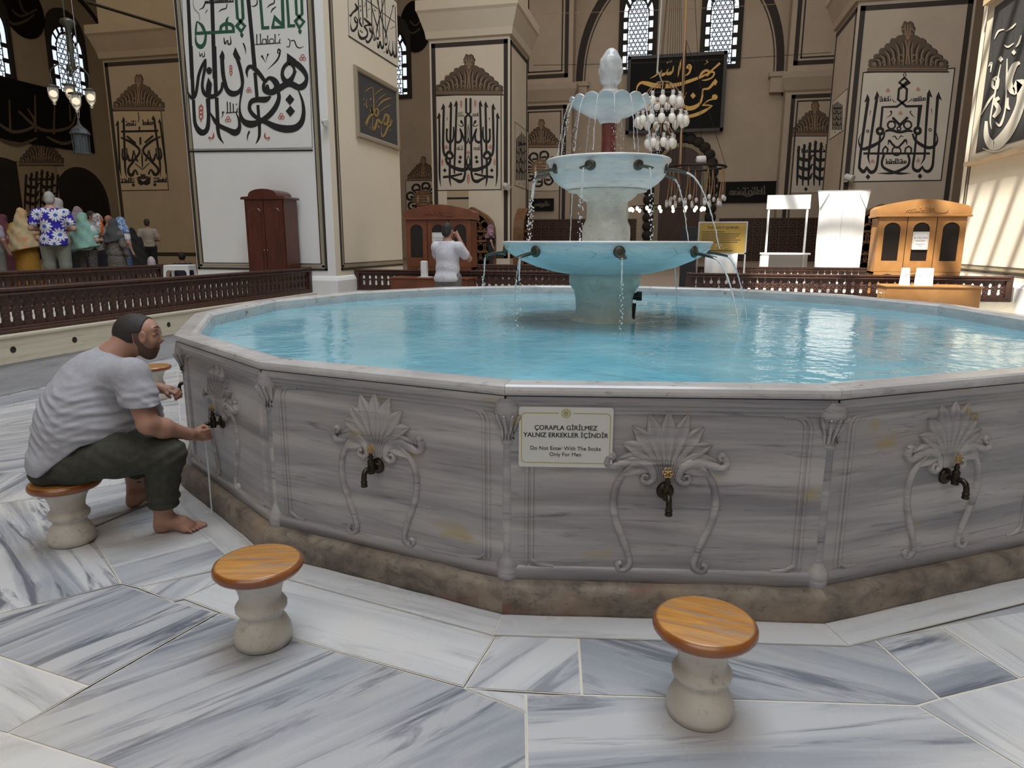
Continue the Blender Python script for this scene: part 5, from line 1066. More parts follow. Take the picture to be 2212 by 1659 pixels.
# ================================================================ cabinets with arched glass doors and their chests
def kiosk(loc, wd_, label, papers):
    o = thing('glass_cabinet', loc, label, 'cabinet', 'arched glass cabinets by the balustrade'); w = .68; d = .42; z0, z1 = .45, 1.42
    mb = MB()
    for x in (-w+.05, w-.05):
        for y in (-d/2+.04, d/2-.04): MB().box(x-.035, x+.035, y-.035, y+.035, 0, z0+.02, bev=.004).obj('leg', wd_, o)
    mb.box(-w, w, d/2-.02, d/2, z0, z1); mb.box(-w, -w+.03, -d/2, d/2, z0, z1); mb.box(w-.03, w, -d/2, d/2, z0, z1); mb.box(-w, w, -d/2, d/2, z0, z0+.03); mb.box(-w, w, -d/2, d/2, z1-.03, z1)
    mb.obj('carcass', wd_, o)
    ped = [(-w-.04, z1), (-w-.04, z1+.12), (-w+.02, z1+.17)]+[(x, z1+.17+.11*math.cos(x/w*PI/2)**1.2) for x in [-w*.85+w*1.7*i/12 for i in range(13)]]+[(w-.02, z1+.17), (w+.04, z1+.12), (w+.04, z1)]
    MB().prism(ped, -d/2-.04, d/2+.02, 1).obj('pediment', wd_, o)
    MB().box(-w-.06, w+.06, -d/2-.06, d/2+.02, z1-.015, z1+.02, bev=.006).obj('cornice', wd_, o)
    mb = MB(); rnd = random.Random(3)
    for i in range(15):
        x = -.28+.4*i/14+.02; h = rnd.uniform(.03, .10); mb.tube(smooth([(x-.02, -d/2-.045, z1+.06), (x, -d/2-.045, z1+.06+h), (x+.02, -d/2-.045, z1+.07)], 4), .006, 5)
    mb.tube(smooth([(.10, -d/2-.045, z1+.09), (.2, -d/2-.045, z1+.055), (.33, -d/2-.045, z1+.06), (.36, -d/2-.045, z1+.10)], 4), .006, 5); mb.obj('carved_script', wd_, o)
    for i in range(3):
        c = (i-1)*(2*w/3); hw = w/3-.006; aw = hw*.58; za, zb = z0+.22, z1-.22
        ar = [(c-aw, za), (c+aw, za), (c+aw, zb)]+[(c+aw*math.cos(a), zb+.115*math.sin(a)) for a in [PI*k/12 for k in range(1, 12)]]+[(c-aw, zb)]
        out = [(c-hw, z0+.035), (c+hw, z0+.035), (c+hw, z1-.02)]+[(c+hw*math.cos(PI*k/12), z1-.02) for k in range(1, 12)]+[(c-hw, z1-.02)]
        mb = MB(); mb.loft([[(x, -d/2-.002, z) for x, z in out], [(x, -d/2-.022, z) for x, z in out], [(x, -d/2-.022, z) for x, z in ar], [(x, -d/2-.004, z) for x, z in ar]], 0, True, False)
        dr = mb.obj('door', wd_, o); mb = MB(); mb.add([(x, -d/2-.008, z) for x, z in ar], [tuple(range(len(ar)))]); mb.obj('glass_pane', m_kglass, dr)
        sk = [(c-hw, z0+.03), (c-hw, z0-.02), (c-hw*.6, z0-.035), (c, z0+.0), (c+hw*.6, z0-.035), (c+hw, z0-.02), (c+hw, z0+.03)]; MB().prism(sk, -d/2-.02, -d/2, 1).obj('shaped_apron', wd_, o)
    ns = MB(); ns.prism(rrect(-.125, .125, .86, 1.16, .015), -d/2-.03, -d/2-.024, 1); n_ = ns.obj('notice', m_paper, o); mb = MB()
    frame_line(mb, -.11, .11, .875, 1.145, .012, .004, -d/2-.031, 1); put_text(mb, 'EL YÜZ AYAK', .034, 0, 1.045, -d/2-.031, bold=True); put_text(mb, 'HAVLUSU', .034, 0, 1.0, -d/2-.031, bold=True); put_text(mb, 'Hand Face Foot', .022, 0, .945, -d/2-.031); put_text(mb, 'Towel', .022, 0, .915, -d/2-.031)
    mb.obj('notice_lettering', [M('grey print', (.25, .25, .25), .6), m_olive], n_)
    return o
m_kglass = M('dark cabinet glass', (.018, .013, .010), .08, spec=.5)
kiosk((-4.56, 13.42, PZ), m_redwood, 'red-brown cabinet with three arched panes behind the man in the white shirt', 1)
kiosk((4.10, 13.42, PZ), m_oak, 'golden oak cabinet with three arched panes in the sun at the right', 2)
def chest(loc, w, d, h, wd_, label):
    o = thing('wooden_chest', loc, label, 'chest', 'long wooden chests before the cabinets')
    MB().box(-w/2, w/2, -d/2, d/2, 0, h-.03, bev=.006).obj('body', wd_, o); MB().box(-w/2-.02, w/2+.02, -d/2-.02, d/2+.02, h-.03, h, bev=.008).obj('lid', wd_, o)
    mb = MB(); mb.tube(smooth([(-w/2, -.06, h-.14), (-w/2-.03, -.06, h-.14), (-w/2-.03, .06, h-.14), (-w/2, .06, h-.14)], 4), .008, 6); mb.obj('side_handle', m_chrome, o); return o
chest((-4.42, 12.42, 0), 1.5, .5, .925, m_redwood, 'red-brown chest in front of the man in the white shirt'); chest((4.06, 12.42, 0), 1.36, .5, .905, m_oak, 'golden oak chest in the sun at the right end of the pool')
def papers(s, t, z, w, h, label, rz=0, cyl=False):
    o = thing('paper_stand', (s, t, z), label, 'paper dispenser', 'white paper dispensers on the chests', rz)
    if cyl: MB().box(-w/2, w/2, -w/2, w/2, 0, h, bev=.012).obj('body', m_paper, o); MB().box(-w/2-.04, w/2+.10, -w/2-.05, w/2+.02, 0, .006).obj('tray', m_paper, o)
    else: mb = MB(); mb.prism([(-.06, 0), (.06, 0), (.012, h), (0, h)], -w/2, w/2, 0); mb.obj('body', m_paper, o); q = MB(); [q.box(-w*.35, w*.35-.03*(i % 2), -.052+.0115*i, -.05+.0115*i, h*.85-.045*i*1.6, h*.85-.045*i*1.6+.008) for i in range(4)]; q.obj('print_lines', M('pale grey print', (.5, .5, .5), .7), o)
p_ = ST(att(917, 597, 12.4)); papers(p_.x, 12.4, .925, .115, .30, 'tall white paper block standing on the red-brown chest', 0, True)
for i, (x, lab) in enumerate(((1953, 'leftmost of the three white cards standing on the golden oak chest'), (1985, 'middle one of the three white cards standing on the golden oak chest'), (2004, 'rightmost of the three white cards standing on the golden oak chest'))):
    p_ = ST(att(x, 616, 12.42)); papers(p_.x, 12.42, .905, .12, .27, lab, .15*(1-i))
# ================================================================ displays beyond the right balustrade
o = thing('information_board', (0, 15.6, PZ), 'gold information board headed THE HOLY QURAN on an aluminium stand', 'information board')
A_, B_ = ST(att(1512, 482, 15.6)), ST(att(1608, 546, 15.6)); o.location.x = (A_.x+B_.x)/2; w = (B_.x-A_.x)/2; zt, zb = A_.z-PZ, B_.z-PZ
MB().box(-w, w, -.02, .02, zb, zt).obj('gold_plate', M('gold plate', (.40, .27, .07), .35, .5), o)
mb = MB(); [mb.box(*q) for q in ((-w-.03, w+.03, -.03, .03, zt, zt+.03), (-w-.03, w+.03, -.03, .03, zb-.03, zb), (-w-.03, -w, -.03, .03, zb, zt), (w, w+.03, -.03, .03, 0, zt))]; mb.obj('frame', m_chrome, o); MB().box(-w-.03, -w, -.03, .03, 0, zb).obj('post', m_chrome, o)
mb = MB(); put_text(mb, 'THE HOLY QURAN', .075, 0, zt-.12, -.021, bold=True)
for i, q in enumerate((.55, .95, .92, .85, .97, .9, .3, .2, .8)): 
    z = zt-.19-.043*i-(.05 if i > 6 else 0); mb.box(-w+.05, -w+.05+(2*w-.12)*q, -.0215, -.02, z, z+.013)
mb.obj('lettering', m_ink, o)
sh = thing('white_banner', (0, 15.3, PZ), 'white sheet hanging under the gold information board', 'banner'); A_, B_ = ST(att(1523, 548, 15.35)), ST(att(1590, 594, 15.35)); sh.location.x = (A_.x+B_.x)/2; w = (B_.x-A_.x)/2
mb = MB(); mb.loft([[(-w+2*w*i/12, .025*math.sin(i*1.3+z)-.01, z*(1-.02*math.sin(i*.9))) for i in range(13)] for z in (A_.z-PZ, (A_.z+B_.z)/2-PZ, .12)], 0, False, False, True); cl = mb.obj('cloth', m_paper, sh); so_ = cl.modifiers.new('s', 'SOLIDIFY'); so_.thickness = .006
MB().box(-w, w, .02, .04, A_.z-PZ-.02, A_.z-PZ).obj('support_bar', m_chrome, sh); MB().box(-.02, .02, .03, .05, 0, A_.z-PZ).obj('support_post', m_chrome, sh)
o = thing('display_frame', (0, 16.4, PZ), 'empty white display frame with a header board standing behind the balustrade', 'display frame')
A_, B_, C_ = ST(att(1658, 422, 16.4)), ST(att(1752, 424, 16.4)), ST(att(1700, 546, 16.4)); o.location.x = (A_.x+B_.x)/2; w = (B_.x-A_.x)/2; zt, zb = A_.z-PZ, C_.z-PZ; zh = ST(att(1700, 452, 16.4)).z-PZ
MB().box(-w, w, -.03, .0, zh, zt, bev=.004).obj('header_board', m_paper, o)
for x in (-w+.05, w-.05): MB().box(x-.02, x+.02, -.02, .02, 0, zh).obj('upright', m_paper, o)
MB().box(-w-.06, w+.06, -.2, .12, zb-.04, zb, bev=.004).obj('counter', m_paper, o); MB().box(-w-.05, -w+.10, -.19, .1, .0, zb-.04).obj('counter_leg', m_paper, o); MB().box(-w+.1, w+.04, .0, .02, .0, zb-.04).obj('grey_front', M('pale grey sheet', (.55, .55, .55), .6), o)
o = thing('folded_banner', (0, 16.4, PZ), 'tall white folded roll-up sheet beside the golden oak cabinet', 'banner')
A_, B_ = ST(att(1767, 413, 16.4)), ST(att(1880, 413, 16.4)); o.location.x = (A_.x+B_.x)/2; w = (B_.x-A_.x)/2; zt = A_.z-PZ
mb = MB(); mb.loft([[(-w*q(x), y, zt*k_) for x, y in ((1, 0), (.5, -.03), (.02, -.035), (.0, -.01), (-.02, -.035), (-.5, -.03), (-1, 0))] if False else [(w*x*s_, y, zt*k_) for x, y in ((-1, 0), (-.5, -.03), (-.02, -.035), (0, -.005), (.02, -.035), (.5, -.03), (1, 0))] for k_, s_ in ((0, .86), (.5, .9), (.9, .88), (.995, 1.0))], 0, False, False, False); c_ = mb.obj('sheet', m_paper, o); so_ = c_.modifiers.new('s', 'SOLIDIFY'); so_.thickness = .012
for s_ in (-1, 1): mb = MB(); mb.add([(s_*w, -.04, zt*.99), (s_*w*.9, -.045, zt*.82), (s_*w*.55, -.05, zt*.985)], [(0, 1, 2)]); c_ = mb.obj('corner_flap', m_paper, o); c_.modifiers.new('s', 'SOLIDIFY').thickness = .004
MB().box(-w, w, -.02, .03, zt-.01, zt+.015).obj('top_bar', m_chrome, o); MB().box(-.012, .012, .02, .045, 0, zt).obj('pole', m_chrome, o)
o = thing('black_case', (0, 15.2, PZ), 'black box behind the lower fountain bowl beside the information board', 'case'); p_ = ST(att(1490, 490, 15.2)); o.location.x = p_.x; MB().box(-.16, .16, -.1, .1, 0, p_.z-PZ, bev=.01).obj('body', m_black, o); MB().box(-.165, .165, -.105, .105, p_.z-PZ-.22, p_.z-PZ-.19).obj('band', m_iron, o)
# banner on the right pillar
f = Face('s', P2[0]-.05, 1900, 0, 2.37); f.sgn = -1
o = thing('hanging_banner', (0, 0, 0), 'sunlit black banner with white script on the right pillar', 'banner')
zb = f.pt(455, 838)[1]; a0, a1 = 12.9, f.pt(455, 838)[0]; zt = 5.95; c0 = P2[0]
q = MB(); q.box(c0-.05, c0-.01, a0, a1, zb, zt); q.obj('cream_backing', M('cream cloth', (.62, .55, .42), .8), o)
m_bc = M('black banner cloth', (.045, .043, .042), .6); g = G(m_bc); g.bump(g.noise(g.coord((1, 1, .25)), 6, 4), .5, .05)
q = MB(); q.box(c0-.058, c0-.05, a0+.15, a1-.30, zb+.16, zt-.12); q.obj('black_cloth', m_bc, o)
q = MB(); q.box(c0-.13, c0-.01, a0, a1+.02, zb-.05, zb+.02); q.obj('bottom_rod', M('rod wood', (.55, .40, .24), .5), o); q = MB(); q.box(c0-.15, c0-.01, a0, a1+.02, zt, zt+.10); q.obj('top_rod', M('rod wood', (.55, .40, .24), .5), o)
mb = MB(); f.c = P2[0]-.062; f.sgn = -1
for g_ in ([(720, 320, 14), (690, 340, 30), (665, 420, 34), (690, 470, 34), (722, 420, 44), (725, 520, 44), (690, 620, 50), (640, 700, 56), (585, 745, 52), (550, 700, 30), (548, 620, 14)], [(580, 410, 14), (605, 400, 20), (600, 450, 18), (580, 440, 14), (582, 410, 12)], [(615, 500, 18), (592, 520, 20), (612, 560, 26), (585, 600, 16)], [(622, 330, 4), (600, 440, 9), (570, 600, 8), (575, 660, 4)], [(655, 300, 5), (652, 420, 10), (645, 560, 8), (620, 640, 14), (596, 625, 6)], [(520, 590, 4), (560, 520, 12), (590, 480, 6)], [(660, 500, 8), (655, 540, 18), (668, 560, 8)], [(560, 340, 5), (575, 320, 10), (570, 370, 5)], [(590, 200, 3), (610, 160, 10), (640, 150, 5)], [(650, 160, 4), (680, 140, 9), (700, 120, 6)], [(640, 230, 4), (660, 240, 9), (690, 220, 4)], [(530, 760, 4), (600, 775, 7), (680, 740, 4)], [(700, 240, 4), (715, 220, 10), (728, 180, 5)]): f.stroke(mb, g_)
f.dia(mb, 622, 302, 14); f.dia(mb, 690, 268, 13)
mb.obj('lettering', M('ivory paint', (.62, .58, .48), .6), o)
# ================================================================ lamps, wires, small fittings
def cup_lamp(parent, c, r=.10, h=.26, arm=None):
    n_ = bpy.data.objects.new('glass_lamp', None); COL.objects.link(n_); n_.parent = parent; n_.location = c
    mb = MB(); mb.lathe([(.02, .03), (r*1.15, .0), (r*1.2, -.015), (r*.9, -.02)], 16); mb.tube([(0, 0, .02), (0, 0, .12)], .012, 6); mb.obj('cap', m_bronze, n_)
    mb = MB(); mb.lathe([(r*.85, -.02), (r*.9, -.08), (r*.8, -h*.6), (r*.45, -h*.85), (r*.25, -h*.9), (r*.32, -h), (r*.1, -h*1.06)], 16); mb.obj('glass_shade', m_glass, n_)
    MB().sphere((0, 0, -h*.42), r*.45, 0, 10, 8, (1, 1, 1.3)).obj('bulb', m_glow, n_)
ch = thing('chandelier', (0, 0, 0), 'hanging lamp with four glass cups and a small lantern above the tour group', 'chandelier'); D0 = 13.0
hub = aty(148, 60, D0); ch.location = hub
pts = [aty(113, 186, D0), aty(149, 183, D0+.35), aty(162, 202, D0-.3), aty(194, 194, D0+.1)]
for p_ in pts: cup_lamp(ch, p_-hub, .095, .30)
mb = MB(); ctr = aty(150, 150, D0)-hub; mb.tube([(0, 0, 2.2), ctr+Vector((0, 0, -.1))], .012, 6); mb.lathe([(.02, .16), (.12, .12), (.13, .08), (.06, 0), (.03, -.1), (.05, -.3), (.03, -.5), (.045, -.62), (.01, -.7)], 14); mb.obj('stem', m_bronze, ch)
for p_ in pts: MB().tube(smooth([ctr+Vector((0, 0, -.12)), ctr*.5+(p_-hub)*.5+Vector((0, 0, .22)), (p_-hub)+Vector((0, 0, .25)), (p_-hub)+Vector((0, 0, .1))], 5), .012, 6).obj('arm', m_bronze, ch)
mb = MB(); mb.tube([Vector((-.12, 0, 2.2)), Vector((-.05, 0, 0))], .006, 5); mb.tube([Vector((.10, 0, 2.2)), Vector((.14, 0, -.6)), aty(171, 255, D0)-hub], .006, 5); mb.obj('hanging_wire', m_chrome, ch)
ln = thing('lantern', aty(178, 333, D0), 'small grey metal lantern hanging under the chandelier above the tour group', 'lantern'); m_lan = M('grey lantern metal', (.10, .11, .12), .4, .5)
mb = MB(); mb.lathe([(.15, 0), (.155, .03), (.13, .04)], 8, smooth=False); mb.lathe([(.13, .33), (.17, .345), (.16, .37), (.12, .43), (.06, .48), (.03, .52), (.012, .60)], 8, smooth=False); [mb.tube([(.125*math.cos(a), .125*math.sin(a), .03), (.135*math.cos(a), .135*math.sin(a), .35)], .012, 4) for a in [2*PI*k/8 for k in range(8)]]; mb.obj('frame', m_lan, ln)
MB().lathe([(.115, .04), (.122, .34)], 8, smooth=False).obj('glass', M('smoky glass', (.12, .14, .15), .1, Transmission_Weight=.4), ln); MB().tube([(0, 0, .6), (-.02, 0, .95)], .006, 5).obj('hanging_wire', m_chrome, ln)
# chandelier of many small white globes behind the fountain
GLB = None
def globes(parent, pts, z0, r=.115):
    global GLB
    for p_ in pts:
        if GLB is None:
            n_ = bpy.data.objects.new('globe_lamp', None); COL.objects.link(n_); n_.parent = parent
            MB().lathe([(.03, .0), (r*.75, -.04), (r*.9, -.13), (r*.7, -.22), (r*.3, -.27), (.01, -.28)], 12).obj('glass_globe', M('white lamp glass', (.80, .80, .76), .15, Emission_Color=(1, .95, .85, 1), Emission_Strength=.08), n_)
            MB().lathe([(.05, .12), (.055, .0), (.03, -.01)], 10).obj('socket', m_paper, n_); GLB = n_
        else: n_ = copy_tree(GLB, parent)
        n_.location = p_
cg = thing('chandelier', (0, 0, 0), 'chandelier of white glass globes on rings hanging behind the top fountain bowl', 'chandelier'); D1 = 21.0; hub = aty(1432, 190, D1); cg.location = hub
rg = MB(); rd = MB()
for py, rad, n_ in ((212, .52, 11), (253, .70, 15), (300, .38, 8)):
    z = (aty(1432, py, D1)-hub).z
    rg.tube([(rad*math.cos(2*PI*k/32), rad*math.sin(2*PI*k/32), z+.06) for k in range(33)], .014, 5)
    for k in range(8): a = 2*PI*k/8; rd.tube(smooth([(0, 0, z+.45), (rad*.5*math.cos(a), rad*.5*math.sin(a), z+.38), (rad*math.cos(a), rad*math.sin(a), z+.08)], 4), .012, 5)
    globes(cg, [(rad*math.cos(2*PI*(k+.3)/n_), rad*math.sin(2*PI*(k+.3)/n_), z) for k in range(n_)], z)
rg.obj('ring', m_iron, cg); m_cable = M('tan cable', (.42, .26, .14), .6); rd.obj('cable_arm', m_cable, cg)
mb = MB(); mb.tube([(0, 0, 0), (0, 0, -1.9)], .03, 8); mb.sphere((0, 0, .05), .07); mb.obj('stem', m_iron, cg)
mb = MB(); mb.tube([(-.18, 0, .4), (-.10, 0, 4.4)], .03, 6); mb.tube([(0, 0, .1), (-.18, 0, .5)], .015, 5); mb.obj('hanging_rod', M('pale rod', (.45, .45, .42), .5), cg)
for k in range(7): MB().tube([(.05+.11*k, .1*k, -1.5-.2*k), (.12+.02*k, 0, 4.6)], .006, 4).obj('hanging_wire', m_iron, cg)
c2_ = thing('chandelier', (0, 0, 0), 'hoop chandelier with hanging clusters of small lamps right of the middle bowl', 'chandelier'); D2 = 24.0; hub = aty(1505, 362, D2); c2_.location = hub
mb = MB(); mb.tube([(.95*math.cos(2*PI*k/32), .95*math.sin(2*PI*k/32), 0) for k in range(33)], .04, 6); mb.obj('ring', m_iron, c2_)
MB().tube([(-.55, 0, 0), (-.62, 0, 6.0)], .05, 6).obj('hanging_rod', m_cable, c2_)
for a in (0, 2, 4): MB().tube([(.95*math.cos(a), .95*math.sin(a), 0), (-.55, 0, 4)], .008, 4).obj('hanging_wire', m_iron, c2_)
p0 = None
for k in range(9):
    a = 2*PI*k/9+.2; b = Vector((.9*math.cos(a), .9*math.sin(a), 0))
    n_ = bpy.data.objects.new('lamp_cluster', None); COL.objects.link(n_); n_.parent = c2_; n_.location = b
    mb = MB(); q = MB()
    for j in range(3):
        e = Vector((.09*math.cos(j*2.1), .09*math.sin(j*2.1), -.95-.1*j)); mb.tube([(0, 0, 0), e*.5+Vector((.03, 0, 0)), e], .012, 4); q.sphere(e+Vector((0, 0, -.06)), .062, 0, 8, 6, (1, 1, 1.5))
    mb.obj('cord', m_cable, n_); q.obj('bulbs', m_paper, n_)
b = thing('megaphone_lamp', hub+Vector((-.05, -.9, .04)), 'white lamp lying on the hoop chandelier right of the middle bowl', 'lamp', rz=.3); mb = MB(); mb.lathe([(.06, 0), (.11, .02), (.13, .28), (.10, .30)], 12); mb.v = [(z, y, x+.12) for x, y, z in mb.v]; mb.obj('shade', m_paper, b)
c3_ = thing('chandelier', (0, 0, 0), 'distant ring chandelier of lit bulbs in front of the scalloped doorway', 'chandelier'); D3 = 33; hub = aty(1440, 452, D3); c3_.location = hub
MB().tube([(1.7*math.cos(2*PI*k/32), 1.7*math.sin(2*PI*k/32), .1) for k in range(33)], .03, 5).obj('ring', m_iron, c3_)
m_lit = M('lit bulb', (1, .9, .7), .3, Emission_Color=(1, .80, .48, 1), Emission_Strength=2.6)
for k in range(18): a = 2*PI*k/18; MB().sphere((1.7*math.cos(a), 1.7*math.sin(a), 0), .075, 0, 8, 6, (1, 1, 1.4)).obj('lit_bulb', m_lit, c3_)
for a in (0, 2.1, 4.2): MB().tube([(1.7*math.cos(a), 1.7*math.sin(a), .1), (0, 0, 20-hub.z)], .01, 4).obj('hanging_wire', m_iron, c3_)
def spot(px, py, plane, label, sc=1.0, ax='t'):
    p_ = (att if ax == 't' else ats)(px, py, plane); o = thing('spotlight', p_, label, 'spotlight', 'small spotlights on the pillars'); mb = MB(); mb.tube([(-.02*sc, -.06*sc, .03*sc), (.07*sc, -.15*sc, -.01*sc)], .055*sc, 14); mb.obj('lamp_body', m_signw, o); MB().box(-.04*sc, .0, -.10*sc, 0, -.05*sc, -.03*sc).obj('bracket', m_signw, o)
spot(706, 268, P1[2], 'small white spotlight on the corner of the near pillar'); spot(1094, 405, P3[2], 'small white spotlight on the middle pillar beside its lettering panel', 2.2); spot(1828, 387, P4[2], 'small white spotlight at the foot of the right pillar lettering panel', 2.2)
def wire(label, a, b, r=.012, m=None, sag=0):
    o = thing('cable', a, label, 'cable', 'thin cables across the hall'); d = b-a; mb = MB(); mb.tube([d*(i/12)+Vector((0, 0, -sag*math.sin(PI*i/12))) for i in range(13)], r, 5); mb.obj('strand', m or m_iron, o)
wire('thin cable crossing behind the fountain finial below the windows', att(1152, 141, 31), att(1795, 113, 31), .012, None, .1); wire('pale cable crossing in front of the arched windows', att(1120, 31, 31.2), att(1700, 8, 31.2), .010, m_cable, .05)
tr = thing('tie_rod', att(190, 5, 24), 'dark iron tie rod running from the far left pillar', 'tie rod'); mb = MB(); mb.tube([(0, 0, 0), att(392, 66, 24)-att(190, 5, 24)], .06, 6); mb.obj('bar', m_iron, tr)
# ogee lattice bookcases
def ogee(loc, w, h, rz, label, d=.5, m=None):
    o = thing('lattice_bookcase', loc, label, 'bookcase', 'ogee-arched lattice bookcases', rz); m = m or m_dkoak
    pf = [(1, 0), (1, .52), (.97, .66), (.86, .78), (.62, .87), (.34, .93), (.14, .97), (0, 1)]; out = [(a*w/2, b*h) for a, b in pf]+[(-a*w/2, b*h) for a, b in pf[-2::-1]]
    inn = [(a*.84, .03*h+b*.92) for a, b in out]
    mb = MB(); mb.loft([[(x, 0, z) for x, z in out], [(x, -.10, z) for x, z in out], [(x, -.10, z) for x, z in inn], [(x, 0, z) for x, z in inn]], 0, True, False); mb.obj('arched_frame', m, o)
    for z in (.26, .44, .6): MB().box(-w/2+.05, w/2-.05, -.08, -.02, z*h-.04, z*h+.04).obj('shelf', m, o)
    mb = MB(); r = w*.115
    for j in range(14):
        for i in range(-4, 5):
            x, z = (i+.5*(j % 2))*r*1.7, .08*h+j*r*1.45
            k = z/h; lim = w/2*.82*(1 if k < .55 else max(0, 1-((k-.55)/.40)**1.6))
            if abs(x) < lim and z < h*.93: mb.loft([[(x+q*math.cos(2*PI*n/8+.39), -.05, z+q*math.sin(2*PI*n/8+.39)) for n in range(8)] for q in (r, r*.66)], 0, True, False)
    mb.obj('pierced_lattice', m, o); MB().prism(inn, -.0, .02, 1).obj('back_panel', m_screen, o)
    if d > .1: MB().prism(out, 0, d, 1).obj('case', m, o)
p_ = ST(att(1020, 447, 26.8)); ogee((p_.x, 26.8, PZ), 1.75, p_.z-PZ, 0, 'carved ogee lattice bookcase at the foot of the middle pillar', .4)
p_ = ST(att(1905, 441, 26.8)); ogee((p_.x, 26.8, PZ), 1.9, p_.z-PZ, 0, 'carved ogee lattice bookcase left of the golden oak cabinet', .4)
p_ = ST(ats(1140, 450, -6.0)); ogee((-6.1, p_.y, PZ), 1.75, p_.z-PZ, PI/2, 'brown ogee bookcase seen from its side by the middle pillar flank', .4)
# plastic stool beyond the first balustrade
p_ = ats(388, 572, -7.7); o = thing('plastic_stool', (p_.x, p_.y, PZ), 'white plastic stool standing between the two left balustrades', 'stool', rz=.35); hz = p_.z-PZ
MB().box(-.19, .19, -.19, .19, hz-.035, hz, bev=.012).obj('seat', m_plastic, o)
for sx in (-1, 1):
    for sy in (-1, 1): mb = MB(); mb.loft([[(sx*(a+q), sy*(a+r_), z) for q, r_ in ((-.035, -.035), (.0, -.035), (0, 0), (-.035, 0))] for a, z in ((.22, 0), (.185, hz-.02))], 0, True, True); mb.obj('leg', m_plastic, o)
for a in range(4): mb = MB(); mb.prism([(-.17, hz-.02), (.17, hz-.02), (.18, hz-.15), (.13, hz-.08), (-.13, hz-.08), (-.18, hz-.15)], -.19, -.175, 1); q = mb.obj('apron', m_plastic, o); q.rotation_euler.z = a*PI/2
# running water at the first tap
a0 = PHI+2*PI*.5/NB; n0 = Vector((math.cos(a0), math.sin(a0), 0)); p_ = CB+n0*(apo+.105)
w_ = MB(); w_.tube([(0, 0, .49), (.002, 0, .3), (-.002, .002, .12), (0, 0, .0)], [.006, .005, .005, .004], 6); tg = w_.obj('tap_water', m_jet); tg.location = (p_.x, p_.y, .0); tag(tg, 'thin stream of water falling from the tap by the seated man', 'water stream')
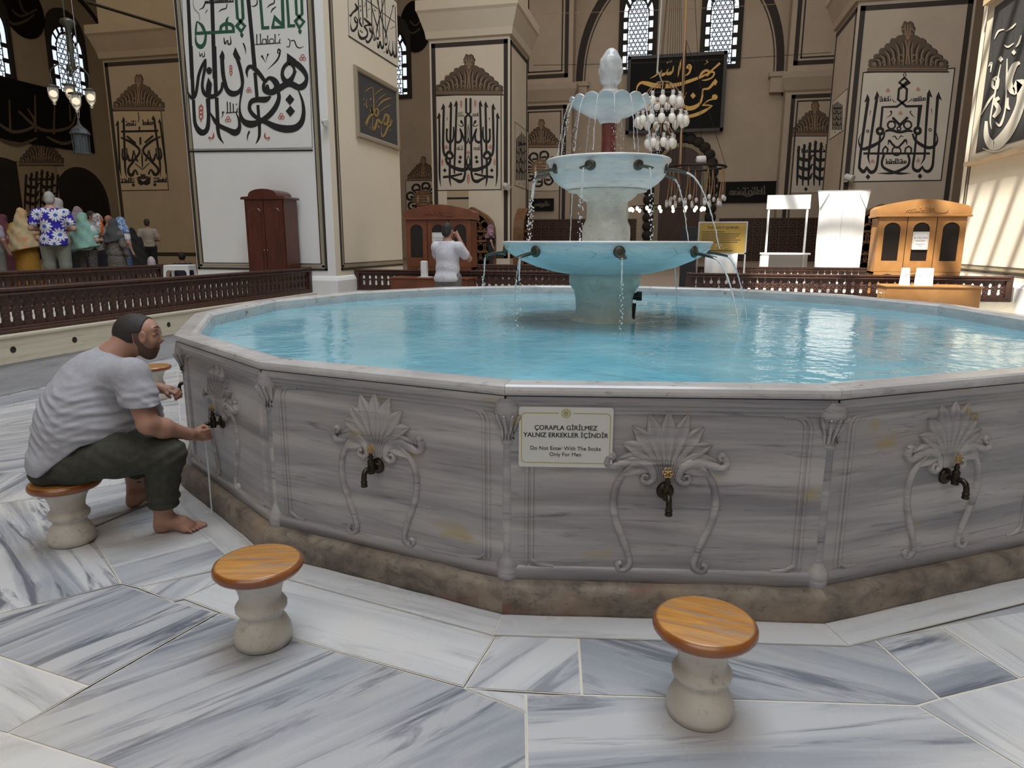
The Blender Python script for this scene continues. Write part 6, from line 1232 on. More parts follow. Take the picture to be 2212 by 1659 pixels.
# ================================================================ people: bodies and clothes grown from blended volumes
class Vol:
    """smooth union of tapered capsules and ellipsoids, meshed as one continuous surface"""
    def __init__(v): v.sub = []; v.p = []; v.cuts = []; v.lo = np.full(3, 1e9); v.hi = np.full(3, -1e9); v.disp = None
    def _b(v, c, r): v.lo = np.minimum(v.lo, np.array(c)-r); v.hi = np.maximum(v.hi, np.array(c)+r)
    def cap(v, a, b, ra, rb=None, k=.03):
        rb = ra if rb is None else rb; v.p.append(('c', np.array(a, float), np.array(b, float), ra, rb, k)); v._b(a, ra); v._b(b, rb); return v
    def chain(v, pts, rs, k=.03):
        for i in range(len(pts)-1): v.cap(pts[i], pts[i+1], rs[i], rs[i+1], k)
        return v
    def ell(v, c, r, k=.03, R=None):
        v.p.append(('e', np.array(c, float), np.array(r, float), None if R is None else np.array(R), 0, k)); v._b(c, max(r)); return v
    def carve(v, c, r, k=.004): v.sub.append((np.array(c, float), np.array(r, float), k)); return v
    def cut(v, p, n): v.cuts.append((np.array(p, float), np.array(Vector(n).normalized()))); return v       # keep the side away from n
    def ev(v, X):
        """signed distance on a regular grid of points; each volume is only worked out near itself"""
        A = [X[:, 0, 0, 0], X[0, :, 0, 1], X[0, 0, :, 2]]; d = np.full(X.shape[:3], .08)
        for q in v.p:
            k = q[5]; m = .03+k
            if q[0] == 'c': r = max(q[3], q[4]); lo, hi = np.minimum(q[1], q[2])-r-m, np.maximum(q[1], q[2])+r+m
            else: r = float(q[2].max()); lo, hi = q[1]-r-m, q[1]+r+m
            sl = tuple(slice(int(np.searchsorted(A[i], lo[i])), int(np.searchsorted(A[i], hi[i]))) for i in range(3)); Xs = X[sl]
            if Xs.size == 0: continue
            if q[0] == 'c':
                _, a, b, ra, rb, k = q; ab = b-a; t = np.clip(((Xs-a)@ab)/(ab@ab+1e-12), 0, 1); Y = Xs-a-t[..., None]*ab
                e = np.sqrt((Y*Y).sum(-1))-(ra+(rb-ra)*t)
            else:
                _, c, r, R, _, k = q; Y = Xs-c; Y1 = Y/r; Y2 = Y1/r
                k0 = np.sqrt((Y1*Y1).sum(-1)); e = k0*(k0-1)/(np.sqrt((Y2*Y2).sum(-1))+1e-9)
            g_ = d[sl]; h = np.clip(.5+.5*(g_-e)/k, 0, 1); d[sl] = g_+(e-g_)*h-k*h*(1-h)
        for c, r, k in v.sub:
            m = float(r.max())+.03; sl = tuple(slice(int(np.searchsorted(A[i], c[i]-m)), int(np.searchsorted(A[i], c[i]+m))) for i in range(3)); Xs = X[sl]
            if Xs.size == 0: continue
            Y = Xs-c; k0 = np.linalg.norm(Y/r, axis=-1); e = -k0*(k0-1)/(np.linalg.norm(Y/(r*r), axis=-1)+1e-9); g_ = d[sl]; h = np.clip(.5-.5*(g_-e)/k, 0, 1); d[sl] = g_+(e-g_)*h+k*h*(1-h)
        if v.disp is not None: d = d+v.disp(X)
        for p, n in v.cuts: d = np.maximum(d, (X-p)@n)
        return d
    def mesh(v, h, pad=.03):
        lo, hi = v.lo-pad, v.hi+pad; n = np.ceil((hi-lo)/h).astype(int)+1
        ax = [lo[i]+h*np.arange(n[i]) for i in range(3)]
        X = np.stack(np.meshgrid(*ax, indexing='ij'), -1); V = v.ev(X)
        C = np.stack([V[i:n[0]-1+i, j:n[1]-1+j, k:n[2]-1+k] for i in (0, 1) for j in (0, 1) for k in (0, 1)], -1)
        neg = C < 0; act = neg.any(-1) & ~neg.all(-1); idx = np.full(act.shape, -1, int); ii = np.argwhere(act); idx[act] = np.arange(len(ii))
        cv = C[act]; off = np.array([(i, j, k) for i in (0, 1) for j in (0, 1) for k in (0, 1)], float); acc = np.zeros((len(ii), 3)); cnt = np.zeros(len(ii))
        for a in range(8):
            for b in range(a+1, 8):
                if np.abs(off[a]-off[b]).sum() == 1:
                    m = (cv[:, a] < 0) != (cv[:, b] < 0); t = cv[m, a]/(cv[m, a]-cv[m, b]); acc[m] += off[a]+t[:, None]*(off[b]-off[a]); cnt[m] += 1
        P = lo+(ii+acc/cnt[:, None])*h; F = []
        for d in range(3):
            sl0 = [slice(None)]*3; sl1 = [slice(None)]*3; sl0[d] = slice(0, -1); sl1[d] = slice(1, None)
            A, B = V[tuple(sl0)] < 0, V[tuple(sl1)] < 0; e = np.argwhere(A != B); o1, o2 = [(1, 2), (2, 0), (0, 1)][d]
            e = e[(e[:, o1] > 0) & (e[:, o2] > 0) & (e[:, o1] < n[o1]-1) & (e[:, o2] < n[o2]-1)]
            def g(a, b): q = e.copy(); q[:, o1] -= a; q[:, o2] -= b; return idx[tuple(q.T)]
            Q = np.stack([g(1, 1), g(0, 1), g(0, 0), g(1, 0)], -1); fl = A[tuple(e.T)]
            Q[~fl] = Q[~fl][:, ::-1]; F.append(Q)
        F = np.concatenate(F); return P, F[(F >= 0).all(1)]
    def obj(v, name, mat_, parent, h=.02, col=None):
        P, F = v.mesh(h); me = bpy.data.meshes.new(name); me.from_pydata(P.tolist(), [], F.tolist()); me.materials.append(mat_)
        me.polygons.foreach_set('use_smooth', [True]*len(me.polygons))
        if col is not None:
            a = me.attributes.new('col', 'FLOAT_COLOR', 'POINT'); c = np.ones((len(P), 4)); c[:, :3] = col(P); a.data.foreach_set('color', c.ravel())
        me.update(); o = bpy.data.objects.new(name, me); COL.objects.link(o); o.parent = parent; return o
def skin(name, c, rough=.5):
    m = M(name, c, rough, spec=.35); b = m.node_tree.nodes['Principled BSDF']; b.inputs['Subsurface Weight'].default_value = .08; b.inputs['Subsurface Radius'].default_value = (.012, .005, .003)
    g = G(m); g.base(g.mix(g.ramp(g.noise(g.coord(), 14, 4), [(.35, bw(0)), (.7, bw(1))]), c, tuple(x*.8 for x in c))); return m
def cloth(name, c, rough=.85, c2=None, sc=30):
    m = M(name, c, rough, spec=.15); g = G(m); n_ = g.noise(g.coord(), sc, 4, .6); g.base(g.mix(g.ramp(n_, [(.4, bw(0)), (.6, bw(1))]), c, c2 or tuple(x*.86 for x in c))).bump(g.noise(g.coord(), 220, 2), .12, .002); return m
def painted(name):
    m = M(name, (.5, .5, .5), .85, spec=.15); g = G(m); g.base(g.n('ShaderNodeAttribute', attribute_name='col').outputs['Color']); return m
m_skin = skin('tan skin', (.40, .215, .15)); m_skinl = skin('light skin', (.52, .31, .23)); m_hairk = M('short black hair', (.022, .018, .016), .65); g = G(m_hairk); g.bump(g.noise(g.coord((1, 1, 1)), 160, 3), .6, .004)
m_stub = M('beard stubble', (.115, .068, .05), .8); m_greyh = M('grey hair', (.36, .35, .33), .7)
m_lip = M('lip', (.24, .09, .07), .5)
# ---------------------------------------------------------------- the seated man
man = thing('person', atz(139, 1036, .345), 'seated barefoot man in a light grey t-shirt and dark olive trousers reaching for the tap', 'person', rz=CYAW)
Mi = Matrix.Rotation(-CYAW, 3, 'Z'); man.location.z = 0; m0 = man.location.copy()
def J(px, py, y): p = Mi @ (aty(px, py, y)-m0); return np.array(p)
def Z(px, py, z): p = Mi @ (atz(px, py, z)-m0); return np.array(p)
yR = 3.40
hipR, hipL = J(158, 1000, 3.37), J(165, 990, 3.56)
kneeR, kneeL = J(362, 982, 3.44), J(322, 955, 3.92)
ankR, ankL = J(352, 1098, 3.50), J(297, 1040, 3.93)
sk = Vol()
# head
hc = J(292, 719, 3.66)
sk.ell(hc, (.110, .083, .100), .02).ell(J(322, 722, 3.66), (.060, .066, .078), .03).ell(J(318, 752, 3.66), (.058, .054, .05), .03).ell(J(325, 768, 3.66), (.026, .034, .020), .02)
sk.cap(J(339, 719, 3.66), J(350, 735, 3.66), .007, .009, .012).ell(J(346, 739, 3.66), (.009, .017, .008), .010)
sk.cap(J(334, 711, 3.63), J(334, 711, 3.69), .012, .012, .02)                              # brow
sk.ell(J(336, 752, 3.66), (.014, .022, .007), .008).ell(J(335, 758, 3.66), (.013, .020, .007), .008)  # lips
sk.ell(J(326, 738, 3.62), (.03, .022, .026), .02)                                            # cheek
ear = J(308, 729, 3.565); sk.ell(ear, (.021, .011, .034), .008).carve(ear+np.array([.001, -.012, .003]), (.011, .010, .020), .004).carve(J(337, 722, 3.605), (.014, .012, .010), .014).carve(J(337, 722, 3.715), (.014, .012, .010), .014).carve(J(341, 755, 3.66), (.014, .03, .0022), .004)
for ye in (3.612, 3.708): sk.ell(J(334, 722.5, ye), (.011, .012, .0105), .003)
sk.chain([J(243, 772, 3.60), J(265, 752, 3.63), J(290, 738, 3.66)], [.078, .064, .062], .03)
# arms
shR, shL = J(283, 812, 3.42), J(262, 806, 3.82)
elR, wrR = J(320, 916, 3.36), J(408, 938, 3.56)
sk.chain([shR, elR], [.066, .050], .02).chain([elR, J(352, 925, 3.42), wrR], [.050, .050, .030], .025)
elL, wrL = J(312, 842, 3.96), J(344, 838, 3.98)
sk.chain([shL, elL], [.062, .046], .02).chain([elL, wrL], [.044, .029], .02)
# right hand curled round the tap mouth
pR = J(430, 938, 3.64); sk.cap(wrR, pR, .028, .03, .02).ell(J(428, 938, 3.63), (.036, .026, .034), .015)
for i, (dy, dz) in enumerate(((-.020, .024), (-.014, .006), (-.006, -.012), (.002, -.028))):
    a = pR+np.array([.014, dy-.006, dz]); b = a+np.array([.030, .004, .004]); c = b+np.array([.010, .026, -.004]); e = c+np.array([-.014, .016, -.002]); sk.chain([a, b, c, e], [.0105, .010, .009, .0078], .005)
sk.chain([pR+np.array([-.008, .012, .028]), pR+np.array([.016, .024, .040]), pR+np.array([.040, .026, .034])], [.0125, .0105, .0085], .006)
# left hand hanging relaxed over the far thigh
pL = J(366, 843, 3.98); sk.cap(wrL, pL, .027, .028, .015).ell(J(361, 842, 3.98), (.034, .030, .022), .015)
for i in range(4):
    a = pL+np.array([.012, .024-.016*i, .004-.002*i]); b = a+np.array([.030, 0, -.006-.003*i]); c = b+np.array([.014-.003*i, -.002, -.024]); e = c+np.array([-.001, -.002, -.018+.003*i]); sk.chain([a, b, c, e], [.0105, .0098, .0088, .0076], .005)
sk.chain([pL+np.array([-.012, -.026, -.002]), pL+np.array([.004, -.036, -.018]), pL+np.array([.016, -.034, -.036])], [.012, .0105, .0085], .006)
# bare feet: heel, arch, ball and five toes
def foot(ank, heel, ball, kneedir):
    h = heel+np.array([0, 0, .034]); b = ball+np.array([0, 0, .026]); d = b-h; d[2] = 0; d /= np.linalg.norm(d); s = np.array([-d[1], d[0], 0])
    sk.chain([ank+np.array([0, 0, .09]), ank, h+d*.015+np.array([0, 0, .035])], [.047, .041, .044], .02); sk.cap(h, h+d*.02, .034, .034, .02)
    sk.chain([h+d*.05+np.array([0, 0, .035]), h+d*.12+np.array([0, 0, .012]), b], [.043, .036, .026], .03); sk.cap(b+s*.024, b-s*.028-d*.012, .024, .022, .02)
    for i in range(5):
        o_ = s*(.040-.0205*i); st_ = b+o_*1.02+d*(.010-.006*i); en = st_+d*(.050-.005*i)+np.array([0, 0, -.012]); r = .0165 if i == 0 else .0120-.0008*i
        sk.chain([st_, (st_+en)/2+np.array([0, 0, .005]), en], [r*.9, r*.86, r], .003)
heelR, heelL = Z(347, 1150, 0), Z(287, 1096, 0)
foot(J(352, 1106, 3.52), heelR, Z(412, 1147, 0), kneeR); foot(J(291, 1056, 3.92), heelL, heelL+np.array([.09, .13, 0]), kneeL)
sk.cap(kneeR, ankR, .06, .048, .02).cap(kneeL, ankL, .06, .048, .02)
# torso under the shirt keeps the body one piece
P0, P1_, P2_, P3_ = J(160, 968, 3.44), J(182, 890, 3.50), J(216, 820, 3.57), J(248, 770, 3.61)
sk.chain([P0, P1_, P2_, P3_], [.15, .15, .12, .07], .05).cap(P2_, shR, .09, .07, .05).cap(P2_, shL, .09, .07, .05).chain([P0, hipR, kneeR], [.11, .10, .068], .03).chain([P0, hipL, kneeL], [.11, .10, .068], .03)
body = sk.obj('body', m_skin, man, .0048)
for (x, y) in ((340.5, 751.5), (339.5, 757)):
    q = MB(); q.tube([J(x-5, y, 3.628), J(x, y, 3.645), J(x+1.5, y, 3.66), J(x, y, 3.675), J(x-5, y, 3.692)], [.002, .0045, .005, .0045, .002], 8); q.obj('lip', m_lip, man)
# hair, eyebrow and stubble lie on the head
def shell(off, h, region):
    v = Vol(); v.p = [q for q in sk.p[:9]]; v.lo, v.hi = hc-.17, hc+.17; v.disp = lambda X: -off+0*X[..., 0]; base = v.ev
    v.ev = lambda X: np.maximum(base(X), region(X)); return v
def half(p, q):                                              # left of the image line p > q, at the head's distance
    a, b = J(*p, 3.66), J(*q, 3.66); t = np.array([b[0]-a[0], 0, b[2]-a[2]]); t /= np.linalg.norm(t); n = np.array([t[2], 0, -t[0]]); return lambda X: (X-a)@n
h1, h2, h3, h4 = half((318, 735), (330, 684)), half((330, 684), (322, 655)), half((225, 742), (330, 737)), half((298, 775), (300, 712))
def hairreg(X): 
    z_ = J(300, 716, 3.66)[2]; top = np.maximum(-h1(X)*0+(X[..., 0]-(J(322, 700, 3.66)[0]-.010*np.clip((J(322, 690, 3.66)[2]-X[..., 2])/.05, -1, 1.5))), 0*X[..., 0]-1)
    low = X[..., 0]-J(302, 720, 3.66)[0]; return np.maximum(np.where(X[..., 2] > z_, top, low), J(245, 737, 3.66)[2]-X[..., 2])
shell(.0055, .006, hairreg).obj('hair', m_hairk, man, .0045)
def beardreg(X):
    c = J(322, 766, 3.66); a = J(336, 747, 3.66); x_ = X[..., 0]; zu = np.where(x_ < J(319, 720, 3.66)[0], J(319, 706, 3.66)[2], J(336, 746, 3.66)[2]+np.clip((a[0]-x_)*.75, -.03, .05)); return np.maximum(np.maximum(X[..., 2]-zu, J(305, 740, 3.66)[0]-x_), J(320, 785, 3.66)[2]-X[..., 2])
shell(.0012, .006, beardreg).obj('stubble', m_stub, man, .0045)
mbx = MB(); mbx.tube([J(333, 708, 3.608), J(339, 705, 3.625), J(343, 708, 3.645)], [.003, .0042, .003], 6); mbx.obj('eyebrow', m_hairk, man)
mbx = MB(); mbx.tube([J(336, 722, 3.606), J(341, 723.5, 3.62), J(344, 722, 3.635)], [.0016, .0024, .0016], 6); mbx.obj('eyelashes', m_hairk, man)
# t-shirt with soft folds
sh_ = Vol(); sh_.ell(J(140, 988, 3.45), (.135, .225, .13), .05).chain([J(158, 978, 3.44), J(176, 930, 3.47), J(188, 880, 3.51), J(212, 826, 3.57), J(243, 774, 3.61)], [.185, .206, .198, .165, .085], .06)
sh_.ell(J(238, 915, 3.52), (.165, .18, .12), .08).cap(P2_, shR, .12, .088, .05).cap(P2_, shL, .12, .088, .05).cap(J(225, 830, 3.57), J(262, 850, 3.58), .15, .13, .06)
elS = shR+(elR-shR)*.70; sh_.chain([shR, shR+(elR-shR)*.4, elS+(elR-shR)*.15], [.088, .086, .088], .03); elSL = shL+(elL-shL)*.75; sh_.chain([shL, elSL], [.084, .078], .03)
axis_ = np.array([-.36, 0, .93])
def folds(X):
    lo = np.clip((J(180, 800, 3.5)[2]-X[..., 2])/.12, 0, 1); u = X[..., 0]; w = X[..., 2]; y = X[..., 1]
    s1 = np.sin(95*(w+.30*u+.05*np.sin(11*u+4*y)+.02*np.sin(23*u))+3*y); s2 = np.sin(150*(w+.12*u+.03*np.sin(17*u-5*y)))
    s3 = np.sin(60*(w*.7+u*.9)+2*np.sin(9*w)); up = 1-lo
    hm = np.clip((w-J(140, 985, 3.45)[2])/.12, .0, 1); lo = lo*hm; return -.0045*lo*np.clip(s1, -.3, 1)-.002*lo*s2-.0022*up*s3*np.clip((J(300, 800, 3.5)[2]+.02-w)/.1, 0, 1)
sh_.disp = folds
d_ = (elR-shR)/np.linalg.norm(elR-shR); far_cut = elS
base_ev = sh_.ev
def shirt_ev(X):
    d = base_ev(X); s = J(312, 874, 3.40); inarm = (X[..., 0] > J(262, 874, 3.4)[0]) & (X[..., 1] < J(0, 0, 3.40)[1]+.12) & (X[..., 2] < s[2]+.01)
    e = np.where(X[..., 0] > J(272, 874, 3.4)[0], s[2]-X[..., 2], -1); e = np.where(X[..., 1] < 0.02, e, -1); d = np.maximum(d, e)
    # hem: rises from the back of the seat to the front of the thigh
    hm_ = [J(x, y, 3.45) for x, y in ((60, 1000), (79, 1000), (140, 1004), (213, 946), (262, 936), (310, 930))]; hz_ = np.interp(X[..., 0], [q[0] for q in hm_], [q[2] for q in hm_])
    d = np.maximum(d, hz_-X[..., 2]); nk = J(250, 752, 3.62); nn = np.array([.50, 0, .86]); nc_ = J(256, 764, 3.63); near = np.linalg.norm((X-nc_)*np.array([1, .9, 1]), axis=-1) < .15; return np.maximum(d, np.where(near, (X-nk)@nn, -1))
sh_.ev = shirt_ev; m_tee = cloth('light grey t-shirt', (.37, .37, .40), .85, (.335, .335, .365)); sh_.obj('t_shirt', m_tee, man, .0062)
# trousers
tr_ = Vol(); tr_.chain([J(150, 998, 3.44), hipR, J(255, 984, 3.37), kneeR], [.110, .110, .106, .088], .05).chain([J(150, 998, 3.46), hipL, J(240, 970, 3.75), kneeL], [.118, .120, .105, .084], .05)
tr_.ell(J(130, 1012, 3.44), (.128, .175, .085), .04).chain([kneeR, J(352, 1035, 3.47), J(353, 1078, 3.49), J(353, 1092, 3.49)], [.088, .080, .074, .058], .03).chain([kneeL, J(305, 1000, 3.92), J(296, 1026, 3.93)], [.084, .074, .058], .03)
def tf(X):
    u, y, w = X[..., 0], X[..., 1], X[..., 2]; k1 = np.exp(-((X-kneeR)**2).sum(-1)/.02); k2 = np.clip((J(350, 1040, 3.5)[2]-w)/.1, 0, 1)
    return -.005*k1*np.sin(120*(u*.5-w*.86))-.005*k2*np.sin(130*w+9*u)-.002*np.sin(50*(u+w*1.6)+3*y)
tr_.disp = tf; tr_.cut((0, 0, .349), (0, 0, -1)) if False else None
be2 = tr_.ev
def tr_ev(X): d = be2(X); on_ = (X[..., 0]**2+X[..., 1]**2) < .185**2; d = np.maximum(d, np.where(on_, .347-X[..., 2], -1)); return np.maximum(d, np.where(X[..., 0] > J(255, 1050, 3.5)[0], J(353, 1095, 3.49)[2]-X[..., 2], -1))
tr_.ev = tr_ev; m_trou = cloth('olive trousers', (.060, .060, .048), .85, (.048, .048, .039)); tr_.obj('trousers', m_trou, man, .0078)
# ---------------------------------------------------------------- standing people
def figure(p, h, face, label, top, bottom, headwear=None, arms='down', woman=False, lean=0, build=1.0, res=.02, cols={}, hair=None, long_top=0, sk_m=None, extra=None):
    """standing person of height h at p, facing angle face (0 looks along +y of the building)"""
    o = thing('person', p, label, 'person', 'visitors in the hall', rz=face); k = h/1.75; b = build
    def V(x, y, z): return np.array([x, y+lean*z*.25, z])*k
    sw = (.19 if woman else .215)*b; hw = .105*b
    B = Vol(); B.ell(V(0, .012, 1.635), np.array((.076, .098, .105))*k, .02).ell(V(0, .045, 1.585), np.array((.055, .055, .065))*k, .03).cap(V(0, .105, 1.615), V(0, .118, 1.595), .011*k, .014*k, .012)
    for s in (-1, 1): B.ell(V(s*.078, .0, 1.62), np.array((.010, .018, .03))*k, .008)
    B.chain([V(0, -.01, 1.42), V(0, 0, 1.54)], [.062*k*b, .056*k], .03).chain([V(0, 0, 1.0), V(0, 0, 1.2), V(0, -.01, 1.40)], [.125*k*b, .125*k*b, .10*k*b], .05)
    T = Vol(); T.ell(V(0, -.03, .93), np.array((.185*b, .15*b, .14))*k, .05).chain([V(0, 0, .95), V(0, 0, 1.12), V(0, 0, 1.30), V(0, -.01, 1.42)], [.160*k*b, .158*k*b, .160*k*b, .105*k*b], .06)
    hands = []
    for s in (-1, 1):
        S0 = V(s*sw*.85, -.01, 1.375)
        if arms == 'down': E, Wr = V(s*(sw+.06), -.03, 1.13), V(s*(sw+.07), .05, .90)
        elif arms == 'bent': E, Wr = V(s*(sw+.07), -.05, 1.13), V(s*.15, .20, 1.10)
        else: E, Wr = V(s*(sw+.06), .16, 1.20), V(s*.085, .20, 1.52)
        T.cap(V(s*.05, -.01, 1.36), S0, .10*k*b, .075*k*b, .05); B.chain([S0, E], [.058*k*b, .044*k], .02).chain([E, Wr], [.044*k, .028*k], .02)
        dv = (Wr-E)/np.linalg.norm(Wr-E)
        if arms == 'up': dv = np.array([-s*.55, .1, .83])
        c = Wr+dv*.05*k; B.cap(Wr, c, .026*k, .03*k, .015); lat = np.cross(dv, np.array([0, 0, 1.0]) if abs(dv[2]) < .8 else np.array([0, 1.0, 0])); lat /= np.linalg.norm(lat)
        for i in range(4): a_ = c+lat*(.024-.016*i)*k; e_ = a_+dv*.045*k; f_ = e_+(dv*.5+np.array([0, .8, -.2 if arms != 'up' else .1]))*.028*k; B.chain([a_, e_, f_], [.0105*k, .0098*k, .0085*k], .005)
        B.chain([c+lat*.03*k-dv*.02*k, c+lat*.045*k+dv*.02*k], [.012*k, .010*k], .006)
        T.chain([S0, S0+(E-S0)*(.62 if arms != 'long' else 1)], [.076*k*b, .070*k*b], .03)
        if long_top > 1: T.chain([S0, E, Wr], [.075*k, .062*k, .048*k], .03)
        B.chain([V(s*hw*.9, 0, .92), V(s*hw*.95, .01, .50), V(s*hw, 0, .10)], [.085*k*b, .055*k, .040*k], .03); B.chain([V(s*hw, -.05, .035), V(s*hw, .08, .03), V(s*hw, .15, .022)], [.035*k, .035*k, .024*k], .02)
    B.obj('body', sk_m or m_skinl, o, res*.8)
    Q = Vol()
    if bottom[0] == 'skirt': Q.chain([V(0, 0, 1.0), V(0, 0, .80), V(0, 0, .08)], [.145*k*b, .19*k*b, .26*k], .05)
    else:
        for s in (-1, 1): Q.chain([V(0, 0, .98), V(s*hw*.9, 0, .90), V(s*hw, .005, .50), V(s*hw, 0, .07)], [.14*k*b, .115*k*b, .085*k*b, .065*k], .03)
        Q.ell(V(0, -.04, .90), np.array((.158*b, .115*b, .12))*k, .04)
    Q.cut((0, 0, .05*k), (0, 0, -1)).cut((0, 0, 1.05*k), (0, 0, 1)); Q.obj('skirt' if bottom[0] == 'skirt' else 'trousers', bottom[1], o, res)
    rnd = random.Random(label); ph = rnd.uniform(0, 6)
    T.disp = lambda X: -.006*np.sin(38*X[..., 2]+9*np.abs(X[..., 0])+ph)*np.clip((1.32*k-X[..., 2])*4, 0, 1)-.004*np.sin(30*X[..., 0]+ph+5*X[..., 2])
    if long_top: T.chain([V(0, 0, 1.0), V(0, 0, .96-.30*long_top)], [.16*k*b, .20*k*b], .05)
    T.cut((0, 0, (.92-.30*long_top)*k), (0, 0, -1)).cut((0, .0, 1.475*k), (0, -.1, 1)); T.obj('shirt' if not woman else 'blouse', top, o, res if 'top' not in cols else .011, cols.get('top'))
    if hair:
        Hh = Vol(); Hh.ell(V(0, .008, 1.645), np.array((.081, .102, .106))*k, .02).ell(V(0, -.05, 1.59), np.array((.066, .05, .06))*k, .02); Hh.cut(V(0, .06, 1.66), (0, 1, -.55)).cut((0, 0, 1.545*k), (0, .3, -1)); Hh.obj('hair', hair, o, res*.6)
    if headwear:
        sc = Vol(); sc.ell(V(0, -.005, 1.64), np.array((.094, .112, .118))*k, .02).ell(V(0, -.05, 1.57), np.array((.088, .085, .09))*k, .04); L_ = headwear[1]
        sc.chain([V(0, -.02, 1.55), V(0, -.01, 1.43), V(0, -.01, 1.43-L_)], [.085*k, .150*k, (.17+.25*L_)*k*b], .06)
        for s in (-1, 1): sc.cap(V(s*.04, -.01, 1.42), V(s*sw*.95, -.02, 1.40-L_*.3), .11*k, (.085+.05*L_)*k, .05)
        sc.disp = lambda X: -.007*np.sin(26*X[..., 2]+22*X[..., 0]+ph)-.005*np.sin(44*X[..., 0]-18*X[..., 2]+8*X[..., 1])
        sc.cut((0, 0, (1.40-L_)*k), (.25, 0, -1)).cut(V(0, .085, 1.60), (0, 1, .12)); sc.obj('headscarf', headwear[0], o, res if 'scarf' not in cols else .013, cols.get('scarf'))
    if extra: extra(o, V, k)
    return o
def vn(P, s, seed):
    """cheap smooth value pattern on points"""
    q = P*s+seed; return .5+.5*np.sin(q[:, 0]*1.7+2*np.sin(q[:, 2]*1.3+seed)+1.5*np.sin(q[:, 1]*1.9))*np.cos(q[:, 2]*1.1+1.7*np.sin(q[:, 0]*1.2))
def daisies(P):
    c = np.tile(np.array([.040, .030, .36]), (len(P), 1)); k = 1.06
    fl = [(.08, 1.36, .115), (-.10, 1.17, .125), (.11, 1.03, .12), (-.19, 1.37, .10), (-.13, .96, .10), (.24, 1.22, .11), (-.27, 1.15, .10), (.02, .88, .1), (.20, 1.42, .09), (-.06, 1.47, .08), (.28, 1.05, .1)]
    for s in (1, -1):
        m = (P[:, 1]*s < .03) if s == 1 else (P[:, 1] > .03)
        for x, z, r in fl:
            dx, dz = (P[:, 0]/k-x*s), P[:, 2]/k-z; d = np.hypot(dx, dz)/r; a = np.arctan2(dz, dx); pet = .98-.32*np.abs(np.sin(a*6.0))**2.2
            w = m & (d < pet) & (d > .2) & (np.abs(np.cos(a*6.0)) > .25-.2*(d < .4)); c[w] = (.74, .74, .76); c[m & (d < .27)] = (.05, .12, .42)
    return c
def two(c1, c2, s, seed, t=.5):
    def f(P): v = vn(P, s, seed)[:, None]; w = np.clip((v-t)*8+.5, 0, 1); return np.array(c1)*(1-w)+np.array(c2)*w
    return f
def three(c1, c2, c3, s, seed):
    def f(P): v = vn(P, s, seed)[:, None]; u = vn(P, s*2.3, seed+3)[:, None]; c = np.array(c1)*(1-v)+np.array(c2)*v; w = np.clip((u-.5)*1.8, 0, 1); return c*(1-w)+np.array(c3)*w
    return f
m_paint = painted('printed cloth')
def stand(px, py, y, h): p = aty(px, py, y); return Vector((p.x, p.y, p.z-h))
def plc(px, py, y, z0=PZ): p = aty(px, py, y); return (p.x, p.y, z0), p.z-z0
FA = CYAW
tr_grey = cloth('sage grey trousers', (.24, .26, .22)); tr_dark = cloth('dark trousers', (.05, .05, .055)); tr_mid = cloth('grey trousers', (.19, .185, .17)); sk_dark = cloth('dark skirt', (.03, .03, .034)); sk_blue = cloth('blue denim', (.09, .14, .26))
p_, h_ = plc(104, 413, 12.9); figure(p_, h_, FA+.45, 'grey-haired man in a blue shirt with large white daisies', m_paint, ('t', tr_grey), None, 'bent', build=1.12, res=.018, cols={'top': daisies}, hair=m_greyh, long_top=.25)
p_, h_ = plc(44, 450, 13.7); figure(p_, h_, FA+.2, 'woman in a yellow and orange patterned shawl at the left of the tour group', cloth('mustard blouse', (.40, .26, .05)), ('skirt', cloth('ochre skirt', (.42, .22, .04))), (m_paint, .52), 'bent', True, cols={'scarf': three((.52, .44, .26), (.46, .36, .20), (.62, .26, .13), 7, 2)}, build=1.1)
p_, h_ = plc(177, 458, 13.55); figure(p_, h_, FA+.1, 'woman in a long mint green headscarf and white blouse', cloth('white blouse', (.66, .66, .66)), ('t', cloth('patterned grey trousers', (.16, .15, .14), .85, (.05, .05, .05), 60)), (cloth('mint scarf', (.30, .52, .44)), .46), 'bent', True, build=1.05)
p_, h_ = plc(243, 473, 13.4); figure(p_, h_, FA-.25, 'woman in a grey scarf and dark mottled dress near the middle of the balustrade', cloth('mottled dress', (.085, .080, .078), .85, (.19, .17, .15), 45), ('skirt', cloth('mottled skirt', (.085, .080, .078), .85, (.19, .17, .15), 45)), (cloth('charcoal scarf', (.075, .075, .08)), .22), 'down', True, long_top=1.2)
p_, h_ = plc(260, 468, 14.35); figure(p_, h_, FA-.5, 'woman in a blue patterned headscarf and white t-shirt', cloth('white tee', (.66, .66, .68)), ('t', sk_blue), (m_paint, .10), 'down', True, cols={'scarf': two((.10, .17, .36), (.34, .44, .58), 30, 5)})
p_, h_ = plc(210, 462, 15.3); figure(p_, h_, FA-1.2, 'woman in a white scarf edged in orange with a grey patterned top', cloth('zigzag blouse', (.44, .42, .42), .85, (.16, .15, .16), 40), ('skirt', sk_dark), (m_paint, .22), 'bent', True, cols={'scarf': lambda P: np.where((P[:, 1:2] > .055), np.array([[.62, .15, .05]]), two((.58, .56, .55), (.24, .24, .27), 34, 7)(P))}, long_top=1.0)
p_, h_ = plc(166, 447, 14.5); figure(p_, h_, FA, 'woman in a mauve headscarf standing behind the mint scarf', cloth('mauve blouse', (.30, .24, .27)), ('skirt', sk_dark), (cloth('mauve scarf', (.33, .26, .29)), .35), 'down', True)
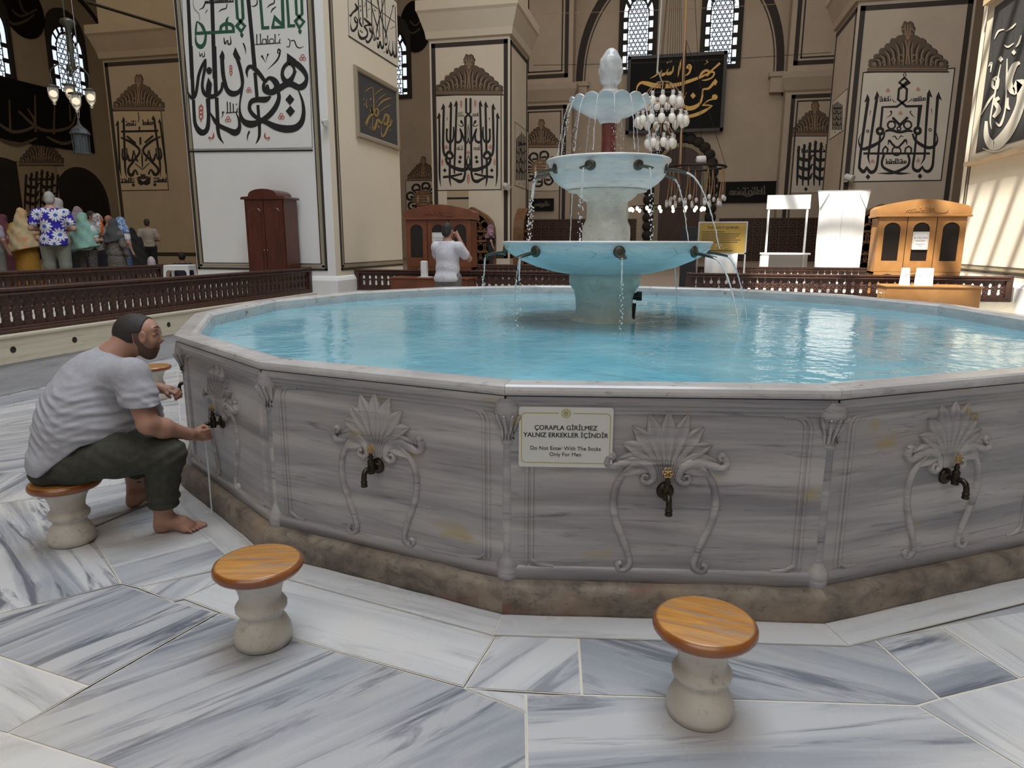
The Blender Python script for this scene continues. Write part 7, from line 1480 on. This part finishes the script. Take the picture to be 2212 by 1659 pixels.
p_, h_ = plc(123, 428, 15.3); figure(p_, h_, FA+.3, 'woman in a pale grey headscarf behind the daisy shirt', cloth('grey blouse', (.40, .38, .38)), ('skirt', sk_dark), (cloth('pale grey scarf', (.48, .44, .44)), .25), 'down', True)
p_, h_ = plc(194, 455, 16.3); figure(p_, h_, FA-1.3, 'dark-haired man in profile between the mauve and orange-edged scarves', cloth('brown shirt', (.14, .10, .085)), ('t', tr_dark), None, 'bent', hair=m_hairk, sk_m=m_skin)
p_, h_ = plc(4, 463, 14.6); figure(p_, h_, FA+.2, 'woman in a maroon headscarf at the far left edge', cloth('maroon dress', (.12, .04, .055)), ('skirt', cloth('maroon skirt', (.10, .035, .045))), (cloth('maroon scarf', (.13, .045, .06)), .4), 'down', True)
p_, h_ = plc(-24, 455, 13.0); figure(p_, h_, FA-.2, 'person in a lavender shirt and grey trousers cut by the left edge', cloth('lavender shirt', (.33, .29, .35)), ('t', tr_mid), None, 'down', hair=m_hairk, build=1.05, sk_m=m_skin)
p_, h_ = plc(232, 464, 16.0); figure(p_, h_, FA-.3, 'balding man half hidden behind the grey and blue scarves', cloth('olive shirt', (.16, .15, .12)), ('t', tr_dark), None, 'down', sk_m=m_skin)
p_, h_ = plc(284, 492, 17.5); figure(p_, h_, FA+.6, 'woman in a long black cloak left of the man in the dark waistcoat', m_black, ('skirt', m_black), (m_black, 1.2), 'down', True, build=1.15)
p_, h_ = plc(316, 472, 19.0); figure(p_, h_, FA+.4, 'dark-haired man in a white shirt with a dark waistcoat by the ochre pillar', cloth('cream shirt', (.42, .38, .33)), ('t', sk_dark), None, 'bent', hair=m_hairk, sk_m=m_skin)
def camera_up(o, V, k):
    q = MB(); c = V(0, .215, 1.60); q.box(c[0]-.055, c[0]+.055, c[1]-.03, c[1]+.03, c[2]-.035, c[2]+.035, bev=.008); q.tube([c, c+np.array([0, .07, 0])], .03, 12); q.obj('camera_body', m_black, o)
p_, h_ = plc(966, 480, 11.55, 0.0); figure(p_, h_, FA-.42, 'man in a white polo shirt and grey trousers taking a picture by the left cabinet', cloth('white polo', (.64, .64, .69)), ('t', tr_mid), None, 'up', build=1.06, res=.014, hair=m_hairk, sk_m=m_skin, long_top=.2)
p_, h_ = plc(1060, 485, 24.5); figure(p_, h_, FA-1.4, 'woman in a pink flowered headscarf and black top near the middle pillar', m_black, ('t', tr_dark), (m_paint, .2), 'down', True, cols={'scarf': three((.34, .16, .24), (.14, .10, .15), (.55, .40, .40), 22, 4)})
def seated(px, py, y, label, parts_):
    p = aty(px, py, y); o = thing('person', (p.x, p.y, PZ), label, 'person', 'visitors in the hall', FA+.4); k = (p.z-PZ)/.84
    B = Vol(); B.ell(np.array((0, .01, .735))*k, np.array((.076, .098, .105))*k, .02).ell(np.array((0, .045, .69))*k, np.array((.055, .055, .065))*k, .03).cap(np.array((0, .105, .71))*k, np.array((0, .12, .69))*k, .011*k, .014*k, .012).cap(np.array((0, 0, .5))*k, np.array((0, 0, .64))*k, .06*k, .056*k, .03); B.cap(np.array((0, 0, .2))*k, np.array((0, 0, .5))*k, .11*k, .1*k, .05)
    for s in (-1, 1): B.chain([np.array((s*.1, 0, .12))*k, np.array((s*.32, .22, .10))*k, np.array((-s*.05, .34, .06))*k], [.09*k, .07*k, .045*k], .03).ell(np.array((s*.078, 0, .72))*k, np.array((.01, .018, .03))*k, .008)
    B.obj('body', m_skin, o, .018); T = Vol(); T.chain([np.array((0, 0, .12))*k, np.array((0, 0, .35))*k, np.array((0, -.01, .52))*k], [.17*k, .16*k, .11*k], .06)
    for s in (-1, 1): T.chain([np.array((s*.18, -.01, .50))*k, np.array((s*.26, .05, .25))*k, np.array((s*.14, .22, .18))*k], [.08*k, .06*k, .05*k], .04)
    T.cut((0, 0, .575*k), (0, 0, 1)); T.obj('shirt', parts_[0], o, .02)
    L_ = Vol()
    for s in (-1, 1): L_.chain([np.array((s*.1, 0, .12))*k, np.array((s*.34, .22, .11))*k, np.array((-s*.02, .34, .08))*k], [.12*k, .09*k, .065*k], .04)
    L_.obj('trousers', tr_dark, o, .02); Hh = Vol(); Hh.ell(np.array((0, -.002, .742))*k, np.array((.086, .104, .112))*k, .02)
    if parts_[1] == 'scarf': Hh.chain([np.array((0, -.02, .66))*k, np.array((0, -.02, .5))*k], [.09*k, .17*k], .06); Hh.cut(np.array((0, .08, .7))*k, (0, 1, .1)); Hh.obj('headscarf', parts_[2], o, .014)
    else:
        Hh.cut(np.array((0, .055, .76))*k, (0, 1, -.5)).cut(np.array((0, 0, .66))*k, (0, .3, -1)); Hh.obj('hair', parts_[2], o, .012)
        q = MB(); q.tube([(.082*k, -.01, .735*k), (.085*k, .09*k, .735*k), (.03*k, .115*k, .735*k), (-.03*k, .115*k, .735*k), (-.085*k, .09*k, .735*k), (-.082*k, -.01, .735*k)], .005, 5); q.obj('glasses', m_iron, o)
seated(326, 555, 14.4, 'person in a pale pink headscarf sitting on the floor behind the balustrade', (cloth('pink blouse', (.45, .36, .37)), 'scarf', cloth('pale pink scarf', (.55, .46, .47))))
seated(392, 545, 15.6, 'seated man with dark hair and glasses behind the white plastic stool', (cloth('navy shirt', (.05, .055, .08)), 'hair', m_hairk))
# ================================================================ put each base where its thing stands
bpy.context.view_layer.update()
for o in list(S.objects):
    if o.type == 'EMPTY' and o.parent is None and o.location.length < 1e-6 and o.children:
        lo = Vector((1e9,)*3); hi = Vector((-1e9,)*3)
        for c in o.children_recursive:
            if c.type == 'MESH':
                for v in c.data.vertices:
                    p = c.matrix_world @ v.co
                    for i in range(3): lo[i] = min(lo[i], p[i]); hi[i] = max(hi[i], p[i])
        b = Vector(((lo.x+hi.x)/2, (lo.y+hi.y)/2, lo.z)); o.location = b
        for c in o.children: c.location = c.location-b
